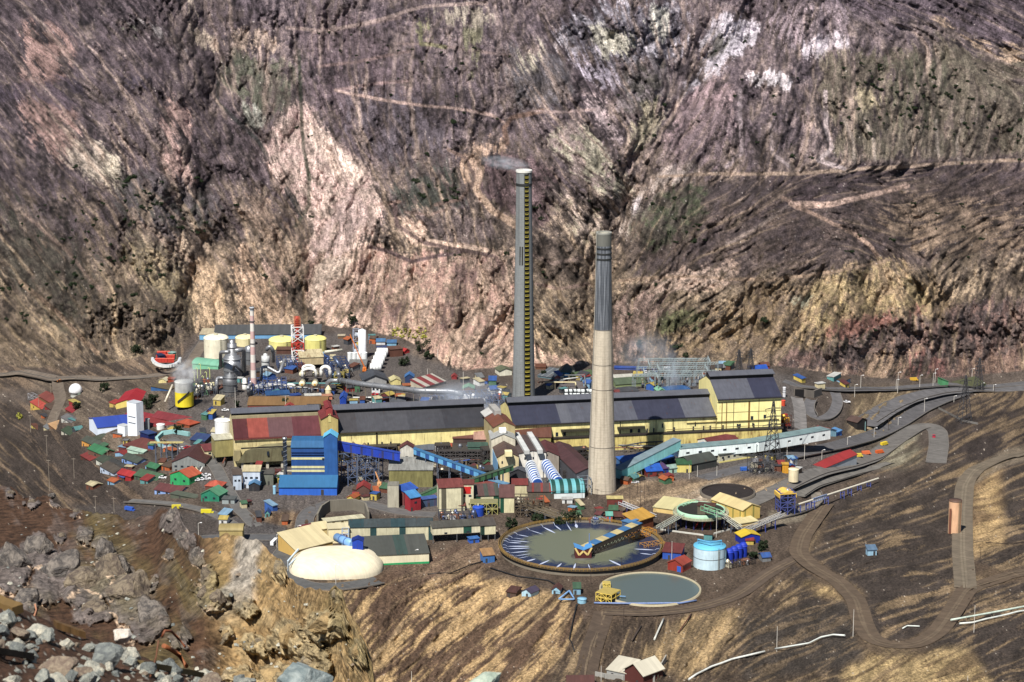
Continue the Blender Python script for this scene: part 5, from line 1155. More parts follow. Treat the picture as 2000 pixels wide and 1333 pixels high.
for a in[150,157,164,172,181,188,196,205,213,222,235,250,262,275,120,110,100,92,135,300,340,350]:
 t=math.radians(a+R.uniform(-2,2));L_=R.uniform(6,13);rr_=PRX-.5;w_=R.uniform(.25,.8)
 for k in range(7):
  q0,q1=rr_-L_*k/7-2,rr_-L_*(k+1)/7-2;ww0=w_*math.sin(math.pi*(k+.1)/7.6);ww1=w_*math.sin(math.pi*(k+1.1)/7.6)
  ct,st_=math.cos(t),math.sin(t)
  fo.add([(q0*ct-ww0*st_,q0*st_+ww0*ct,Z1-.84),(q0*ct+ww0*st_,q0*st_-ww0*ct,Z1-.84),(q1*ct+ww1*st_,q1*st_-ww1*ct,Z1-.84),(q1*ct-ww1*st_,q1*st_+ww1*ct,Z1-.84)],[(3,2,1,0)])
 fo.tube([((PRX-.2)*math.cos(t),(PRX-.2)*math.sin(t),Z1),((PRX-1.6)*math.cos(t),(PRX-1.6)*math.sin(t),Z1-.1),((PRX-2.6)*math.cos(t),(PRX-2.6)*math.sin(t),Z1-.85)],.1,5)
fo.build('water_jets',plain((166,176,200)),r)['kind']='stuff'
A=P(1140,1083,Z1);B=P(1247,1030,9.5)
g=gallery('thickener_bridge','covered bridge striped pale blue and cream from the basin rim to the basin centre',(A.x,A.y,Z1+1.2),B,5.0,2.6,(60,52,44),(60,118,176),'flat',0,stripes=((214,196,140),10.5,.5),cat='bridge')
for z_ in(-2.2,):
 t=MB();d=B-A;L_=math.hypot(d.x,d.y);s_=(B.z-Z1-1.2)/L_
 for y in(-2,2):
  t.beam((0,y,z_),(L_,y,s_*L_+z_),.5)
  for i in range(16):t.beam((L_*i/16,y,s_*L_*i/16+z_),(L_*(i+1)/16,y,s_*L_*(i+1)/16+.2),.3);t.beam((L_*i/16,y,s_*L_*i/16+z_),(L_*i/16,y,s_*L_*i/16+.2),.3)
 t.build('under_truss',plain((52,46,40)),g)
hb=root('thickener_drive_house',(A.x-.5,A.y-1,Z1),math.radians(4),'maroon box with a cream zigzag and pale blue butterfly roof at the basin centre','cabin')
bx('wall',-4.2,4.2,-3.2,3.2,-1.2,3.4,plain((84,34,34)),hb)
MB().prism([(-4.6,5.3),(0,3.5),(4.6,5.3),(4.6,5.6),(0,3.8),(-4.6,5.6)],-3.5,3.6).build('roof',plain((66,130,190)),hb)
MB().prism([(-4.2,3.4),(4.2,3.4),(4.2,5.2),(0,3.45),(-4.2,5.2)],-3.1,3.1).build('gable',plain((96,40,38)),hb)
zz=MB();zp=[(-4.3,4.9),(-2.2,1.0),(0,3.2),(2.2,1.0),(4.3,4.9)]
for a_,b_ in zip(zp[:-1],zp[1:]):zz.beam((a_[0],-3.35,a_[1]),(b_[0],-3.35,b_[1]),.3,.9)
zz.build('zigzag_trim',plain((214,184,110)),hb)
MB().lathe([(6.2,-1.5),(6.2,-.75),(0,-.74)],24).build('centre_well',plain((76,74,66)),hb,True)
MB().beam((3.5,2,5),(3.5,2,11),.2).build('mast',plain((66,120,200)),hb)
x=bld('drive_shelter','orange-yellow roofed shelter at the upper end of the striped bridge',(1240,1042),(1276,1030),8,22,'shed',2.4,(120,66,44),(214,160,62),cat='shelter',z=0,rust=0,ov=.8,door=0)
lattice('drive_staging','orange railed steel staging carrying the orange-yellow shelter',(1236,1062),(1282,1052),7,16,4,2,2,(190,130,50),z=0,w=.3,clutter=3)
lattice('drive_staging','orange railed walkway frames at the right rim of the big basin',(1258,1078),(1300,1072),5,12,5,1,2,(176,124,56),z=0,w=.25)
bld('launder_hut','pale blue roofed hut touching the left end of the orange-yellow shelter',(1228,1046),(1246,1040),5,24,'flat',0,(70,90,120),(84,142,200),cat='hut',z=0,door=0)
pc2=G(1270,1152,z=0);PR2=96*mpp(pc2)
r=root('settling_pond',(pc2.x,pc2.y,0),0,'smaller round pond of plain grey water with a thin cream kerb','pond')
MB().lathe([(PR2+.9,-4),(PR2+.9,.9),(PR2,.9),(PR2,-.6)],80).build('kerb',plain((156,146,120),.9),r,True)
wm=water_mat((76,86,84),(72,82,84),.2);MB().lathe([(PR2+.3,.3),(0,.3)],80).build('water',wm,r)
def flex(name,label,pts,r_,c_,cat='pipe',group=None,zoff=.25,sup=0,metal=0):
 q=[]
 for(u,v)in pts:q.append(G(u,v)+Vector((0,0,r_+zoff)))
 out=[]
 for i in range(len(q)-1):
  n_=max(1,int((q[i+1]-q[i]).length/6))
  for k_ in range(n_):
   w_=q[i].lerp(q[i+1],k_/n_);w_.z=max(w_.z,ground_z(w_.x,w_.y,w_.z)+r_+zoff)if zoff<1 else w_.z;out.append(w_)
 out.append(q[-1]);return pipe(name,label,out,r_,c_,metal,.5,cat,group,legs=sup,n=6)
flex('pontoon_pipe','long pale blue pipe lying along the front edge of the smaller pond',[(1160,1181),(1240,1182),(1330,1181),(1360,1176)],.5,(110,130,176))
flex('pontoon_pipe','short pale blue pipe with white end reaching into the smaller pond',[(1190,1169),(1222,1171)],.4,(120,160,200),zoff=1)
x=lattice('pump_platform','yellow railed pump platform at the left edge of the smaller pond',(1164,1174),(1194,1180),9,17,3,2,2,(220,190,84),z=0,w=.35,deck=(160,140,70),clutter=3,cc=[(220,190,84)])
lattice('pump_platform','small yellow winch frame on the upper left edge of the smaller pond',(1178,1150),(1192,1150),4,9,2,1,2,(224,196,90),z=0,w=.3,deck=(170,150,76))
tank('octagonal_tank','small pale blue open tub near the yellow pump platform',1137,1180,9,8,(140,190,214),top='flat',roofc=(120,170,200),z=0,ladder=False,n=10)
bld('pump_hut','pale blue hut with a dark green roof beside the small blue tub',(1120,1162),(1134,1162),5,12,'shed',1.2,(130,176,204),(70,104,78),cat='hut',z=0,rust=0)
pipe('launder','bent pale blue pipe running left of the small blue tub',[P(1092,1170,1),P(1112,1154,1.2),P(1122,1171,1),P(1094,1171,1)],.45,(110,150,196),0)
bld('site_shack','white-walled shack with brown roof above the bent blue pipe',(1078,1161),(1094,1161),6,9,'gable',1.6,(150,196,220),(100,62,54),'y',cat='hut')
bld('site_shack','pale blue shack with purple-grey roof in the row below the big basin',(1019,1166),(1037,1166),7,11,'gable',1.6,(170,208,226),(82,72,96),'y',cat='hut')
bld('site_shack','open-fronted brown-roofed shack, leftmost of the row below the big basin',(989,1166),(1008,1166),6,10,'shed',1,(88,70,62),(92,58,50),cat='hut')
bld('blue_shed','blue shed with an orange rusty roof by the left rim of the big basin',(944,1100),(966,1098),6,14,'shed',1.6,(60,112,180),(176,132,84),cat='hut',rust=.2)
flex('slurry_hose','thick black hose curling below the left rim of the big basin',[(958,1112),(1010,1128),(1070,1136),(1100,1152),(1118,1166)],.35,(34,34,36),'hose')
flex('slurry_hose','black hose running down the slope under the small blue tub',[(1127,1182),(1118,1220),(1112,1250),(1122,1274)],.3,(30,30,32),'hose')
flex('slurry_hose','long black hose crossing the tan bank below the dome',[(835,1124),(880,1122),(920,1105),(945,1098)],.3,(36,32,30),'hose')
flex('dump_chute','pale pipe end poking down the bank below the smaller pond',[(1296,1212),(1278,1252)],.5,(196,196,186),'pipe')
flex('dump_chute','rusty brown pipe poking down the bank right of the pale one',[(1350,1202),(1325,1238)],.35,(96,60,44),'pipe')
flex('dump_chute','paired dark pipes poking down the bank left of the pale one',[(1252,1226),(1234,1254)],.45,(70,58,50),'pipe')
flex('white_pipeline','white patched pipeline descending right to left at the bottom centre',[(1494,1277),(1430,1292),(1390,1308),(1345,1332)],.5,(204,206,200),zoff=.6)
flex('white_pipeline','white pipeline on the dark slope between two light poles',[(1514,1273),(1580,1262),(1650,1247)],.45,(206,210,204),zoff=.9)
flex('white_pipeline','upper pale green pipeline at the right edge below the dirt junction',[(1857,1218),(1930,1205),(2040,1184)],.5,(186,200,186),zoff=1.2,sup=4)
flex('white_pipeline','lower white pipeline at the right edge below the dirt junction',[(1874,1222),(1900,1220),(1950,1208),(2040,1188)],.45,(204,208,200),zoff=.5)
flex('white_pipeline','short broken white pipe lying inside the dirt road bend',[(1763,1230),(1772,1225),(1796,1226)],.35,(200,204,196))
bld('workshop','cream-roofed workshop, lower left roof of the pair at the bottom edge',(1185,1322),(1225,1330),12,14,'shed',2.5,(150,150,146),(214,206,184),cat='workshop',rust=.02,dirt=.1,wins=0)
x=bld('workshop','tall cream gable-roofed workshop with dark red front at the bottom edge',(1220,1330),(1256,1342),13,24,'gable',4,(86,44,40),(226,218,194),'y',cat='workshop',rust=0,dirt=.1,ov=.8)
strip_wall('block_wall','grey block wall of the roofless pens right of the cream workshop',[(1255,1336),(1279,1332),(1302,1292)],-1,3.2,.5,(150,148,140))
strip_wall('block_wall','grey block wall in front of the lower cream roof',[(1162,1322),(1182,1326),(1218,1330)],-1,2.4,.5,(146,144,138))
lattice('pen_beams','dark beams over the roofless pens beside the cream workshop',(1258,1330),(1285,1326),10,10,2,3,1,(92,84,70),brace=False)
bld('lower_shed','red roof ridge peeking up at the bottom edge left of the workshop',(1108,1344),(1160,1346),8,10,'gable',2.5,(110,50,44),(92,50,44),cat='shed',trim=None)
bld('reagent_house','royal blue house with maroon shed roof right of the big basin',(1294,1092),(1330,1095),9,14,'shed',2.0,(44,84,180),(116,52,50),cat='house',z=0,rust=.05,wins=0)
x=bld('reagent_house','brick-red gabled house with a blue door below the royal blue house',(1304,1113),(1333,1119),9,14,'gable',2.2,(150,52,40),(172,68,52),'y',cat='house',z=0,rust=.1,door=0)
bx('door',1.2,3.4,-4.62,-4.5,0,3,plain((40,90,190)),x)
x=tank('process_tank','large white and pale blue cylindrical tank right of the two small houses',1388,1115,31.5,40,(190,216,228),roofc=(90,176,212),top='flat',z=0,bands=1)
MB().tube([(-6,2,11),(-6,2,13.5),(0,-3,13.5),(6,0,13.5),(6,0,11)],.4,6).build('top_pipe',plain((80,150,190)),x)
bld('tank_cabin','small brown-roofed cabin clinging to the top right of the big pale tank',(1404,1088),(1418,1086),4,14,'shed',.6,(130,170,190),(96,66,56),cat='cabin',z=6,door=0,lift=-4)
for i in range(4):
 tank('blue_vessel',('first','second','third','fourth')[i]+' of the royal blue pressure vessels from the big pale tank',1425+i*9,1101-i*4,8,20,(22,48,168),top='dome',rh=2,z=0,ladder=False,group='royal blue pressure vessels',n=16)
bld('vessel_house','royal blue hut with bright yellow roof above the blue vessels',(1448,1064),(1484,1060),8,14,'gable',1.6,(18,40,150),(232,196,40),'y',cat='hut',z=0,rust=0,dirt=.05)
lattice('pipe_rack','dark pipe tangle under the royal blue vessels',(1425,1112),(1475,1102),5,9,8,1,1,(56,50,48),clutter=6,z=0,w=.3)
pc3=G(1370,1030,z=0);k3=mpp(pc3);R3=47*k3
r=root('raised_thickener',(pc3.x,pc3.y+6,0),0,'round raised tank with a pale green rim standing on blue and red legs','tank')
MB().lathe([(R3,6.5),(R3,8.8),(R3-.4,8.8),(R3-.4,7.8)],56).build('shell',plain((150,190,160)),r,True)
MB().lathe([(R3-.7,8.4),(R3*.3,7.0),(0,6.8)],48).build('slurry',plain((40,38,32)),r)
MB().lathe([(R3+.1,6.5),(R3*.4,3.4),(0,3)],48).build('cone_bottom',plain((56,54,52)),r)
MB().lathe([(R3+.1,6.0),(R3+2.2,6.0),(R3+2.2,6.3),(R3+.1,6.3)],56).build('walkway',plain((140,136,116)),r)
rl=MB()
for i in range(48):
 a,a2=2*math.pi*i/48,2*math.pi*(i+1)/48;q=R3+2.1
 rl.beam((q*math.cos(a),q*math.sin(a),6.3),(q*math.cos(a),q*math.sin(a),7.5),.15);rl.beam((q*math.cos(a),q*math.sin(a),7.5),(q*math.cos(a2),q*math.sin(a2),7.5),.16);rl.beam((q*math.cos(a),q*math.sin(a),6.9),(q*math.cos(a2),q*math.sin(a2),6.9),.12)
rl.build('railing',plain((186,190,150)),r)
for i in range(16):
 a=2*math.pi*i/16;MB().beam((R3*.92*math.cos(a),R3*.92*math.sin(a),-1),(R3*.92*math.cos(a),R3*.92*math.sin(a),6.2),.6).build('leg',plain((40,44,90)if i%2 else(60,60,110)),r)
 if i in(11,12,13):MB().beam((R3*.8*math.cos(a),R3*.8*math.sin(a),0),(R3*.8*math.cos(a+.2),R3*.8*math.sin(a+.2),4.5),.35).build('brace',plain((190,40,40)),r)
lattice('thickener_truss','pale green lattice bridge over the raised round tank',(1335,1000),(1362,990),3,12,5,1,1,(140,190,150),z=5,w=.25)
gallery('truss_bridge','pale green truss bridge from the raised tank centre to its right rim',P(1372,996,11.5),P(1412,1010,10),3.4,4.5,(130,196,150),open_=True,legs=0,cat='bridge')
bld('mechanism_house','brown-roofed dark mechanism house over the raised round tank',(1362,1010),(1395,1012),6,22,'flat',0,(98,92,76),(92,58,48),cat='cabin',z=6,door=0)
strip_wall('kerb_wall','low white kerb wall running in front of the raised round tank',[(1290,1036),(1380,1048),(1440,1032),(1470,1020)],-1,.8,.5,(190,188,178))
pc4=G(1421,966,z=0)
r=root('empty_basin',(pc4.x,pc4.y,0),0,'empty dark round basin sunk in the waste ground above the raised tank','basin')
R4=51*mpp(pc4)
MB().lathe([(R4+.9,-.3),(R4+.9,1.9),(R4,1.9)],56).build('rim',plain((96,88,78)),r,True)
MB().lathe([(R4,1.85),(R4-.1,1.0)],56).build('lining',plain((50,42,40)),r,True)
MB().lathe([(R4,1.0),(0,.95)],56).build('floor',plain((40,33,32),.9,0,.1,.4),r)
bld('reagent_store','cream-yellow hangar with brown window strips and curved gable',(1450,1020),(1484,1012),26,22,'gable',2.6,(212,180,92),(226,202,140),'y',cat='warehouse',z=0,rust=0,dirt=.1,wstripes=((150,142,72),6,.2),door=0)
bld('yellow_store','flat pale yellow roofed shed left of the raised round tank',(1276,1000),(1335,1008),16,9,'shed',1.6,(206,176,110),(222,210,150),cat='warehouse',z=0,rust=0,dirt=.1,door=0)
bld('yellow_apron','low cream canopy in front of the cream-yellow hangar',(1444,1030),(1480,1024),8,6,'shed',.6,(206,180,120),(228,212,156),cat='canopy',z=0,rust=0,dirt=.1,door=0)
x=lattice('hoist_tower','blue steel frame tower topped by an ochre hood beside the cream-yellow hangar',(1524,1002),(1552,1000),8,38,2,2,4,(64,72,130),z=0,w=.5,clutter=12)
MB().prism([(-5,10.6),(0,12.2),(5,10.6),(5,8.4),(4.6,8.4),(4.6,10.4),(-4.6,10.4),(-4.6,8.4),(-5,8.4)],-4.4,4.6).build('hood',plain((212,172,74)),x)
gallery('white_conveyor','white railed conveyor bridge crossing left above the big basin',P(1212,985,5),P(1278,1012,5),3,2.4,(206,206,210),open_=True,legs=3,legc=(70,60,110),cat='conveyor')
gallery('white_conveyor','white railed conveyor bridge running from the raised tank to the blue frame tower',P(1452,1040,3),P(1530,1006,6),3,2.4,(200,196,190),open_=True,legs=3,legc=(60,70,140),cat='conveyor')
gallery('white_conveyor','pale railed conveyor from the orange shelter to the raised round tank',P(1286,1034,4),P(1332,1008,7),3,2.4,(196,200,180),open_=True,legs=2,cat='conveyor')
gallery('white_conveyor','pale railed conveyor dropping right from the raised round tank',P(1404,1004,8),P(1446,1034,3),3,2.4,(196,196,176),open_=True,legs=2,cat='conveyor')
bld('drive_house','small yellow-roofed conveyor drive house above the big basin',(1186,990),(1216,990),5,15,'flat',0,(110,50,44),(226,206,130),cat='headhouse',z=0,rust=0)
bld('pump_cabin','stacked green, red and blue panelled cabin below the white conveyor',(1184,1028),(1196,1028),4,20,'shed',.8,(176,84,70),(110,190,170),cat='cabin',z=0,wstripes=((60,140,190),2.2,.4))
bld('pump_cabin','brown-roofed dark cabin right of the stacked coloured one',(1198,1022),(1216,1022),5,12,'shed',1,(60,50,48),(104,62,52),cat='cabin',z=0)
lattice('machine_rack','grey machinery frame left of the stacked coloured cabin',(1160,1032),(1184,1028),6,14,3,2,2,(140,140,136),z=0,clutter=8,w=.3)
A,B=G(1553,1006)+Vector((0,0,5.5)),G(1715,943)+Vector((0,0,2.6))
r=root('pipe_bridge',A,0,'white pipeline carried over the roads on blue lattice trestles','pipe bridge');d=B-A
MB().tube([(0,0,0),d],.55,8).build('pipe',plain((214,206,186)),r)
for t in(.04,.14,.2,.36,.55,.64,.76,.88):
 p_=d*t;w_=A+p_;zg=ground_z(w_.x,w_.y)-A.z;m_=MB()
 for y in(-1.3,1.3):
  for x_ in(-.9,.9):m_.beam((p_.x+x_,p_.y+y,zg-1),(p_.x+x_,p_.y+y,p_.z-.5),.35)
 for zc in(zg*.6+p_.z*.4,zg*.3+p_.z*.7,p_.z-1.4):m_.beam((p_.x-.9,p_.y-1.3,zc),(p_.x+.9,p_.y-1.3,zc+.9),.25)
 m_.build('trestle',plain((74,84,150)),r)
m_=MB();a,b=d*.2,d*.36
for z_ in(-1.4,.9):m_.beam(a+Vector((0,-1,z_)),b+Vector((0,-1,z_)),.35)
for i in range(7):m_.beam(a.lerp(b,i/7)+Vector((0,-1,-1.4)),a.lerp(b,(i+1)/7)+Vector((0,-1,.9)),.25)
m_.build('span_truss',plain((150,170,210)),r)
# ---------------------------------------------------------------- right side of the plant
TE=(176,216,214)
A,B=P(1207,935,1.0),P(1322,876,10.5)
gallery('teal_conveyor','teal sheet gallery climbing from the concrete stack to the long white-windowed gallery',A,B,6.5,5.5,(128,196,196),(128,150,160),'flat',2,cat='conveyor',wstripes=None)
def long_gal(label,a,b,za,zb,n,c_):
 g=gallery('windowed_gallery',label,P(*a,za),P(*b,zb),9,6.0,c_,(126,156,160),'flat',0,cat='conveyor',wins=n)
long_gal('left half of the long pale teal gallery with a row of square windows',(1322,893),(1470,880),5.2,3.6,6,(240,252,250))
long_gal('right half of the long pale teal gallery with windows, ending by the red-roofed house',(1471,880),(1611,855),3.5,.1,6,(242,252,250))
bld('gate_house','maroon-roofed pale blue gate house at the right end of the long teal gallery',(1611,853),(1633,853),10,12,'gable',2.2,(150,200,220),(136,62,62),'y',cat='house',rust=.05)
bld('gate_annex','small blue sheet annex right of the maroon-roofed gate house',(1633,852),(1644,851),5,10,'shed',1,(60,120,210),(90,150,210),cat='shed',rust=0)
def hr(label,a,b,d,h,roof,rh,wall,rf,ridge='x',name='site_building',cat='building',**k):return bld(name,label,a,b,d,h,roof,rh,wall,rf,ridge,cat=cat,z=0,**k)
hr('maroon ridged roof above the white wall, upper roof in front of the teal gallery',(1388,882),(1442,872),13,13,'gable',2.4,(216,214,206),(120,52,56),wins=2)
hr('bright blue corrugated roof in front of the sloping teal gallery',(1333,898),(1385,890),13,13,'gable',2.4,(92,62,60),(54,124,190))
hr('cyan low roof strip directly under the sloping teal gallery',(1262,905),(1330,888),8,8,'shed',1.6,(70,130,180),(70,152,206))
hr('long dark grey-green roof with white bargeboard and yellow skirting',(1405,905),(1475,893),15,15,'gable',3,(190,186,160),(72,78,70),wins=6,trim=(214,200,120))
hr('dark grey-green roof block left of the long one',(1350,922),(1400,912),15,14,'gable',3,(60,62,60),(72,78,72))
hr('dark green metal shed with pale yellow front beside the grey-green roof',(1322,924),(1350,924),8,16,'shed',1,(216,200,110),(52,98,62))
hr('wide bright blue roof cluster nearest the concrete stack, upper part',(1226,922),(1282,914),14,9,'shed',2.4,(60,100,150),(44,104,200))
hr('blue sloping roof at the left edge of the blue cluster',(1216,930),(1248,926),9,7,'shed',2,(60,90,130),(62,128,200))
hr('blue roof extension with a yellow roof box, right of the cluster',(1280,912),(1318,902),10,8,'shed',2,(90,110,150),(50,116,206))
hr('red-walled house with deep blue roof in front of the blue cluster',(1263,933),(1294,931),8,11,'shed',2,(122,48,44),(30,92,206),wins=2)
hr('purple and blue shed right of the red-walled house',(1294,928),(1306,926),7,11,'shed',1.4,(40,60,150),(88,60,110))
hr('brown heap-like rusty roof beside the red-walled house',(1290,938),(1312,936),6,4,'gable',1.4,(110,66,50),(128,74,52))
hr('pale green flat roof hut left of the red-walled house',(1228,942),(1250,938),5,6,'flat',0,(150,180,150),(160,204,170))
hr('small yellow kiosk among the blue roofs',(1250,926),(1260,926),4,6,'flat',0,(214,196,90),(224,210,110))
hr('pale mint hut with a white door between the blue and green roofs',(1306,926),(1322,924),5,10,'gable',1.4,(160,200,180),(150,180,170))
hr('yellow roof box standing behind the blue cluster',(1246,897),(1262,895),4,5,'flat',0,(200,186,130),(220,204,150))
bld('garage','long bright red roof over grey-blue walls beside the right-hand road',(1597,916),(1673,909),10,21,'gable',2.2,(160,166,172),(168,46,46),cat='garage',rust=0,dirt=.05,wins=0)
x=bld('portal','dark road portal with brown roof and pale teal side wall',(1674,840),(1693,843),9,22,'gable',2.2,(40,38,38),(100,76,68),'y',cat='shelter',door=0)
bx('side_wall',2.9,3.3,-4.6,4.4,-1,6.9,plain((170,214,210)),x)
bld('green_store','long low green store with olive roof beside the upper right road',(1850,757),(1925,754),10,4,'shed',3.4,(120,140,80),(86,88,58),cat='warehouse',rust=0,dirt=.1,door=0)
bld('green_store','bright green wedge-shaped end of the long low green store',(1840,756),(1852,758),7,12,'side',-2,(80,150,100),(84,150,104),cat='warehouse',rust=0,door=0)
bld('canopy_shed','bright royal blue peaked roof behind the tall yellow block',(1471,728),(1500,726),9,4,'gable',2.2,(60,70,90),(28,84,196),cat='shed',z=0,rust=0,door=0)
bld('yard_house','blue hipped roof with a vent just above the hall roof',(1300,770),(1350,768),10,5,'hip',2.6,(90,160,130),(48,96,160),cat='building',z=0,rust=0,door=0,chim=.5)
bld('yard_house','light green gable end beside the blue hipped roof',(1285,771),(1300,770),8,6,'gable',1.5,(120,190,150),(130,196,160),'y',cat='building',z=0,rust=0,door=0)
bld('yard_house','dark pavilion roof behind the hall right of the concrete stack',(1212,774),(1248,772),10,8,'hip',2.2,(46,48,52),(74,76,82),cat='building',z=0,door=0)
bld('yard_house','small maroon roof peeping out right of the concrete stack',(1203,775),(1212,774),6,6,'gable',1.5,(120,60,56),(126,58,56),cat='building',z=0,door=0)
bld('yard_house','green-grey wide roof with pale eaves right of the concrete stack',(1203,758),(1262,754),14,6,'gable',2.6,(126,140,96),(92,108,82),cat='building',z=0,door=0)
bld('yard_house','white low hut roof behind the green-grey one',(1200,742),(1238,740),5,3,'shed',.8,(206,206,196),(206,204,190),cat='building',z=0,door=0)
bld('wagon_shed','long thin blue roof at the foot of the mountain right of the concrete stack',(1200,722),(1262,724),5,3,'flat',0,(60,84,170),(46,84,180),cat='shed',z=0,rust=0,door=0)
bld('lodge','grey pyramid-roofed lodge with bright blue walls between the stacks',(1093,737),(1122,737),12,9,'hip',5,(66,150,206),(86,94,88),cat='house',z=0,rust=0,wins=2)
bld('lodge','long green roof with white wall between the stacks',(1126,741),(1160,735),9,4,'gable',2,(214,210,196),(88,110,72),cat='building',z=0,rust=0,door=0)
bld('lodge','grey-blue striped roof just right of the grey stack',(1050,737),(1084,742),16,3,'shed',2,(90,120,130),(104,112,120),cat='building',z=0,rstripes=((150,156,160),4,.2),door=0)
bld('lodge','rusty brown roof behind the grey-blue striped one',(1046,722),(1066,722),8,4,'gable',1.5,(120,80,60),(112,66,48),cat='building',z=0,door=0)
bld('lodge','white-walled hut with green trimmed roof just left of the grey stack',(976,735),(1000,733),10,9,'gable',1.6,(222,218,196),(104,112,84),'y',cat='house',z=0,rust=.2,door=0)
bld('loading_ramp','grey stepped concrete loading terrace between the stacks',(1126,765),(1160,757),16,3,'flat',0,(130,124,122),(120,112,112),cat='terrace',z=0,door=0)
tank('striped_drum_rack','heap of white coiled drums behind the hall',1128,777,10,4,(196,204,206),top='flat',z=0,ladder=False)if False else None
drum=None
for i in range(14):
 u=1105+(i%7)*8.2;v=776-(i//7)*8;p=G(u,v,z=0)
 if drum is None:
  drum=root('cable_drum',p,.3,'white ribbed drum in the rack behind the hall, left of the concrete stack','drum','white drums stacked behind the hall')
  MB().tube([(-1.1,0,1.3),(1.1,0,1.3)],1.3,14).build('barrel',plain((206,212,212)),drum);MB().tube([(-1.3,0,1.3),(-1.1,0,1.3)],1.6,14).build('flange',plain((60,66,70)),drum);MB().tube([(1.1,0,1.3),(1.3,0,1.3)],1.6,14).build('flange',plain((60,66,70)),drum)
  dk=kids(drum)
 else:dup(drum,p,R.uniform(-.3,.8),ch=dk)
def gantry(u,v,w_,h,ry,label):
 p=G(u,v,z=0);r=root('switchyard_gantry',p,ry,label,'gantry','grey lattice gantries of the switchyard');m_=MB()
 for x in(-w_/2,w_/2):
  for dx in(-.5,.5):m_.beam((x+dx,0,-1),(x+dx*.6,0,h),.28)
  for i in range(5):m_.beam((x-.5,0,h*i/5),(x+.5,0,h*(i+1)/5),.2)
 m_.build('towers',plain((120,130,136)),r);m_=MB()
 for z_ in(h-1.4,h):m_.beam((-w_/2,0,z_),(w_/2,0,z_),.3)
 for i in range(8):m_.beam((-w_/2+w_*i/8,0,h-1.4),(-w_/2+w_*(i+1)/8,0,h),.25)
 m_.build('crossbeam',plain((142,156,158)),r);m_=MB()
 for i in range(3):m_.beam((-w_/3+w_/3*i,0,h-1.4),(-w_/3+w_/3*i,0,h-3.6),.35)
 m_.build('insulators',plain((90,76,66)),r);return r
g0=gantry(1262,762,15,11,.1,'grey lattice gantry in the switchyard behind the long hall');gk=kids(g0)
for i in range(30):
 u=1256+(i%6)*23+(i//6)*4+R.uniform(-4,4);v=763-(i//6)*8;p=G(u,v,z=0);dup(g0,p,R.choice([.1,.1,1.6])+R.uniform(-.05,.05),ch=gk)
m_=None
for i in range(36):
 u=1250+R.uniform(0,135);v=732+R.uniform(0,34);p=G(u,v,z=0)
 if m_ is None:
  m_=root('transformer',p,0,'dark transformer with insulators on the switchyard floor','transformer','transformers in the switchyard')
  bx('casing',-1.3,1.3,-.9,.9,0,2.2,plain((70,78,92)),m_);bx('radiator',-1.5,1.5,-1.3,-.95,.4,1.9,plain((104,110,120)),m_);MB().beam((-.7,0,2.2),(-.7,0,3.8),.3).build('bushing',plain((150,120,96)),m_);MB().beam((.7,0,2.2),(.7,0,3.8),.3).build('bushing',plain((200,200,200)),m_);tk=kids(m_)
 else:dup(m_,p,R.choice([0,1.57]),ch=tk,sc=R.uniform(.7,1.3))
lattice('pipe_stand','rusty and yellow machinery stand at the right corner of the tall yellow block',(1530,835),(1546,832),6,20,2,1,3,(84,60,54),clutter=9,cc=[(214,160,40),(70,110,190),(150,50,40),(200,200,200)],z=0,w=.3)
tank('red_cistern','small orange-red round cistern beside the tall yellow block',1530,790,4,6,(206,70,44),top='dome',ladder=False,z=0)
tank('white_column','slim black and white column behind the tall yellow block',1532,772,3,14,(210,210,214),top='cone',ladder=False,z=0,bands=2)
tank('cream_silo','squat cream silo beside the orange scrap on the waste ground',1551,938,10,19,(222,206,168),top='flat',z=0,ladder=False)
x=tank('orange_tank','tall peach-coloured tank alone on the terrace at right',1866,1043,12.5,62,(216,168,130),roofc=(90,66,54),top='flat',cat='tank',bands=0)
MB().box(-3.6,-2.6,-3.6,-2.9,0,14).build('ladder_cage',plain((120,72,54)),x)
bld('roadside_kiosk','tiny pale blue hut with blue roof alone on the dark terrace',(1695,1086),(1712,1085),4,11,'shed',1.2,(150,190,214),(96,126,156),cat='hut',rust=0)
bld('yellow_cabin','small orange-yellow cabin above the squat cream silo',(1528,920),(1540,920),4,12,'flat',0,(214,150,40),(226,170,60),cat='hut',z=0,door=0)
strip_wall('bridge_abutment','concrete underpass wall where the loop road goes under the upper road',[(1552,772),(1575,776),(1590,778),(1605,772)],-1,5,1,(112,104,96))
bx('mouth_shade_panel',0,6,-1.4,-1.0,-1,4.2,plain((22,20,22)),[o for o in COL.objects if o.name=='bridge_abutment'][0])  # black box on the wall, coloured as the shade inside the underpass
AS=(92,90,92)
drape_road('road_to_the_upper_gate','grey asphalt road along the foot of the mountain at right',[(1530,745),(1560,757),(1640,764),(1700,762),(1780,758),(1860,752),(2060,742)],9,AS,kerb=True)
drape_road('highway','wide asphalt road curving from the portal up to the right edge',[(1690,832),(1730,805),(1775,782),(1830,768),(1900,760),(2000,758),(2080,756)],15,(98,96,98))
drape_road('lower_highway','asphalt lane running down left from the gravel median',[(1880,768),(1840,782),(1800,800),(1760,826),(1700,855),(1640,872),(1540,892),(1440,918),(1370,935)],11,(88,86,88))
drape_road('loop_road','narrow asphalt loop beside the underpass',[(1630,768),(1637,785),(1630,805),(1615,818),(1595,822),(1582,812),(1578,795),(1585,782)],7,(98,96,98))
drape_road('yard_road','straight pale concrete ramp beside the tall yellow block',[(1556,778),(1562,800),(1564,840)],8,(118,114,112),kerb=False)
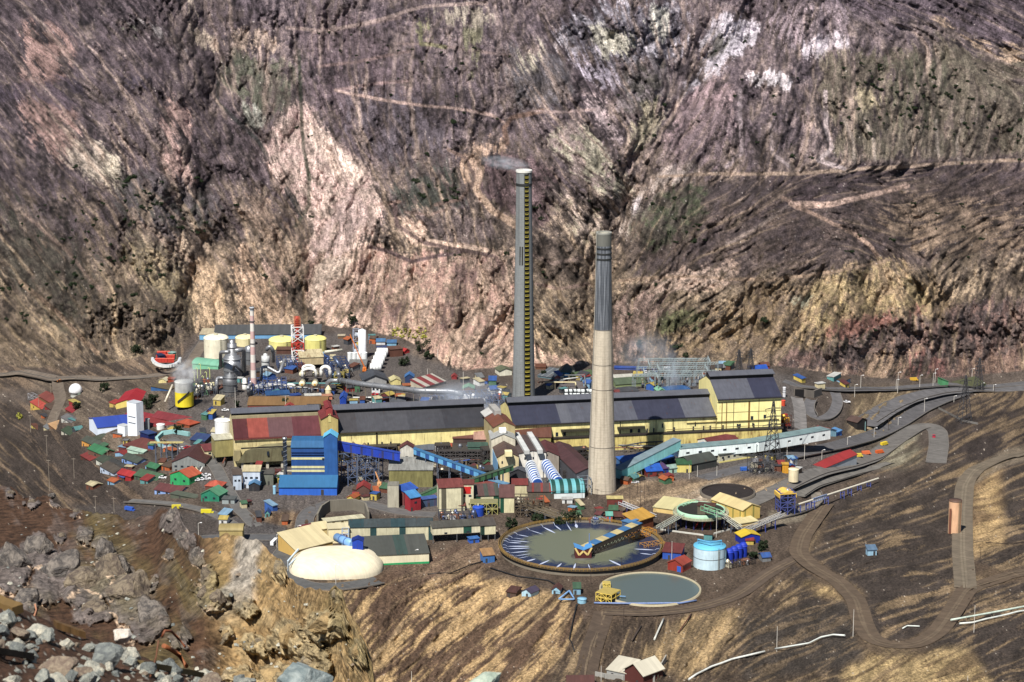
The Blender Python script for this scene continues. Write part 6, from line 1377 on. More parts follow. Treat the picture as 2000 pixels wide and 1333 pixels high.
drape_road('hairpin_road','asphalt hairpin road sweeping round the striped embankment at right',[(1460,985),(1530,955),(1600,925),(1660,912),(1705,896),(1750,862),(1790,836),(1815,830),(1832,842),(1834,870),(1828,905)],12,(104,100,96))
drape_road('service_road','paved service road passing under the blue pipe bridge',[(1560,970),(1590,950),(1640,935),(1700,915),(1740,905)],7,(112,108,102))
drape_road('pond_road','concrete edged road leading past the blue frame tower',[(1490,1020),(1550,1005),(1590,990),(1600,975),(1592,962)],6,(126,118,106))
drape_road('pit_road','asphalt loop road around the concrete cutting',[(590,1080),(592,1040),(596,1010),(612,992),(650,982),(700,980),(740,990),(780,1002),(850,1006)],9,(92,90,90))
drape_road('gate_road','asphalt road passing below the village towards the ribbed yellow kiosk',[(330,1058),(400,1052),(470,1050),(540,1050),(600,1052)],10,(84,84,86))
drape_road('dome_road','asphalt road between the rock outcrop and the dome',[(600,1052),(560,1068),(545,1095),(555,1125),(600,1148),(680,1150),(740,1135)],10,(84,84,84))
drape_road('village_road','grey road curving through the lower village',[(330,858),(380,885),(420,910),(440,950),(470,1000),(500,1030)],7,(96,94,92))
drape_road('village_road','long grey road skirting the foot of the village',[(250,980),(330,985),(400,998),(440,1015),(470,1035)],6,(98,96,94))
drape_road('hill_road','dirt road running along the foot of the left mountain',[(-40,728),(40,730),(110,745),(200,744),(280,738),(340,728),(370,715),(385,690),(400,668)],8,(110,98,86))
drape_road('hill_road','dirt track dropping from the hill road to the red-roofed houses',[(112,745),(114,765),(120,785),(110,805),(100,830)],8,(104,92,80),kerb=False)
# ---------------------------------------------------------------- acid plant at the upper left, on its terrace
CRM=(226,214,168)
tank('storage_tank','cream white domed tank with tall shell, leftmost of the big storage tanks',420,700,24,34,(226,218,192),z=0)
tank('storage_tank','cream domed tank half hidden behind the silver towers',477,678,19,14,(222,210,160),z=0)
tank('storage_tank','pale yellow low domed tank behind the striped chimney',548,684,25,14,(222,214,130),z=0)
tank('storage_tank','pale yellow tall domed tank right of the red and white tower',615,692,21,25,(222,214,124),z=0)
bld('acid_store','long grey-roofed blue-walled building behind the row of storage tanks',(418,664),(626,661),18,9,'shed',3,(100,152,196),(84,86,88),cat='warehouse',rust=0,dirt=.15,door=0)
bld('acid_store','cream-roofed left end of the long blue-walled building',(390,664),(417,664),12,10,'shed',1.6,(110,170,210),(206,190,156),cat='warehouse',rust=0,door=0)
bld('green_cistern_shed','sea-green barrel roof left of the silver towers',(376,722),(426,722),12,10,'barrel',3.0,(110,176,140),(120,188,156),'x',cat='shed',rust=0,dirt=.08,door=0)
SIL=plain((150,152,156),.38,.65,.05,.25);SILD=plain((112,114,118),.5,.5,.1,.3)
def column(label,u,v,parts,name='process_tower',m=SIL,cat='tower',z=0,extra=None,hoops=3):
 """a vertical vessel; parts = (radius px, height px) from the ground up"""
 p=G(u,v,z=z);k=mpp(p);r=root(name,p,0,label,cat);prof=[(parts[0][0]*k,-1)];zz=0;hs=[]
 for i,(rp,hp)in enumerate(parts):
  prof.append((rp*k,zz+.05));zz+=hp*k/.96;prof.append((rp*k,zz))
 prof.append((.1,zz+parts[-1][0]*k*.4));MB().lathe(prof,24).build('shell',m,r,True)
 for i in range(hoops):
  z_=zz*(i+.7)/(hoops+.3);acc=0
  for rp,hp in parts:
   acc+=hp*k/.96
   if acc>=z_:break
  MB().lathe([(rp*k,z_-.2),(rp*k+.35,z_-.15),(rp*k+.35,z_+.15),(rp*k,z_+.2)],24).build('ring_deck',SILD,r)
 return r,k,zz
column('fat silver tower with stepped shoulders and bent ducts, tallest of the silver vessels',455,738,[(18,14),(18,26),(15,4),(9,22),(5,6)])
column('squat grey domed tower in front of the fat silver one',450,772,[(14,22),(14,14),(9,5),(3,2)],m=SILD)
column('white-topped narrow silver tower left of the striped chimney',487,712,[(8,22),(8,12)],hoops=2)
column('silver tower with a white lower shell right of the striped chimney',519,722,[(8,18),(8,8),(4,4)],m=plain((196,198,196),.5,.2),hoops=1)
column('slim grey vessel at the foot of the striped chimney',495,752,[(4.5,16),(4.5,8)],hoops=1)
column('small grey vessel behind the white bent pipes',478,760,[(5,12),(4,8)],m=plain((206,206,200)),hoops=1)
def duct(label,pts,rp,c=(150,152,156),legs=0,fl=0,metal=.5,name='duct',cat='duct'):
 q=[P(u,v,z)for u,v,z in pts];return pipe(name,label,q,rp*mpp(q[0]),c,metal,.4,cat,legs=legs,flange=fl)
duct('silver duct looping from the fat tower down its right side',[(458,686,26),(476,682,26),(477,726,8)],4.2)
duct('silver duct elbow on the left of the fat tower',[(448,688,22),(431,688,21),(431,715,8)],3.6)
duct('dark duct arching in front of the fat silver tower',[(456,722,12),(458,713,16),(474,728,10)],2.2,(96,98,102))
duct('silver gooseneck duct left of the squat grey tower',[(442,740,10),(424,738,10),(422,770,0)],3.8)
duct('big silver gooseneck right of the white-shelled tower',[(520,684,19),(527,676,22),(533,684,19),(534,706,8)],3.8)
duct('long diagonal silver duct between the chimney and the tall cross frame',[(510,744,5),(511,718,14),(520,716,14),(545,730,10),(556,702,18)],3.0,legs=1)
duct('twin curved silver ducts low beside the blue frames',[(486,772,1),(484,756,7),(492,750,7)],3.2)
duct('white horizontal pipe running into the cream converters',[(521,752,6),(574,752,6),(577,760,3)],2.8,(226,222,214),1,2,0)
duct('small silver pipe bend under the white horizontal pipe',[(502,764,1),(503,754,5),(540,757,4)],2.2)
duct('dark blue-grey inclined duct behind the cream converters',[(652,697,16),(668,720,9)],4.0,(80,92,118),1)
duct('pale horizontal gas main behind the tall cross frame',[(634,688,7),(668,684,7)],2.8,(206,200,180),0,0,0)
duct('very long fat grey gas duct running right from the acid plant to the smelter hall',[(662,743,11),(700,750,12),(760,757,12),(820,764,13),(885,765,13),(905,772,11)],5.6,(134,136,140),6,3)
duct('grey duct elbow and cone at the left end of the long gas duct',[(667,744,11),(641,744,10),(638,766,2)],4.6,(140,142,144),0,2)
duct('second thinner grey duct branching to the yellow valve frame',[(662,735,12),(660,722,14)],4,(130,132,136))
def omega(label,u,v,w_,h_,rp):
 k=mpp(P(u,v,4));c_=P(u,v,4);r=root('omega_pipe',c_,0,label,'pipe');W_,H_=w_*k/2,h_*k
 pts=[(-W_,0,0),(-W_,0,H_*.6)]+[(W_*math.cos(a),0,H_*.6+H_*.4*math.sin(a))for a in[math.pi-i*math.pi/10 for i in range(1,10)]]+[(W_,0,H_*.6),(W_,0,0)]
 MB().tube(pts,rp*k,12).build('duct',plain((232,228,220),.5),r,True);return r
omega('large white arched pipe over the cream converters, rear one of the pair',603,728,22,14,3.0)
omega('large white arched pipe over the cream converters, front one of the pair',604,738,26,18,3.2)
omega('white arched pipe standing alone right of the cream converters',636,736,17,20,3.6)
for i,(u,v,w_)in enumerate([(590,738,'rear left'),(616,738,'rear right'),(590,757,'front left'),(615,757,'front right')]):
 p=P(u,v,3);k=mpp(p);r=root('converter_vessel',p,0,'cream horizontal converter drum with dark rings, %s one of the four'%w_,'vessel','cream converter drums')
 MB().tube([(0,6,2.2),(0,0,2.2),(0,-1,2.0)],[6.2*k,6.2*k,3*k],20).build('drum',plain((222,210,172),.4),r,True)
 for y in(.6,3.5):MB().tube([(0,y,2.2),(0,y+.5,2.2)],6.8*k,20).build('ring',plain((70,66,56)),r)
 MB().beam((0,-1.1,2),(0,-1.5,2),1.2).build('manhole',plain((190,140,60)),r)
lattice('converter_stand','dark steel frame and decks holding the cream converter drums',(578,770),(634,770),14,12,5,2,1,(50,48,50),clutter=8,z=0)
bld('converter_roof','cream deck roofs with rusty slots above the white arched pipes',(586,722),(632,720),14,22,'shed',2,(190,170,130),(222,206,160),cat='industrial building',z=0,rust=.5,lift=3,door=0)
tank('cone_hopper','cream conical hopper right of the dark converter frame',641,775,6,12,(220,204,160),top='cone',rh=3,z=0,ladder=False)
p=G(496,768,z=0);r=root('striped_chimney',(p.x,p.y,0),0,'slim pink and white banded chimney with a crown platform rising from the acid plant','chimney');k=mpp(p);h=164*k/.96
for i in range(11):
 z0,z1=h*i/11,h*(i+1)/11;q0=(6.0-2.2*i/11)*k;q1=(6.0-2.2*(i+1)/11)*k
 MB().lathe([(q0,z0),(q1,z1)],20).build('band',plain((196,160,156)if i%2 else(214,208,200),.5),r,True)
for z_ in(.58,.84,.99):MB().lathe([(3.6*k,h*z_-.3),(5.4*k,h*z_-.2),(5.4*k,h*z_+.4),(3.4*k,h*z_+.5)],20).build('platform',plain((90,84,84)),r)
MB().lathe([(4.4*k,h*.97),(4.8*k,h*1.0),(4.0*k,h*1.01)],20).build('crown',plain((170,176,184)),r)
p=G(582,712,z=0);r=root('lattice_tower',(p.x,p.y,0),.15,'square red and white lattice tower holding a slim red column','tower');k=mpp(p);h=92*k/.96;a_=11*k
for i in range(5):
 z0,z1=h*.8*i/5,h*.8*(i+1)/5;m_=MB()
 for x_,y_ in((-1,-1),(1,-1),(1,1),(-1,1)):m_.beam((x_*a_,y_*a_,z0),(x_*a_,y_*a_,z1),.6)
 for x_,y_,x2,y2 in((-1,-1,1,-1),(1,-1,1,1),(1,1,-1,1),(-1,1,-1,-1)):
  m_.beam((x_*a_,y_*a_,z1),(x2*a_,y2*a_,z1),.45);m_.beam((x_*a_,y_*a_,z0),(x2*a_,y2*a_,z1),.35);m_.beam((x_*a_,y_*a_,z1),(x2*a_,y2*a_,z0),.35)
 m_.build('lattice_bay',plain((196,50,44)if i in(2,)else(224,222,220)),r)
MB().lathe([(1.5,0),(1.5,h*.9),(1.0,h),(.1,h)],16).build('column',plain((176,60,46)),r,True)
m_=MB()
for i in range(5):m_.beam((-2,-2,h*.8+i*1.6),(2,-2,h*.8+i*1.6),.3);m_.beam((-2,2,h*.8+i*1.6),(2,2,h*.8+i*1.6),.3)
for x_,y_ in((-2,-2),(2,-2),(2,2),(-2,2)):m_.beam((x_,y_,h*.78),(x_,y_,h*.98),.3)
m_.build('head_frame',plain((180,84,50)),r)
x=tank('cooling_tower','round cooling tower with bright yellow lower half and pale grey top',358,792,18,42,(190,192,186),top='flat',z=0,ladder=False,low=(.55,(226,204,36)))
sv=MB();kk=mpp(P(358,792,0));q=18*kk+.6
sv.add([(q*math.cos(math.radians(a)),q*math.sin(math.radians(a)),1+7*(a-235)/75)for a in range(235,311,15)]+[(q*math.cos(math.radians(a)),q*math.sin(math.radians(a)),2.6+7*(a-235)/75)for a in range(235,311,15)],[(i,i+1,i+7,i+6)for i in range(5)])
sv.build('stair',plain((50,52,44)),x)
duct('pale inclined pipe leaning on the left of the yellow cooling tower',[(337,752,10),(322,786,1)],2.0,(206,196,176),0,0,0)
bld('low_store','blue flat sheet wall with brown roof left of the cooling tower',(295,764),(331,764),8,9,'flat',0,(44,88,140),(110,96,70),cat='shed',rust=.1,door=0)
bld('low_store','small cream gabled hood beside the blue sheet wall',(310,749),(325,748),5,6,'gable',1.4,(222,206,140),(224,214,176),'y',cat='shed',rust=0,door=0)
bld('low_store','rusty orange box hut behind the cooling tower',(328,748),(340,746),5,7,'flat',0,(150,66,44),(160,76,52),cat='shed',door=0)
for i,(u,v)in enumerate([(380,748),(386,740),(392,732),(398,756),(404,748),(410,740)]):
 p=G(u,v,z=0);r=root('vent_post',p,0,'pale yellow-green gooseneck vent in the pipe yard right of the cooling tower','vent','yellow-green gooseneck vents');MB().tube([(0,0,0),(0,0,7),(-.6,0,7.6),(-1.2,0,7)],.25,6).build('post',plain((196,206,130)),r)
lattice('pipe_yard','dark pipe yard packed with valves between the cooling tower and the silver towers',(378,775),(425,772),22,18,6,4,2,(64,66,72),clutter=40,z=0,cc=[(206,200,180),(150,80,50),(90,96,110),(214,206,160),(80,120,90)],w=.35)
lattice('process_rack','navy blue process frame crammed with small vessels under the silver ducts',(486,772),(560,770),18,20,8,3,2,(52,70,118),clutter=44,z=0,cc=[(150,154,160),(206,206,200),(70,90,140),(120,124,130)],w=.4)
lattice('process_rack','navy frame right of the white arched pipe carrying grey vessels',(640,742),(682,740),20,30,4,3,3,(44,60,96),clutter=26,z=0,w=.4)
lattice('process_rack','dark blue frame between the yellow tanks and cream converters',(545,728),(590,726),20,18,5,3,2,(56,70,104),clutter=24,z=0,w=.4)
lattice('valve_platform','yellow platform frame at the head of the long gas duct',(653,762),(672,762),7,30,1,1,4,(150,134,60),z=0,w=.4,deck=(120,110,60))
bld('exchanger_house','brown box house right of the silver gooseneck duct',(540,692),(572,692),9,8,'flat',0,(92,62,52),(110,76,64),cat='industrial building',z=0,rust=.3,door=0)
column('tall white cylindrical silo with a pointed cap',708,700,[(7.5,54)],name='white_silo',m=plain((226,228,232),.4),cat='silo',hoops=0)
lattice('silo_stair','blue-grey stair frame on the left of the tall white silo',(690,700),(701,700),5,54,1,1,5,(150,160,180),z=0,w=.3,clutter=3,cc=[(200,206,214)])
for i,(u,rp)in enumerate([(683,4.6),(692,4.6),(702,6),(711,6)]):
 tank('white_drum','white upright drum on the concrete table, number %s from the left'%('one','two','three','four')[i],u,704,rp,13,(220,222,222),top='dome',z=2.5,ladder=False,group='white drums on the table',n=16)
bld('drum_table','concrete table with dark green filter ponds under the white drums',(680,722),(716,722),16,8,'flat',0,(92,100,104),(130,130,128),cat='structure',z=0,ov=0,door=0)
for i in range(5):
 u,v=734+i*3.2,724-i*7.6
 p=P(u,v,1.5);k=mpp(p);r=root('bullet_tank',p,0,'white horizontal bullet tank with domed ends, %s of the five'%('nearest','second nearest','middle','second farthest','farthest')[i],'tank','five white bullet tanks')
 MB().tube([(-11.5*k,0,2.4),(-10.6*k,0,2.4),(10.6*k,0,2.4),(11.5*k,0,2.4)],[.6,2.6,2.6,.6],18).build('shell',plain((226,228,226),.4),r,True)
 for x_ in(-6,0,6):MB().tube([(x_*k-.15,0,2.4),(x_*k+.15,0,2.4)],2.7,18).build('hoop',plain((150,154,156)),r)
 MB().box(-7*k,-5*k,-1.8,1.8,-1.5,1).build('saddle',plain((110,110,110)),r);MB().box(5*k,7*k,-1.8,1.8,-1.5,1).build('saddle',plain((110,110,110)),r)
def crane(label,u,v,du,dv_,hz,c_=(206,110,40),name='crane_truck',base=2.6):
 p=G(u,v,z=0);r=root(name,p,0,label,'crane');k=mpp(p)
 MB().box(-1.3,1.3,-base,base,.7,1.7).build('chassis',plain(c_),r);MB().box(-1.2,.2,-base,-base+1.6,1.7,2.9).build('cab',plain(c_),r);MB().box(-1.1,1.1,-.4,1.8,1.7,2.8).build('turntable',plain(c_),r)
 for x_ in(-1.3,1.3):
  for y_ in(-base*.7,0,base*.7):MB().tube([(x_-.2,y_,.6),(x_+.2,y_,.6)],.6,12).build('wheel',plain((24,24,24)),r)
 B_=Vector((du*k,4,hz));A_=Vector((0,1,2.6));m_=MB()
 for s_ in((-.35,0),(.35,0),(0,.6)):m_.beam(A_+Vector((s_[0],s_[1],0)),B_+Vector((s_[0]*.5,s_[1]*.5,0)),.2)
 for i in range(14):m_.beam(A_.lerp(B_,i/14)+Vector((-.35,0,0)),A_.lerp(B_,(i+1)/14)+Vector((.35,0,0)),.15)
 m_.build('boom',plain(c_),r);return r
crane('orange lattice-boom crane reaching up left beside the white drums',712,726,-28,0,25)
crane('peach-coloured mobile crane parked by the brick-red hut',741,952,-8,0,8,(206,150,100))
def bb(label,a,b,d,h,roof,rh,wall,rf,ridge='x',name='plant_building',cat='building',z=0,**k):
 k.setdefault('door',0);return bld(name,label,a,b,d,h,roof,rh,wall,rf,ridge,cat=cat,z=z,**k)
bb('long ochre brown roof with red hip end just behind the hall',(484,800),(638,800),22,8,'gable',2.4,(120,60,52),(140,104,62),rust=.1,dirt=.15)
bb('red porch roof showing in front of the long ochre one',(556,803),(574,803),5,8,'gable',1.5,(160,60,50),(176,62,54),'y')
bb('small dark roof showing right of the red porch',(600,803),(625,803),6,6,'gable',1.5,(60,60,60),(70,64,62))
bb('narrow royal blue gabled hut behind the red-capped tower',(664,797),(676,797),12,18,'gable',1.8,(22,60,160),(30,84,196),'y',name='blue_hut',cat='hut')
bb('dark blue-grey pitched workshop roof below the bullet tanks',(710,752),(755,750),16,9,'gable',3.2,(150,150,150),(74,80,90),'y',rust=0,ov=1)
bb('pale cream gabled tent right of the blue-grey workshop',(764,753),(783,752),9,8,'gable',1.6,(214,200,130),(222,210,150),'y',rust=0)
bb('bright blue gabled kiosk beside the cream tent',(791,748),(808,748),7,11,'gable',2,(40,60,100),(60,120,190),'y',rust=0)
bb('orange flat awning in front of the blue kiosk',(788,757),(810,756),5,3,'flat',0,(70,50,40),(190,104,60),rust=0)
bb('white office with a white van shape behind the gas duct',(725,768),(742,768),5,11,'flat',0,(222,224,226),(226,226,226),rust=0,wins=2)
bb('open dark grey car shelter behind the hall',(762,796),(792,796),9,10,'shed',1,(54,54,60),(92,96,104),rust=0)
bb('black sheet house right of the open car shelter',(792,793),(816,793),9,13,'shed',1,(36,34,38),(74,66,66),rust=0)
bb('maroon low box in front of the black sheet house',(795,796),(815,796),3,5,'flat',0,(130,60,64),(130,62,64))
bb('roof striped white, red and navy beside the gas duct',(828,762),(870,750),12,5,'shed',3,(180,170,150),(150,60,62),rstripes=((206,200,186),9,.45),rust=.1)
bb('tiny red gabled hut at the foot of the slope',(882,742),(892,742),5,5,'gable',1.5,(150,50,52),(170,56,58),'y')
bb('mint green pitched roof behind the hall left of the grey stack',(904,764),(926,764),8,4,'gable',1.6,(120,90,70),(120,176,136),'y')
bb('blue roofed hut at the back edge of the terrace, left one',(735,674),(752,674),6,6,'gable',1.6,(214,214,216),(70,120,170))
bb('blue roofed hut at the back edge of the terrace, right one',(756,676),(774,676),6,6,'gable',1.4,(120,170,200),(64,110,160))
bb('brown box building at the cliff edge of the terrace',(763,698),(787,696),9,14,'flat',0,(98,62,50),(110,76,64),rust=.1)
bb('navy and red hut left of the brown box building',(742,692),(762,690),7,7,'shed',1.2,(110,70,90),(60,74,120))
bb('small bright red hut on the edge right of the brown box',(790,692),(800,690),4,5,'gable',1.4,(170,40,44),(200,50,48),'y')
bb('tan shack high at the back of the terrace',(660,662),(673,662),5,5,'flat',0,(120,90,66),(206,190,160))
bb('blue tarpaulin-roofed container row under the navy frame',(520,780),(566,778),7,7,'shed',1,(206,206,206),(40,84,140))
bb('navy container right of the blue tarpaulin roof',(568,780),(588,778),5,6,'flat',0,(30,60,140),(34,70,150))
bb('white container with navy panels behind the ochre roof',(596,781),(627,780),5,7,'flat',0,(214,206,190),(222,220,210),wstripes=((50,60,110),7,.4))
bb('pinkish box at the end of the white container',(630,782),(649,781),5,7,'flat',0,(206,130,100),(206,140,110))
lattice('dust_rack','blue lattice frames and machines in the smoke behind the hall',(845,800),(985,792),16,20,12,2,2,(84,96,124),clutter=30,z=0,w=.35,cc=[(206,206,206),(150,80,60),(90,100,130),(60,60,70)])
lattice('duct_rack','thin grey pipe bridge behind the hall left of the crossing shed',(820,790),(985,776),4,10,12,1,1,(96,92,96),z=0,w=.3,brace=False)
lattice('pipe_bridge_rack','dark pipe bridge crossing in front of the yellow cooling tower',(400,782),(480,776),3,7,8,1,1,(110,104,100),z=0,w=.25)
p0=G(324,706,z=0)
cu=None
for i in range(16):
 u=306+(i%6)*6.2+(i//6)*2;v=708-(i//6)*7;p=G(u,v,z=0)
 if cu is None:
  cu=root('red_cube',p,.1,'red crate in the round drum yard at the foot of the mountain','crate','red crates in the round yard');bx('body',-1,1,-1,1,0,2.6,plain((196,56,44)),cu);bx('lid',-1.08,1.08,-1.08,1.08,2.6,2.8,plain((214,90,70)),cu);bk=kids(cu)
 else:dup(cu,p,R.uniform(-.3,.3),ch=bk)
cu=None
for i in range(30):
 t=math.pi*(1.02+.96*i/29);u=325+27*math.cos(t);v=703-15*math.sin(t);p=G(u,v,z=0)
 if cu is None:
  cu=root('white_bag',p,.1,'white bulk bag in the curved rim round the red crates','bag','white bulk bags round the red crates');bx('body',-.9,.9,-.9,.9,0,1.7,plain((214,214,210)),cu);MB().prismz([(-.9,-.9),(.9,-.9),(.5,.5),(-.5,.5)],1.7,2.1).build('flap',plain((190,194,200)),cu);bk=kids(cu)
 else:dup(cu,p,R.uniform(-.5,.5),ch=bk)
bld('drum_container','navy container at the left of the red crates',(304,700),(312,704),4,8,'flat',0,(34,44,84),(40,52,92),cat='container',z=0,door=0)
bld('drum_container','turquoise container at the right of the red crates',(337,700),(344,698),4,9,'flat',0,(70,160,140),(160,200,190),cat='container',z=0,door=0)
tank('white_tank','white cylindrical tank on the yellow block at the left end of the hall',434,845,16,20,(232,234,236),top='cone',rh=1.2,z=11,ladder=False)
bld('end_block','yellow-green sheet block on stilts with white band at the left end of the hall',(421,905),(457,902),12,44,'flat',0,(150,140,88),(222,218,190),cat='industrial building',z=0,dirt=.3,wins=0,lift=3.5,door=0)
bld('end_house','small maroon-roofed cream house at the foot of the yellow-green end block',(400,895),(420,893),9,13,'shed',1.6,(216,204,160),(124,56,58),cat='house',z=0,rust=0,wins=1)
"""end"""
# ---------------------------------------------------------------- houses on the left slope
def vh(label,a,b,d,h,roof,rh,wall,rf,ridge='x',name='village_house',cat='house',**k):return bld(name,label,a,b,d,h,roof,rh,wall,rf,ridge,cat=cat,**k)
x=vh('yellow-walled hall with a big bright red gable roof near the white dome',(214,800),(249,796),30,15,'gable',2.6,(206,184,96),(176,34,44),'y',name='red_roofed_hall',rust=0,dirt=.06)
x.rotation_euler.z+=math.radians(24)
x=vh('white gabled shed with violet-blue roof beside the white tower',(168,847),(207,849),26,25,'gable',3.2,(214,224,240),(44,72,176),'y',name='blue_roofed_shed',cat='warehouse',rust=0,dirt=.05,door=0)
x.rotation_euler.z-=math.radians(18)
bld('white_tower','tall white box tower with dark seams right of the violet-blue roofed shed',(250,852),(268,852),6,66,'flat',0,(226,232,240),(206,214,224),cat='tower',ov=0,dirt=.12,rust=.02,door=0)
for z_ in(9,13):bx('dark_seam',-3.2,3.2,-3.1,-3.0,z_,z_+.5,plain((70,76,92)),[o for o in COL.objects if o.name=='white_tower'][0])
bld('white_box','lower white box in front of the tall white tower',(230,853),(244,853),5,22,'flat',0,(222,228,234),(206,210,214),cat='tower',ov=0,dirt=.1,door=0)
bld('blue_box','dark blue container block behind the hipped brown roof',(274,862),(290,864),6,18,'flat',0,(24,34,90),(44,70,130),cat='container',door=0)
tank('grey_tank','slim grey cylindrical tank in front of the long red roofs',288,840,4.5,20,(150,158,160),top='dome',ladder=False)
tank('white_cistern','small white tank beside the slim grey one',313,840,8,9,(226,226,224),top='flat',ladder=False)
p=G(148,772);r=root('radome',p,0,'white ball dome on a short pale drum by the hill road','dome');k=mpp(p)
MB().lathe([(10*k,-1),(10*k,8*k),(13*k,8.5*k)],28).build('drum',plain((196,196,186)),r,True);MB().lathe([(13*k*math.cos(a),10*k+13*k*math.sin(a))for a in[-.25+i*(math.pi/2+.25)/9 for i in range(10)]],28).build('dome',plain((226,226,228),.5),r,True)
bx('door',2,4,-10*k-.3,-10*k+.5,0,2.6,plain((110,120,110)),r)
lattice('pipe_trestle','white trellis pipe trestle above the rust-red roofs at far left',(55,782),(88,775),4,13,6,1,2,(150,150,156),w=.25)
D=[('red-orange roofed house with yellow gables at the far left by the road',(60,802),(82,797),14,12,'gable',2.4,(214,176,80),(196,76,62),'x',2),('brown-red roofed house touching the red-orange one',(76,790),(103,784),12,12,'gable',2.6,(120,90,60),(136,66,56),'x',0),('deep red roof lying low left of the white ball dome',(128,806),(158,810),9,5,'gable',2,(110,60,50),(160,44,48),'x',0),('small red shed roof below the big bright red hall',(214,796),(228,797),5,7,'shed',1,(200,170,90),(176,60,50),'x',0),('grey-roofed white terrace left of the violet-blue roofed shed',(120,826),(158,830),9,8,'gable',1.8,(206,206,196),(112,110,110),'x',3),('tan slatted roof hut on the slope edge',(95,838),(120,843),7,7,'shed',1.4,(130,90,60),(206,160,110),'x',0),('long dark green roof with white posts on the slope edge',(120,850),(172,862),10,7,'gable',2,(206,200,180),(62,78,56),'x',5),('long moss green roof joining the white shed',(172,866),(240,862),12,5,'shed',1.6,(96,88,70),(72,78,58),'x',0),('orange-fronted grey house at the bend of the green roofs',(160,872),(190,876),8,9,'gable',2,(214,150,70),(80,86,74),'x',1),('bright green roofed house with a red lean-to',(172,893),(200,897),10,12,'gable',2.4,(110,80,66),(60,130,84),'x',1),('narrow brick-red lean-to under the bright green roof',(158,898),(176,905),5,6,'shed',1.4,(90,50,40),(140,54,50),'x',0),('brown and orange hipped roof house right of the white tower',(240,882),(292,880),17,9,'hip',4.5,(110,66,56),(112,58,52),'x',0),('mint green porch roof under the brown hipped house',(249,887),(280,887),3,7,'shed',.8,(170,200,180),(176,206,186),'x',0),('blue-walled house with dark green roof in the village middle',(238,905),(268,913),9,8,'gable',2,(120,150,206),(76,84,74),'x',2),('long pale blue house with brown-green roof on the slope edge',(196,924),(222,938),10,10,'gable',2.2,(186,200,220),(88,78,68),'x',2),('dark green roofed twin of the long pale blue house',(188,908),(206,918),10,8,'gable',2,(206,206,190),(70,80,64),'x',0),('grey-black roof between the pale blue house and the yard',(208,912),(236,924),8,6,'gable',1.8,(80,80,78),(66,66,64),'x',0),('red hut with a white skylight in its roof',(230,940),(256,940),8,11,'gable',2,(166,40,44),(186,44,46),'x',1),('flat green roof block in the lower village',(262,938),(306,940),12,7,'gable',2.4,(70,90,70),(76,108,78),'x',1),('bright green steep porch roof above the flat green block',(286,922),(305,925),7,8,'gable',1.8,(50,60,54),(60,124,84),'x',0),('green-walled house with orange roof beside the parked white cars',(333,948),(370,948),11,16,'gable',3.0,(48,164,96),(206,96,64),'y',2),('maroon roofed house with pale blue eaves wall low in the village',(302,966),(350,962),12,7,'gable',2.4,(130,160,214),(112,60,60),'x',3),('grey-green shed right of the maroon-roofed house',(333,974),(382,974),6,7,'flat',0,(86,92,78),(96,104,88),'x',0),('orange-red hipped cottage behind the green cottage',(401,962),(432,960),9,9,'hip',2.6,(110,70,60),(206,90,66),'x',0),('bright green cottage with pale green gable roof by the road',(393,980),(428,981),10,11,'gable',3.0,(40,128,98),(92,160,120),'y',2),('grey flat-roofed hut with blue door right of the green cottage',(434,985),(458,985),6,7,'flat',0,(150,160,160),(96,100,98),'x',0),('blue canopy on legs beside the road below the smelter hall',(486,960),(507,960),7,9,'gable',1.6,(50,50,54),(84,140,190),'y',0),('cream and pale blue two-storey office by the road',(475,954),(508,954),8,24,'shed',1.2,(196,206,220),(222,206,160),'x',3),('white-framed open house with brown roof left of the cream office',(456,958),(472,956),7,22,'shed',1.2,(186,200,216),(98,84,74),'x',2),('dirty grey shed between the cream office and the blue building',(511,948),(534,948),7,16,'flat',0,(110,112,100),(92,90,84),'x',0),('long red roof right of the white tower, lower one',(272,833),(340,838),13,5,'gable',2.6,(120,70,56),(150,48,50),'x',0),('long crimson roof right of the white tower, upper one',(244,818),(298,818),12,5,'gable',2.4,(120,60,60),(148,40,50),'x',0),('maroon roof with grey patch below the cooling tower',(296,822),(372,822),13,5,'gable',2.6,(90,60,60),(140,48,54),'x',0),('orange hipped roof at the right end of the red roofs',(345,835),(370,838),9,7,'hip',2.4,(150,80,50),(190,80,50),'x',0),('navy shed roof beside the red cars below the hall',(372,870),(400,868),8,8,'shed',2,(60,60,66),(50,70,120),'x',0),('grey warehouse gable with brown roof and a row of small windows',(326,918),(376,918),26,15,'gable',4.4,(128,132,130),(88,50,48),'y',5),]
for i,(lb,a,b,d,h,roof,rh,wall,rf,ridge,wn)in enumerate(D):
 b=(b[0],a[1]+(b[1]-a[1])*.45)
 x=vh(lb,a,b,d,h*1.35,roof,rh,wall,rf,ridge,wins=wn,rust=.12,cat='house')
x.rotation_euler.z+=math.radians(26)
strip_wall('curved_trough','pale teal curved settling trough under the yellow gantry beam',[(372,852),(340,846),(316,850),(303,862),(308,872),(330,878)],0,2.6,1.6,(130,176,176))
gallery('gantry_beam','long pale yellow gantry beam over the curved trough',P(293,866,6),P(358,866,6.5),1.6,.8,(206,190,120),open_=True,legs=5,cat='gantry')
tank('orange_cistern','orange-red tapered cistern lying in the yard left of the hall',383,862,8,5,(206,90,60),top='dome',ladder=False)
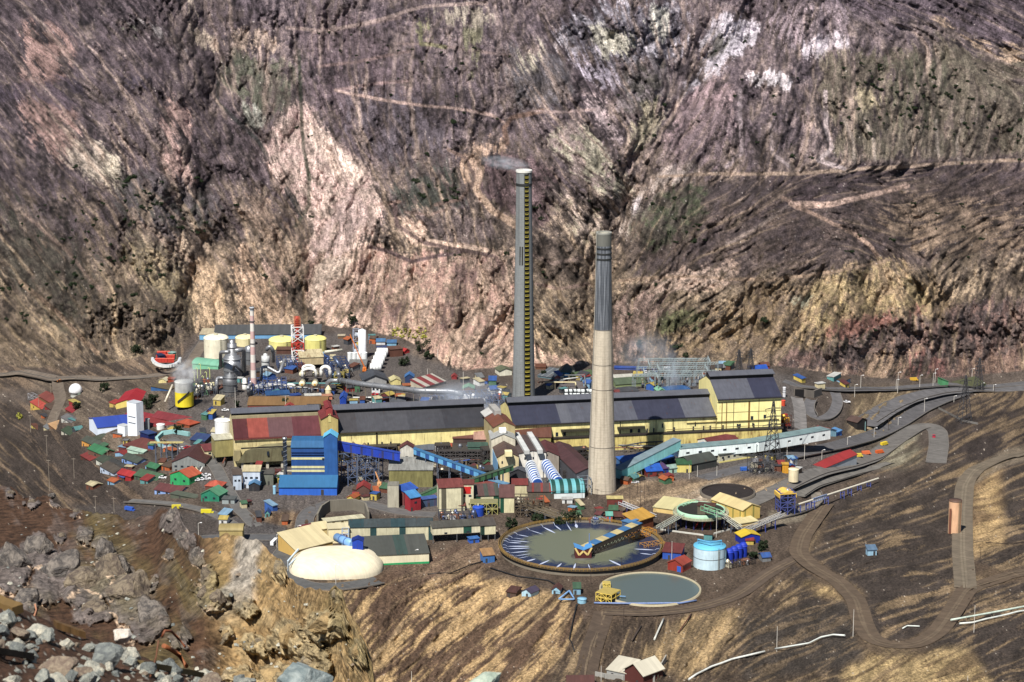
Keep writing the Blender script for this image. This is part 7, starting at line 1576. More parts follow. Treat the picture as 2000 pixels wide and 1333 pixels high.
def car(u,v,ang,c_,label,L_=4.6,group=None,z=None,kind='car'):
 p=G(u,v,z=z);r=root('parked_'+kind,p,ang,label,kind,group)
 hL=L_/2;m_=MB();m_.prism([(-hL,.35),(hL,.35),(hL,.95),(hL*.55,1.05),(-hL,1.05)],-.9,.9);m_.build('body',plain(c_,.25),r)
 if kind=='van':MB().box(-hL,hL*.7,-.9,.9,1.05,2.3).build('cabin',plain(c_,.3),r)
 else:MB().prism([(-hL*.75,1.05),(hL*.35,1.05),(hL*.12,1.6),(-hL*.55,1.6)],-.8,.8).build('cabin',plain((40,48,58),.15),r);MB().box(-hL*.5,hL*.08,-.78,.78,1.6,1.66).build('car_roof',plain(c_,.25),r)
 for x_ in(-hL*.6,hL*.6):
  for y_ in(-.9,.9):MB().tube([(x_,y_-.12,.35),(x_,y_+.12,.35)],.35,10).build('wheel',plain((20,20,20)),r)
 return r
white=car(372,942,.35,(226,228,230),'white car in the double row beside the orange-roofed green house',group='white cars in the double row');wk=kids(white)
for i in range(1,10):
 dup(white,G(372+(i%5)*8,942-(i//5)*7-(i%5)*1.2),.35,ch=wk)
car(1824,854,math.radians(80),(190,24,50),'red car driving down the hairpin road',5.2)
car(1654,787,0,(226,226,230),'white car at the roadside by the loop road')
car(1263,729,0,(220,220,220),'white pickup on the mountain-foot road by the switchyard',6)
t=car(1300,727,0,(226,226,228),'white tanker truck on the mountain-foot road',10,kind='truck');MB().tube([(-5,0,2),(-4.4,0,2),(3,0,2),(3.6,0,2)],[.8,1.7,1.7,.8],16).build('tank',plain((232,232,232)),t,True)
car(1281,727,0,(50,70,150),'blue truck ahead of the white tanker',8,kind='van')
car(118,746,0,(206,120,60),'orange pickup at the junction of the hill road')
car(405,1003,0,(214,200,40),'bright yellow truck on the dark yard above the kiosk',7,kind='van')
car(346,994,.1,(206,190,50),'yellow digger part parked near the rock outcrop',6,kind='van')
car(254,998,-.5,(44,84,180),'blue truck with orange load behind the outcrop',6.5,kind='van')
car(536,1062,1.35,(226,228,230),'white box truck on the road between outcrop and dome',9,kind='van')
car(580,1040,0,(34,36,60),'dark navy car near the maroon-roofed side house')
for i,(u,v,c_,nm)in enumerate([(357,878,(206,206,210),'silver'),(366,876,(190,30,40),'bright red'),(344,872,(30,32,40),'black'),(382,880,(180,40,44),'dull red'),(725,790,(220,222,224),'white'),(735,792,(200,204,210),'pale silver'),(752,790,(60,80,150),'blue'),(758,795,(226,226,226),'snow white'),(745,796,(60,60,70),'charcoal'),(700,797,(40,50,50),'dark green'),(440,803,(226,226,226),'white'),(448,822,(40,50,110),'navy'),(732,772,(200,40,50),'red'),(318,935,(214,214,214),'white'),(1240,944,(200,200,204),'white')]):
 car(u,v,R.uniform(-.4,.6),c_,'%s car parked %s'%(nm,['by the curved trough','by the navy shed','beside the brown warehouse','near the end block','behind the hall','in the yard behind the hall','near the open car shelter','at the open car shelter','between the shelter cars','behind the narrow blue hut','left of the ochre roof','behind the white tank','under the long gas duct','by the steep green porch','by the pale green hut'][i]),z=0 if u>400 else None)
car(1718,886,.5,(206,90,40),'orange loader among scrap by the hairpin road',6,kind='van');car(1727,870,.7,(220,190,40),'yellow loader among scrap by the hairpin road',6,kind='van');car(1692,888,.2,(214,104,60),'orange scrap truck right of the red garage',6,kind='van');car(1676,893,.2,(206,180,60),'yellow crane carrier touching the red garage',6,kind='van')
car(1785,744,.1,(206,160,50),'yellow excavator body on the road under the maroon cliff',6,kind='van');car(1454,920,.2,(40,90,180),'blue machine on the grey yard below the green roofs',5,kind='van');car(1380,733,0,(214,100,40),'orange machine by the switchyard',5,kind='van');car(1476,877,.1,(170,110,60),'rusty yellow wreck in front of the teal gallery',5,kind='van')
# ---------------------------------------------------------------- poles, pylons, cables
def pole(u,v,hpx,c_,label,lamp=0,group=None,cross=0,z=None):
 p=G(u,v,z=z);k=mpp(p);h=hpx*k/.96;r=root('light_pole' if lamp or not cross else 'utility_pole',p,R.uniform(-.3,.3),label,'pole',group)
 w=max(.22,.75*k)
 MB().tube([(0,0,-1),(0,0,h)],[w*.62,w*.42],8).build('shaft',plain(c_),r)
 if lamp:MB().tube([(0,0,h-.1),(1.3,0,h+.25)],.12,6).build('arm',plain(c_),r);MB().box(1.0,2.0,-.25,.25,h+.1,h+.4).build('lamp_head',plain((226,226,226)),r)
 if cross:
  for i in range(cross):MB().beam((-1.2,0,h-.6-i*.9),(1.2,0,h-.6-i*.9),.18).build('crossarm',plain(c_),r)
 return r
WP,DP_=(206,200,190),(56,46,42)
PL=[(44,950,30,WP,1,'on the dark yard above the rock rim'),(424,1040,1,WP,0,''),]
def PP(rows,c_,lamp,cross,group,fmt):
 for(u,v,h,where)in rows:pole(u,v,h,c_,fmt%where,lamp,group,cross)
PP([(388,1052,30,'on the dark yard left of the ribbed kiosk'),(541,1070,26,'beside the white box truck'),(582,1055,28,'on the bend by the maroon-roofed side house'),(656,1142,38,'in front of the dome'),(810,1097,22,'at the tan bank by the cream wall'),(1000,702,1,'')][:5],WP,1,0,'pale lamp posts','pale lamp post %s')
PP([(60,845,34,'at the slope edge under the red-orange roofs'),(92,890,40,'on the slope left of the green roofs'),(97,960,62,'low on the left slope'),(145,935,40,'below the brick-red lean-to'),(76,800,26,'left of the brown-red roof'),(112,836,30,'above the tan slatted hut'),(187,1000,32,'on the slope beneath the pale blue house'),(223,1002,30,'left of the blue truck'),(210,900,22,'in the village beside the green roof'),(233,880,24,'right of the moss green roof'),(100,775,26,'beside the hill road junction')],(150,138,122),0,1,'weathered wooden poles','weathered wooden pole %s')
PP([(460,800,42,'behind the white tank'),(558,800,26,'over the ochre brown roof'),(733,802,34,'in the yard behind the hall'),(905,765,38,'left of the mint green roof'),(835,745,24,'on the slope above the gas duct'),(855,700,18,'on the terrace edge')],WP,0,0,'slim white masts','slim white mast %s')
PP([(1537,893,28,'on the road below the teal gallery'),(1571,898,30,'left of the garage'),(1605,898,18,'behind the red garage roof'),(1655,872,18,'under the portal'),(1707,857,20,'right of the portal'),(1754,832,16,'by the hairpin start'),(1805,807,28,'at the gravel median'),(1669,776,24,'by the loop road'),(1681,758,24,'behind the upper right road'),(1753,768,40,'tall one over the gravel slope'),(1750,764,22,'short one over the gravel slope'),(1796,762,28,'on the upper right road'),(1822,758,28,'by the green wedge end'),(1826,748,26,'behind the green wedge end'),(1863,786,12,'at the highway bend'),(1898,745,24,'behind the olive store'),(1917,763,14,'in front of the olive store'),(1940,764,12,'at far right of the olive store')],WP,1,0,'white roadside lamp posts','white roadside lamp post %s')
PP([(1362,932,22,'left of the grey yard'),(1346,936,28,'beside the yellow-fronted shed'),(1400,930,20,'in the grey yard'),(1399,1050,55,'tall one in front of the raised round tank'),(1312,1095,38,'beside the royal blue house'),(1517,1273,50,'on the dark slope at the white pipeline end'),(1666,1244,54,'at the outer bend of the dirt road'),(1902,1236,54,'beside the pipelines at right'),(1174,1332,32,'at the left end of the workshop'),(804,1333,22,'at the bottom of the tan bank'),(1890,1330,10,'at the bottom right')],WP,0,0,'plain white posts','plain white post %s')
PP([(1010,1165,40,'by the brown-roofed shack'),(1053,1180,45,'below the bent blue pipe'),(1154,1142,36,'between the two round basins, left one'),(1214,1120,32,'at the rim of the big basin, right one'),(1218,1230,48,'on the bank under the smaller pond'),(1245,965,40,'by the blue roofs'),(1251,990,55,'beside the white conveyor, left of the pair'),(1258,988,60,'beside the white conveyor, right of the pair'),(1166,985,30,'in front of the concrete stack'),(1230,985,48,'left of the white conveyor pair'),(1632,1053,34,'on the terrace above the little blue kiosk'),(1914,1098,30,'at the dirt junction fence'),(1735,842,24,'on the lower highway'),(1942,770,22,'on the rise at the right edge'),(1271,930,24,'among the blue roofs'),(1137,980,36,'by the striped barrel store')],DP_,0,1,'dark timber poles','dark timber pole %s')
def pylon(u,v,hpx,label,c_=(58,58,62),arms=3):
 p=G(u,v);k=mpp(p);h=hpx*k/.96;b=h*.11;r=root('power_pylon',p,.3,label,'pylon','steel power pylons');m_=MB();n=9
 def w(z):return b*(1-z/h)**1.1+.35
 for i in range(n):
  z0,z1=h*i/n,h*(i+1)/n;a,c=w(z0),w(z1)
  for sx,sy in((-1,-1),(1,-1),(1,1),(-1,1)):
   m_.beam((sx*a,sy*a,z0-(1 if i==0 else 0)),(sx*c,sy*c,z1),.32)
  for(x0,y0),(x1,y1)in(((-1,-1),(1,-1)),((1,-1),(1,1)),((1,1),(-1,1)),((-1,1),(-1,-1))):
   m_.beam((x0*a,y0*a,z0),(x1*c,y1*c,z1),.2);m_.beam((x1*a,y1*a,z0),(x0*c,y0*c,z1),.2)
 m_.build('mast',plain(c_),r)
 for i in range(arms):
  z_=h*(.62+.13*i);L_=h*(.17-.02*i);m_=MB()
  for s_ in(-1,1):m_.beam((0,0,z_+.8),(s_*L_,0,z_),.25);m_.beam((0,0,z_),(s_*L_,0,z_),.25);m_.beam((s_*L_,0,z_),(s_*L_,0,z_-1.6),.2)
  m_.build('crossarm',plain(c_),r)
 return r
pylon(1508,905,120,'tallest lattice pylon in front of the windowed gallery')
pylon(1883,826,92,'dark pylon on the hillside above the hairpin road')
pylon(1911,764,64,'pylon behind the olive store near the upper right road')
pylon(1443,730,46,'left of the twin pylons behind the tall yellow block');pylon(1466,728,46,'right of the twin pylons behind the tall yellow block')
lattice('substation_rack','small dark substation frame packed with insulators below the tallest pylon',(1470,928),(1510,926),8,34,5,2,3,(64,64,68),clutter=16,w=.25)
def cable(label,A,B,sag=3):
 q=[A.lerp(B,i/12)-Vector((0,0,sag*4*(i/12)*(1-i/12)))for i in range(13)];r=MB().tube([p_-A for p_ in q],.07,4).build('power_cable',plain((30,30,32)),loc=A);tag(r,label,'cable','sagging power cables')
for i,(a,b,ha,hb)in enumerate([((1154,1142),(1214,1120),9,8),((1251,990),(1166,985),15,8),((1258,988),(1312,1095),16,9),((1010,1165),(1053,1180),10,11),((1508,905),(1883,826),24,20),((1443,730),(1508,905),11,26),((1053,1180),(1218,1230),11,12)]):
 cable('thin dark cable from the pole %s'%['between the round basins','beside the white conveyor','next to the white conveyor to the blue house','by the brown-roofed shack','line between the two large pylons','line from the twin pylons','below the bent blue pipe'][i],G(*a)+Vector((0,0,ha)),G(*b)+Vector((0,0,hb)))
strip_wall('mesh_fence','low wire fence on the rise above the hairpin road',[(1833,800),(1850,808),(1880,824),(1910,830)],0,1.5,.1,(112,108,104),cat='fence')
strip_wall('rail_fence','dark rail fence running right from the dirt junction',[(1925,1064),(1960,1066),(2040,1062)],.9,1.3,.1,(50,40,36),cat='fence')
# ---------------------------------------------------------------- small sheds, boxes and pipe runs that fill the yards
CN={'white':(214,214,210),'cream':(206,192,150),'grey':(120,122,124),'blue':(50,92,170),'pale blue':(130,170,200),'red':(150,50,48),'maroon':(104,54,54),'green':(70,112,80),'rusty':(112,68,52),'yellow':(200,176,84),'dark grey':(66,68,74),'orange':(190,96,52),'teal':(90,150,150),'brown':(96,76,62)}
AR=[(474,640,918,945,'under the leaning grey-green wall',8),(862,985,915,948,'in the bay behind the red-roofed mill',10),(690,860,778,797,'in the yard behind the hall',10),(885,1000,745,782,'between gas duct and grey stack',9),(560,700,706,776,'among the acid plant frames',12),(400,540,735,778,'at the feet of the silver towers',8),(640,760,662,690,'on the upper terrace behind the bullet tanks',8),(1050,1155,742,770,'between the two tall stacks',8),(1206,1290,738,768,'left of the switchyard',6),(1400,1520,716,730,'behind the tall yellow block',6),(1215,1330,930,950,'below the blue roof cluster',6),(272,420,842,900,'round the curved trough',10),(150,330,850,960,'between the village houses',14),(60,170,775,850,'on the upper village slope',7),(1500,1590,895,935,'near the squat cream silo',8),(1145,1235,998,1040,'above the far rim of the big basin',7),(675,755,955,990,'round the peach-coloured crane',6),(1560,1680,742,760,'along the upper right road',5),(430,560,985,1030,'on the bank below the deep blue building',8),(1020,1140,985,1020,'under the striped barrel store',6),(340,470,780,830,'on the ground left of the ochre roof',7),(1290,1500,1045,1110,'near the big pale tank',4)]
rc=random.Random(21);seen_=set()
for(u0,u1,v0,v1,where,n_)in AR:
 for i in range(n_):
  u,v=rc.uniform(u0,u1),rc.uniform(v0,v1);kind=rc.choice(['hut','hut','shed','box','container','canopy'])
  for _ in range(60):
   wc,rf=rc.choice(list(CN)),rc.choice(list(CN))
   if wc!=rf and(kind,wc,rf,where)not in seen_:break
  seen_.add((kind,wc,rf,where));w_=rc.uniform(7,17);sl=rc.uniform(-.22,.22)*w_
  rt,d_,h_={'hut':('gable',rc.uniform(4,7),rc.uniform(7,11)),'shed':('shed',rc.uniform(4,8),rc.uniform(7,12)),'box':('flat',rc.uniform(3,5),rc.uniform(6,14)),'container':('flat',3,8),'canopy':('shed',rc.uniform(4,6),rc.uniform(8,10))}[kind]
  bld('small_'+kind,'small %s %s with %s roof %s'%(wc,kind,rf,where),(u-w_/2,v),(u+w_/2,v+sl),d_,h_,rt,rc.uniform(.8,1.8),CN[wc],CN[rf],rc.choice('xy'),cat=kind,z=0 if 400<u<1550 and v<960 else None,rust=rc.uniform(0,.3),door=rc.random()<.4)
PA=[('behind the left half of the hall',660,940,780,800),('among the acid plant frames',480,680,730,775),('in the bay behind the mills',800,990,905,945),('below the village',330,440,880,930),('between the stacks',1050,1150,745,770),('under the yellow block',1080,1400,878,890)]
for(where,u0,u1,v0,v1)in PA:
 for j,cn in enumerate(rc.sample(['grey','white','blue','rusty','cream','dark grey','teal'],4)):
  a=(rc.uniform(u0,(u0+u1)/2),rc.uniform(v0,v1));b=(rc.uniform((u0+u1)/2,u1),rc.uniform(v0,v1));hz_=rc.choice([.6,3,5])if u0<1100 else .5
  pa,pb=G(*a)+Vector((0,0,hz_)),G(*b)+Vector((0,0,hz_));mid=Vector((pb.x,pa.y,(pa.z+pb.z)/2))if j%2 else(pa+pb)/2+Vector((0,3,0))
  pipe('pipe_run','thin %s pipe run %s'%(cn,where),[pa,mid,pb],rc.uniform(.25,.5),CN[cn],.1,.6,legs=4 if hz_>1 else 0,n=6)
DR=(92,76,60)
def dirt(label,pts,w,c_=DR,ruts=(104,88,70)):
 drape_road('dirt_road',label,pts,w,c_,lift=.25,kerb=False)
 for s_ in(-3,3):drape_road('rut','pale wheel track worn into the dirt road',[(u+s_*(1 if abs(pts[min(i+1,len(pts)-1)][1]-pts[max(i-1,0)][1])>abs(pts[min(i+1,len(pts)-1)][0]-pts[max(i-1,0)][0])else 0),v+s_*(0 if abs(pts[min(i+1,len(pts)-1)][1]-pts[max(i-1,0)][1])>abs(pts[min(i+1,len(pts)-1)][0]-pts[max(i-1,0)][0])else .8))for i,(u,v)in enumerate(pts)],1.1,ruts,lift=.38,kerb=False)
dirt('brown dirt road winding down the right-hand slope in a wide bend',[(1612,985),(1590,1015),(1566,1050),(1558,1082),(1590,1110),(1640,1138),(1672,1172),(1684,1215),(1700,1250),(1740,1266),(1790,1262),(1830,1238),(1860,1196),(1890,1150),(1960,1128),(2060,1108)],10)
dirt('pale gravel road climbing past the orange tank to the right edge',[(1886,1150),(1880,1080),(1880,1000),(1884,950),(1905,918),(1960,896),(2060,870)],11,(108,96,80),(120,108,90))
dirt('dirt road along the foot of the smaller pond',[(1560,1090),(1500,1120),(1440,1165),(1360,1190),(1260,1200),(1180,1196)],9,(84,70,58))
dirt('dirt track dropping to the cream-roofed workshop',[(1180,1196),(1165,1240),(1150,1290),(1140,1345)],10,(80,66,54))
# ---------------------------------------------------------------- near rocks: the crag below the viewpoint and the stony ledge
def outcrop():
 st=1.7;sil=[(-170,925),(0,946),(30,958),(60,976),(95,970),(120,990),(180,1003),(250,1012),(298,1008),(318,990),(345,993),(356,1020),(372,1044),(400,1050),(440,1043),(475,1047),(505,1060),(530,1078),(552,1100),(562,1125),(580,1140),(610,1150),(640,1160),(655,1148),(668,1155),(676,1185),(690,1205),(700,1222),(715,1250),(726,1290),(732,1333),(745,1400),(790,1560)]
 us=np.arange(-170,790,st);nv=330;w=np.linspace(0,1,nv)[:,None]
 sx,sy=zip(*sil);vs=np.interp(us,sx,sy);rs=np.random.RandomState(5);sh=(nv,len(us))
 jit=(fbm((4,len(us)),9,3,.6,rs)[0]-.5)*16
 vv=vs[None,:]+(1570-vs[None,:])*w+jit[None,:]*(1-w)**14;uu=us[None,:]+0*vv
 ts=np.interp(us,[-170,0,300,400,560,740],[120,112,98,86,78,66])[None,:];tb=np.interp(us,[-170,300,500,790],[52,58,72,64])[None,:]
 pp=np.pad(vs,60,mode='edge');vsm=np.convolve(np.convolve(pp,np.ones(61)/61,'same'),np.ones(61)/61,'same')[60:-60];bl_=sstep(500,660,us);vsm=vsm*(1-.6*bl_)+1130*.6*bl_;ws=np.clip((vv-vsm[None,:])/(1570-vsm[None,:]),-.12,1)
 t=np.exp(np.log(ts)*(1-ws)+np.log(tb)*ws)
 n1=fbm(sh,70,5,.55,rs);n2=fbm(sh,24,4,.6,rs);n3=fbm(sh,7,3,.6,rs);n4=fbm(sh,40,4,.6,rs)
 ridge=np.abs(n4-.5)*2
 rock=np.zeros(sh);dep=np.zeros(sh);pale=np.zeros(sh)
 wx=(fbm(sh,24,5,.7,rs)-.5)*44;wy=(fbm(sh,24,5,.7,rs)-.5)*44
 BL_=[(22,1110,40,1.2),(70,1078,34,1.1),(108,1128,46,1.2),(160,1150,50,.8),(212,1128,44,1),(250,1172,48,1),(292,1212,40,1.1),(52,1178,30,.9),(100,974,15,.7),(62,986,14,.7),(20,968,14,.7),(150,1000,13,.6),(338,1016,30,1),(362,1052,22,1),(384,1088,18,1.3),(404,1130,20,1.6),(426,1176,30,1),(398,1166,20,1.4),(168,1048,22,.8),(204,1086,26,1.5),(238,1120,22,1.5),(180,1200,40,.6),(548,1118,22,1.2),(656,1166,18,1),(640,1225,48,.8),(566,1250,44,.9),(702,1280,24,1.4),(610,1296,44,.9),(482,1190,22,1),(500,1262,26,.9),(440,1240,16,.8),(470,1330,36,.8),(330,1080,16,.8),(120,1050,14,1),(300,1140,12,1),(355,1250,18,1),(540,1330,50,.7)]
 for(a,b,r_,el)in BL_:
  d=np.sqrt(((uu+wx-a)/r_)**2+((vv+wy-b)/(r_*el))**2)
  h_=np.sqrt(np.clip(1-d**2,0,1));dep=np.maximum(dep,h_*r_);rock=np.maximum(rock,sstep(1.0,.82,d));pale=np.maximum(pale,sstep(.12,.02,np.abs(d-1.0))*(vv>b+r_*.5)*(n2>.5))
 k=t/FPX
 t2=t-dep*k*1.3+(ridge*70-20)*k*(.3+rock)-(n2-.5)*46*k*(.45+rock)-(n3-.5)*26*k*(.4+rock)-(n1-.5)*60*k
 t2=t2-(fbm(sh,3,2,.6,rs)-.5)*7*k*(.5+rock)
 a,dy,dz=ray(uu,vv);X=a*t2;Y_=dy*t2;Z=H+dz*t2
 right=sstep(380,450,uu+(n1-.5)*90)[...,None]
 soil_=C(66,48,36)*(1-right)+C(128,106,74)*right;rk=C(96,88,84)*(1-right)+C(142,126,96)*right
 m=np.clip(rock*(.75+.5*n2)+.35*sstep(.55,.7,n2),0,1)[...,None]
 c_=soil_*(1-m)+rk*m;c_=c_*(1-(sstep(.5,.75,n1)*.45)[...,None])+C(104,96,60)*(sstep(.5,.75,n1)*.35)[...,None]
 g=(sstep(40,14,np.abs(uu-492+(vv-1050)*.25+(n2-.5)*50))*sstep(1230,1130,vv))[...,None]*.75;c_=c_*(1-g)+C(138,134,128)*g
 pl=(pale*.8*(1-right[...,0]))[...,None];c_=c_*(1-pl)+C(182,158,134)*pl
 c_=c_*(.6+.5*n3+.35*fbm(sh,3,2,.5,rs))[...,None]
 sp=rs.rand(*sh);c_[sp>.9985]=C(150,142,130);c_[sp<.01]*=.4
 sk=[(8,-6),(20,-30),(40,-90)]
 for ds,dzz in sk:
  X=np.vstack([X[:1]*(1+ds/ts),X]);Y_=np.vstack([Y_[:1]*(1+ds/ts),Y_]);Z=np.vstack([Z[:1]+dzz-(Z[:1]-Z[0]if False else 0),Z]);c_=np.concatenate([c_[:1],c_])
 Z[0],Z[1],Z[2]=Z[3]-90,Z[3]-30,Z[3]-6
 X[1],X[2]=X[3]*(1+20/ts[0]),X[3]*(1+8/ts[0]);Y_[1],Y_[2]=Y_[3]*(1+20/ts[0]),Y_[3]*(1+8/ts[0]);X[0],Y_[0]=X[3]*(1+40/ts[0]),Y_[3]*(1+40/ts[0])
 o=sheet('crag_terrain',X,Y_,Z,c_,rock_mat('crag_rock',2.2,5.0,.9,.12));o['kind']='structure';o['label']='dark brown rock crag with grey lumpy outcrops dropping away below the viewpoint'
 CR['f']=lambda u,v:(lambda i,j:(Vector((X[j+3,i],Y_[j+3,i],Z[j+3,i])),k[j,i]))(int(np.clip((u+170)/st,0,len(us)-1)),int(np.clip((v-vs[int(np.clip((u+170)/st,0,len(us)-1))])/(1570-vs[int(np.clip((u+170)/st,0,len(us)-1))])*(nv-1),0,nv-1)))
 CR['b']=BL_
 return o
CR={}
outcrop()
LG={}
def ledge():
 us=np.arange(-260,1150,4.0);nv=110;w=np.linspace(0,1,nv)[:,None];rs=np.random.RandomState(8);sh=(nv,len(us))
 e=np.interp(us,[-260,0,60,180,260,370,450,520,700,900,1150],[1080,1172,1200,1246,1278,1312,1330,1345,1360,1362,1390])+(fbm((4,len(us)),14,3,.6,rs)[0]-.5)*16
 vv=e[None,:]+(1640-e[None,:])*w;uu=us[None,:]+0*vv
 t=np.exp(np.log(21.0)*(1-w)+np.log(8.5)*w)*(1+(fbm(sh,18,4,.55,rs)-.5)*.10)
 a,dy,dz=ray(uu,vv);X,Y_,Z=a*t,dy*t,H+dz*t
 LG['t']=t;LG['us']=us;LG['e']=e
 c_=C(70,50,38)*(.7+.6*fbm(sh,6,3,.6,rs))[...,None];sp=rs.rand(*sh);c_[sp>.97]=C(150,146,136)
 for ds,q in((.2,-.4),(1.0,-4),(3,-16)):
  X=np.vstack([X[:1]*(1+ds/21),X]);Y_=np.vstack([Y_[:1]*(1+ds/21),Y_]);Z=np.vstack([Z[:1]+q,Z]);c_=np.concatenate([c_[:1],c_])
 o=sheet('ledge_ground',X,Y_,Z,c_,rock_mat('ledge_soil',14,30,.9,.02));o['kind']='structure';o['label']='stony brown ledge right under the viewpoint'
ledge()
def LP(u,v,up_=0.0):
 i=int(np.clip((u+260)/4,0,len(LG['us'])-1));e=LG['e'][i];w=np.clip((v-e)/(1640-e),0,1);t=LG['t'][int(w*109),i]
 a,dy,dz=ray(u,v);return Vector((a*t,dy*t,H+dz*t+up_)),t/FPX
def rock_mesh(seed,c_):
 rr=random.Random(seed);bm=bmesh.new();bmesh.ops.create_icosphere(bm,subdivisions=4,radius=1)
 pl_=[(Vector((rr.uniform(-1,1),rr.uniform(-1,1),rr.uniform(-1,1))).normalized(),rr.uniform(.45,.85))for _ in range(16)]
 from mathutils import noise
 off=Vector((seed*7.3,seed*3.1,0))
 for v_ in bm.verts:
  p=v_.co.copy()
  for n_,d_ in pl_:
   q=p.dot(n_)
   if q>d_:p=p-n_*(q-d_)*.92
  p*=1+.10*noise.fractal(p*2.2+off,1,2,4);v_.co=Vector((p.x,p.y,p.z*.78))
 me=bpy.data.meshes.new('stone');bm.to_mesh(me);bm.free();me.materials.append(c_);return me
def stone_mat(c_,c2,sc=3.0):
 m=bpy.data.materials.new('stone');m.use_nodes=True;n=m.node_tree.nodes;l=m.node_tree.links;b=n['Principled BSDF'];b.inputs['Roughness'].default_value=.9
 tc=n.new('ShaderNodeTexCoord');t=n.new('ShaderNodeTexNoise');t.inputs['Scale'].default_value=sc;t.inputs['Detail'].default_value=8;t.inputs['Roughness'].default_value=.7;t.inputs['Distortion'].default_value=.8;l.new(tc.outputs['Object'],t.inputs[0])
 r_=n.new('ShaderNodeMapRange');r_.inputs[1].default_value=.42;r_.inputs[2].default_value=.62;l.new(t.outputs['Fac'],r_.inputs[0])
 mx=n.new('ShaderNodeMix');mx.data_type='RGBA';l.new(r_.outputs[0],mx.inputs[0]);mx.inputs[6].default_value=(*lin(c_),1);mx.inputs[7].default_value=(*lin(c2),1);l.new(mx.outputs[2],b.inputs['Base Color'])
 bp=n.new('ShaderNodeBump');bp.inputs['Strength'].default_value=.7;bp.inputs['Distance'].default_value=.08;l.new(t.outputs['Fac'],bp.inputs['Height']);l.new(bp.outputs[0],b.inputs['Normal']);return m
SM=[stone_mat((120,124,120),(168,168,156)),stone_mat((96,100,100),(132,136,130)),stone_mat((150,150,140),(196,190,172)),stone_mat((112,96,84),(150,136,116))]
RM=[rock_mesh(i+1,SM[i%4])for i in range(8)]
def stone(me,u,v,rpx,label,group=None,name='rock',sc=None,sink=.3):
 p,k=LP(u,v);o=bpy.data.objects.new(name,me);COL.objects.link(o);s=rpx*k;o.scale=(s,s,s)if sc is None else(s*sc[0],s*sc[1],s*sc[2]);o.location=p+Vector((0,s*.3,s*sink));o.rotation_euler=(R.uniform(-.3,.3),R.uniform(-.3,.3),R.uniform(0,6.28));tag(o,label,'rock',group);return o
CS=[stone_mat((62,58,56),(116,108,100),2.6),stone_mat((72,62,54),(120,108,90),2.6)];CS2=[stone_mat((116,98,68),(158,134,94),1.8),stone_mat((96,88,74),(140,124,96),1.8)]
def crag_mesh(seed,m_):
 from mathutils import noise
 bm=bmesh.new();bmesh.ops.create_icosphere(bm,subdivisions=5,radius=1);off=Vector((seed*5.1,seed*2.7,seed));rr=random.Random(seed);pl_=[(Vector((rr.uniform(-1,1),rr.uniform(-1,1),rr.uniform(-1,1))).normalized(),rr.uniform(.5,.85))for _ in range(22)]
 for v_ in bm.verts:
  p=v_.co.copy();q=p*1.0;p=p*(1+.3*noise.noise(q*1.2+off))
  for n_,d_ in pl_:
   z_=p.dot(n_)
   if z_>d_:p=p-n_*(z_-d_)*.9
  v_.co=p*(1+.10*noise.fractal(q*2.2+off,1,2,4)-.05*abs(noise.noise(q*6-off))-.03*abs(noise.noise(q*13)))
 me=bpy.data.meshes.new('crag');bm.to_mesh(me);bm.free();me.materials.append(m_);return me
CM=[crag_mesh(i+3,(CS+CS2)[i//3%4])for i in range(12)]
for i,(a,b,r_,el)in enumerate(CR['b']):
 p,k_=CR['f'](a,b);o=bpy.data.objects.new('crag_block',CM[(i%6)if a<430 else 6+i%6]);COL.objects.link(o);s_=r_*k_*(1.12 if a<320 and b>1060 else .8);o.location=p+Vector((0,s_*.75,-s_*.1));o.scale=(s_*.95,s_*.9,s_*el*.95);o.rotation_euler=(R.uniform(-.4,.4),R.uniform(-.5,.5),R.uniform(0,6.28))
 tag(o,('grey lumpy rock block jutting from the dark crag' if a<430 else 'tan lumpy rock block jutting from the olive crag face'),'rock','lumpy blocks of the grey crag' if a<430 else 'lumpy blocks of the tan crag')
for i in range(170):
 a,b=R.uniform(-20,700),R.uniform(1000,1330);p,k_=CR['f'](a,b)
 if b<np.interp(a,[0,300,400,560,700],[985,1020,1060,1130,1260]):continue
 o=bpy.data.objects.new('loose_stone',RM[i%8]);COL.objects.link(o);s_=R.choice([2,2.5,3,4,5,7])*k_;o.location=p+Vector((0,-s_*.3,s_*.2));o.scale=(s_,s_,s_*.8);o.rotation_euler=(0,0,R.uniform(0,6.28));tag(o,'small loose stone lying on the brown crag slope','rock','small stones on the crag slope')
b_=stone(rock_mesh(31,stone_mat((98,110,112),(150,158,156),1.6)),590,1356,76,'big blue-grey boulder with pale veins at the bottom edge, largest near stone',name='boulder',sc=(1,.8,.72));b_.rotation_euler=(0,0.05,.3)
stone(rock_mesh(32,stone_mat((150,166,150),(190,196,180),1.6)),935,1368,60,'pale green stone top just showing at the bottom edge',name='boulder',sc=(1.2,.8,.5))
stone(rock_mesh(33,stone_mat((196,186,172),(222,214,204))),238,1254,25,'white rounded boulder on the brown soil above the rubble',name='boulder')
stone(rock_mesh(34,SM[0]),222,1280,9,'small blue-grey stone under the white rounded boulder',name='boulder')
stone(rock_mesh(35,SM[1]),205,1306,46,'dark grey-green angular boulder in the middle of the rubble',name='boulder')
stone(rock_mesh(36,SM[3]),110,1322,42,'purplish grey smooth boulder at the bottom edge of the rubble',name='boulder')
stone(rock_mesh(37,SM[2]),228,1290,30,'pale yellowish cracked block right of the dark boulder',name='boulder',sc=(1.1,.8,.8))
stone(rock_mesh(38,SM[0]),12,1222,34,'pale grey boulder at the left picture edge',name='boulder')
stone(rock_mesh(39,SM[2]),70,1250,26,'light stone in the upper rubble near the left edge',name='boulder')
stone(rock_mesh(40,SM[2]),400,1325,16,'white jagged stone at the lower end of the rubble',name='boulder')
used=[]
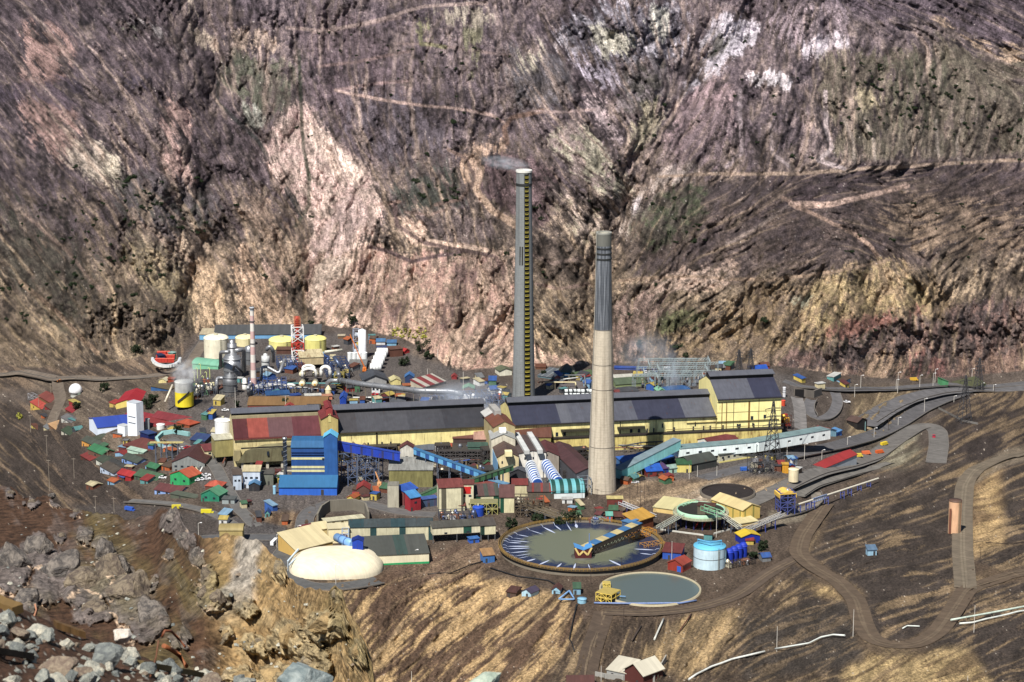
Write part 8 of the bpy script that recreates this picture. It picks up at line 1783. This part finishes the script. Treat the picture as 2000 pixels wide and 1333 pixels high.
for i in range(235):
 u=R.uniform(-60,480)if i<200 else R.uniform(250,520);e=float(np.interp(u,LG['us'],LG['e']));v=e+10+abs(R.gauss(0,1))*(70 if u<330 else 22)+(20 if u<250 else 0)
 if v>1370:v=R.uniform(e+6,1360)
 s_=R.choice([5,6,7,8,10,12,15,20,24])*(1.0 if v>1240 else .7)
 stone(RM[i%8],u,v,s_,'loose grey stone in the rubble below the viewpoint','loose stones in the rubble')
def plank(u0,v0,u1,v1,w_,h_,c_,label,name='timber_plank',cat='plank'):
 a,k=LP(u0,v0);b,k2=LP(u1,v1);r=root(name,a,0,label,cat);d=b-a
 m_=MB();nrm=Vector((-d.y,d.x,0)).normalized();n=8;vs=[]
 for i in range(n+1):
  c0=d*(i/n);jit=R.uniform(-.006,.006)
  for s_,z_ in((-1,0),(1,0),(1,1),(-1,1)):vs.append(c0+nrm*(s_*w_/2+jit)+Vector((0,0,.03+z_*h_+R.uniform(-.003,.003))))
 fs=[(0,1,2,3),(n*4+3,n*4+2,n*4+1,n*4)]+[(i*4+k_,(i+1)*4+k_,(i+1)*4+(k_+1)%4,i*4+(k_+1)%4)for i in range(n)for k_ in range(4)]
 m_.add(vs,fs);m_.build('beam',mat(c_,.3,.5,.1,'x',.03,.85),r);return r
plank(-30,1180,36,1206,.12,.07,(150,116,62),'ochre weathered timber end at the left picture edge')
plank(108,1232,165,1252,.09,.06,(128,92,48),'short brown timber beam lying above the rubble')
plank(275,1308,392,1330,.07,.05,(140,118,72),'long pale timber beam at the bottom of the rubble')
plank(-10,1285,60,1296,.06,.05,(90,76,60),'grey splintered board among the rubble at left')
def rod(pts,r_,c_,label,name,cat):
 q=[LP(u,v,z)[0]for u,v,z in pts];r=root(name,q[0],0,label,cat);MB().tube([p_-q[0]for p_ in q],r_,8).build('bar',mat(c_,.3,.4,.6),r,True)
rod([(316,1245,0),(322,1243,.05),(335,1246,.06),(348,1253,.03),(362,1264,0)],.012,(120,66,40),'thin rusty hooked rod sticking up beside the rubble','rusty_rod','rod')
rod([(320,1262,0),(336,1274,.02),(350,1284,.02),(364,1302,0)],.022,(150,84,44),'short rust-orange pipe piece lying beside the hooked rod','rusty_pipe','pipe')
rod([(68,1180,0),(71,1192,0),(66,1206,0)],.008,(190,130,96),'little pinkish cable end at the left of the ledge','cable_end','cable')
rod([(310,1262,.05),(305,1290,.03),(292,1326,0)],.008,(110,66,40),'thin bent rusty wire below the hooked rod','rusty_wire','wire')
# ---------------------------------------------------------------- shrubs, trees, smoke
def leaf_mat(c_,c2):
 m=bpy.data.materials.new('foliage');m.use_nodes=True;n=m.node_tree.nodes;l=m.node_tree.links;b=n['Principled BSDF'];b.inputs['Roughness'].default_value=.9;b.inputs['Specular IOR Level'].default_value=.1
 tc=n.new('ShaderNodeTexCoord');t=n.new('ShaderNodeTexNoise');t.inputs['Scale'].default_value=2.5;l.new(tc.outputs['Object'],t.inputs[0])
 mx=n.new('ShaderNodeMix');mx.data_type='RGBA';l.new(t.outputs['Fac'],mx.inputs[0]);mx.inputs[6].default_value=(*lin(c_),1);mx.inputs[7].default_value=(*lin(c2),1);l.new(mx.outputs[2],b.inputs['Base Color']);return m
LEAF=leaf_mat((24,32,24),(48,58,38));LEAFY=leaf_mat((120,124,56),(176,170,84));BARK=plain((66,54,46))
def leaves(seed,n,lobes,s_,flat=.8):
 rr=random.Random(seed);m_=MB()
 cs=[(Vector((rr.uniform(-.6,.6),rr.uniform(-.6,.6),rr.uniform(.25,.9))),rr.uniform(.25,.5))for _ in range(lobes)]
 for i in range(n):
  c_,q=rr.choice(cs);d=Vector((rr.gauss(0,1),rr.gauss(0,1),rr.gauss(0,1))).normalized();p=c_+d*q*rr.uniform(.6,1.05);p.z*=flat;p.z=max(p.z,.03)
  a=Vector((rr.gauss(0,1),rr.gauss(0,1),rr.gauss(0,.6))).normalized();b=a.cross(d+Vector((0,0,.3))).normalized();w=s_*rr.uniform(.6,1.3)
  m_.add([p-a*w-b*w*.6,p+a*w-b*w*.6,p+a*w*.8+b*w*.6,p-a*w*.7+b*w*.7],[(0,1,2,3)])
 return m_
shr=[]
for i in range(5):
 me_o=leaves(40+i,260,5,.11).build('shrub',LEAF);me_o.location=(0,-50,H-60);shr.append(me_o.data)
 COL.objects.unlink(me_o);bpy.data.objects.remove(me_o)
def shrub(u,v,wpx,label='dark green shrub on the bare mountainside',group='shrubs dotted over the mountainside',me=None):
 p=G(u,v);k=mpp(p);o=bpy.data.objects.new('shrub',me or R.choice(shr));COL.objects.link(o);s=wpx*k*.72;o.location=p-Vector((0,0,s*.15));o.scale=(s,s,s*R.uniform(.7,1.1));o.rotation_euler=(0,0,R.uniform(0,6.28));tag(o,label,'shrub',group)
rr_=random.Random(3)
for(x0,x1,y0,y1,n_,a,b)in[(1640,1900,125,265,62,7,12),(1900,2000,130,280,14,7,12),(230,420,345,460,34,8,15),(40,250,380,500,22,6,12),(80,330,490,620,34,8,15),(790,915,325,395,12,8,18),(1250,1380,385,480,14,7,14),(620,1010,60,300,24,6,10),(1380,1560,20,300,12,6,11),(0,60,560,640,8,10,16),(1180,1300,180,320,10,6,12),(1600,1980,390,520,8,7,12)]:
 for _ in range(n_):shrub(rr_.uniform(x0,x1),rr_.uniform(y0,y1),rr_.uniform(a,b))
for(u,v,w_)in[(1048,405,16),(1058,428,12),(1152,393,6),(1170,411,9),(863,105,9),(827,122,9),(892,136,10),(888,240,16),(836,303,12),(905,222,8),(150,328,14),(460,402,10),(1585,310,12),(1545,310,14),(1660,494,16),(1742,470,12),(1878,320,12),(1990,314,10),(988,498,12),(1058,534,12),(1068,545,8),(1283,558,10),(1233,615,12),(1252,672,16),(1320,679,24),(1340,696,12),(1493,628,16),(1708,645,10),(1740,612,8),(892,500,12),(940,690,10),(605,268,10),(582,250,10),(608,425,12),(520,540,14),(145,558,18),(170,455,12)]:shrub(u,v,w_)
def tree(u,v,wpx,hpx,label,lm=None,seed=1,kind='tree',n=900,z=None):
 p=G(u,v,z=z);k=mpp(p);r=root('leafy_tree' if kind=='tree' else kind,p,0,label,'tree');w_=wpx*k/2;h=hpx*k/.96;rr=random.Random(seed)
 t=MB();t.tube([(0,0,-.5),(.1,0,h*.35),(.2,.1,h*.7)],[w_*.1,w_*.07,w_*.02],7)
 for i in range(6):
  a=rr.uniform(0,6.28);z0=h*rr.uniform(.2,.55);t.tube([(0,0,z0),(math.cos(a)*w_*.6,math.sin(a)*w_*.6,z0+h*.22)],[w_*.04,w_*.015],5)
 t.build('trunk',BARK,r);m_=MB()
 cl=[(Vector((rr.uniform(-1,1)*w_*.75,rr.uniform(-1,1)*w_*.75,h*rr.uniform(.25,.9))),w_*rr.uniform(.22,.42))for _ in range(16)]
 for i in range(n):
  c_,q=rr.choice(cl);d=Vector((rr.gauss(0,1),rr.gauss(0,1),rr.gauss(0,1))).normalized();pp=c_+d*q*rr.uniform(.5,1.1);a=Vector((rr.gauss(0,1),rr.gauss(0,1),rr.gauss(0,.6))).normalized();b=a.cross(d+Vector((0,0,.2))).normalized();s_=rr.uniform(.22,.5)
  m_.add([pp-a*s_-b*s_*.6,pp+a*s_-b*s_*.6,pp+a*s_*.8+b*s_*.6,pp-a*s_*.7+b*s_*.7],[(0,1,2,3)])
 m_.build('crown',lm or LEAF,r);return r
for i,(u,v,w_,h_,lb)in enumerate([(1000,1038,26,30,'dark bushy tree right of the raised cream gallery'),(1052,1028,30,24,'low dark tree above the left rim of the big basin'),(1115,1026,40,30,'broad dark tree behind the rim of the big basin'),(1094,1030,22,20,'smaller dark tree left of the broad one behind the basin'),(690,636,22,24,'dark tree at the foot of the scree behind the white silo'),(608,640,12,14,'small tree at the foot of the scree behind the blue-walled building'),(825,690,30,26,'dark green tree by the pale track at the foot of the scree'),(838,702,20,18,'smaller tree just below the one by the pale track'),(790,715,22,16,'dull green bush on the slope under the brown box'),(350,848,22,18,'dark bush between the red roofs and the orange cistern'),(285,800,26,22,'bare dark tree behind the tall white tower'),(300,788,20,18,'second bare dark tree behind the tall white tower'),(38,820,14,14,'yellow-green small tree on the slope edge'),(205,765,24,16,'dark thicket tree above the bright red hall'),(268,690,30,16,'grey thicket at the foot of the left mountain'),(1490,1075,22,18,'small tree right of the yellow-roofed blue hut'),(1472,1092,18,14,'low bush beside the blue vessels'),(556,795,16,16,'bare tree standing over the ochre brown roof'),(1062,735,10,12,'small green tree right of the grey stack'),(1118,742,12,14,'small green tree beside the pyramid-roofed lodge'),(464,796,12,14,'thin tree behind the white tank'),(150,800,16,14,'dark bush near the deep red low roof')]):
 tree(u,v,w_,h_,lb,LEAFY if i==12 else None,i+5,n=700)
gr=[G(rr_.uniform(765,832),rr_.uniform(642,662))for _ in range(60)]
m_=MB();o0=gr[0]
for p in gr:
 for _ in range(22):
  a=rr_.uniform(0,6.28);L_=rr_.uniform(1.2,2.6);d=Vector((math.cos(a)*.8,math.sin(a)*.8,rr_.uniform(.3,1))).normalized()*L_;n_=Vector((-math.sin(a),math.cos(a),0))*.25;q=p-o0
  m_.add([q-n_,q+n_,q+d*.6+n_*.8,q+d],[(0,1,2,3)])
o=m_.build('scrub_patch',LEAFY,loc=o0);o['kind']='stuff';o['label']='yellow-green spiky scrub patch at the foot of the scree'
# ---- smoke
def smoke(name,label,A,rx,ry,rz_,dens,c_=(.86,.92,1.0),seed=1,tilt=0):
 bm=bmesh.new();bmesh.ops.create_icosphere(bm,subdivisions=3,radius=1);me=bpy.data.meshes.new(name);bm.to_mesh(me);bm.free()
 m=bpy.data.materials.new('smoke');m.use_nodes=True;n=m.node_tree.nodes;l=m.node_tree.links;n.remove(n['Principled BSDF']);pv=n.new('ShaderNodeVolumePrincipled');pv.inputs['Color'].default_value=(*c_,1);pv.inputs['Anisotropy'].default_value=0
 l.new(pv.outputs[0],n['Material Output'].inputs['Volume'])
 tc=n.new('ShaderNodeTexCoord');ln=n.new('ShaderNodeVectorMath');ln.operation='LENGTH';l.new(tc.outputs['Object'],ln.inputs[0]);mr=n.new('ShaderNodeMapRange');mr.inputs[1].default_value=1;mr.inputs[2].default_value=.1;l.new(ln.outputs['Value'],mr.inputs[0])
 t=n.new('ShaderNodeTexNoise');t.noise_dimensions='4D';t.inputs['W'].default_value=seed;t.inputs['Scale'].default_value=2.4;t.inputs['Detail'].default_value=4;l.new(tc.outputs['Object'],t.inputs['Vector']);m2=n.new('ShaderNodeMapRange');m2.inputs[1].default_value=.4;m2.inputs[2].default_value=.7;l.new(t.outputs['Fac'],m2.inputs[0])
 mu=n.new('ShaderNodeMath');mu.operation='MULTIPLY';l.new(mr.outputs[0],mu.inputs[0]);l.new(m2.outputs[0],mu.inputs[1]);m3=n.new('ShaderNodeMath');m3.operation='MULTIPLY';m3.inputs[1].default_value=dens;l.new(mu.outputs[0],m3.inputs[0]);l.new(m3.outputs[0],pv.inputs['Density'])
 me.materials.append(m);o=bpy.data.objects.new(name,me);COL.objects.link(o);o.location=A;o.scale=(rx,ry,rz_);o.rotation_euler=(0,tilt,0);o['kind']='stuff';o['label']=label
g1=G(1023,792,z=0)
smoke('smoke_plume','thin bluish smoke drifting left from the mouth of the grey stack',(g1.x-12,g1.y+7,157),18,7,5,.2,seed=2,tilt=.12)
smoke('smoke_haze','bluish fume lying over the frames behind the hall',P(905,785,10),38,18,16,.08,(.8,.88,1),3)
smoke('steam_plume','white steam drifting up from the cooling tower',P(364,730,22),11,8,11,.3,(.95,.97,1),4)
smoke('smoke_wisp','faint bluish wisp rising over the switchyard',P(1314,730,14),7,6,18,.14,(.8,.88,1),5)
smoke('smoke_haze','faint blue haze at the foot of the mountain right of the concrete stack',P(1262,690,14),24,10,18,.07,(.8,.88,1),6)
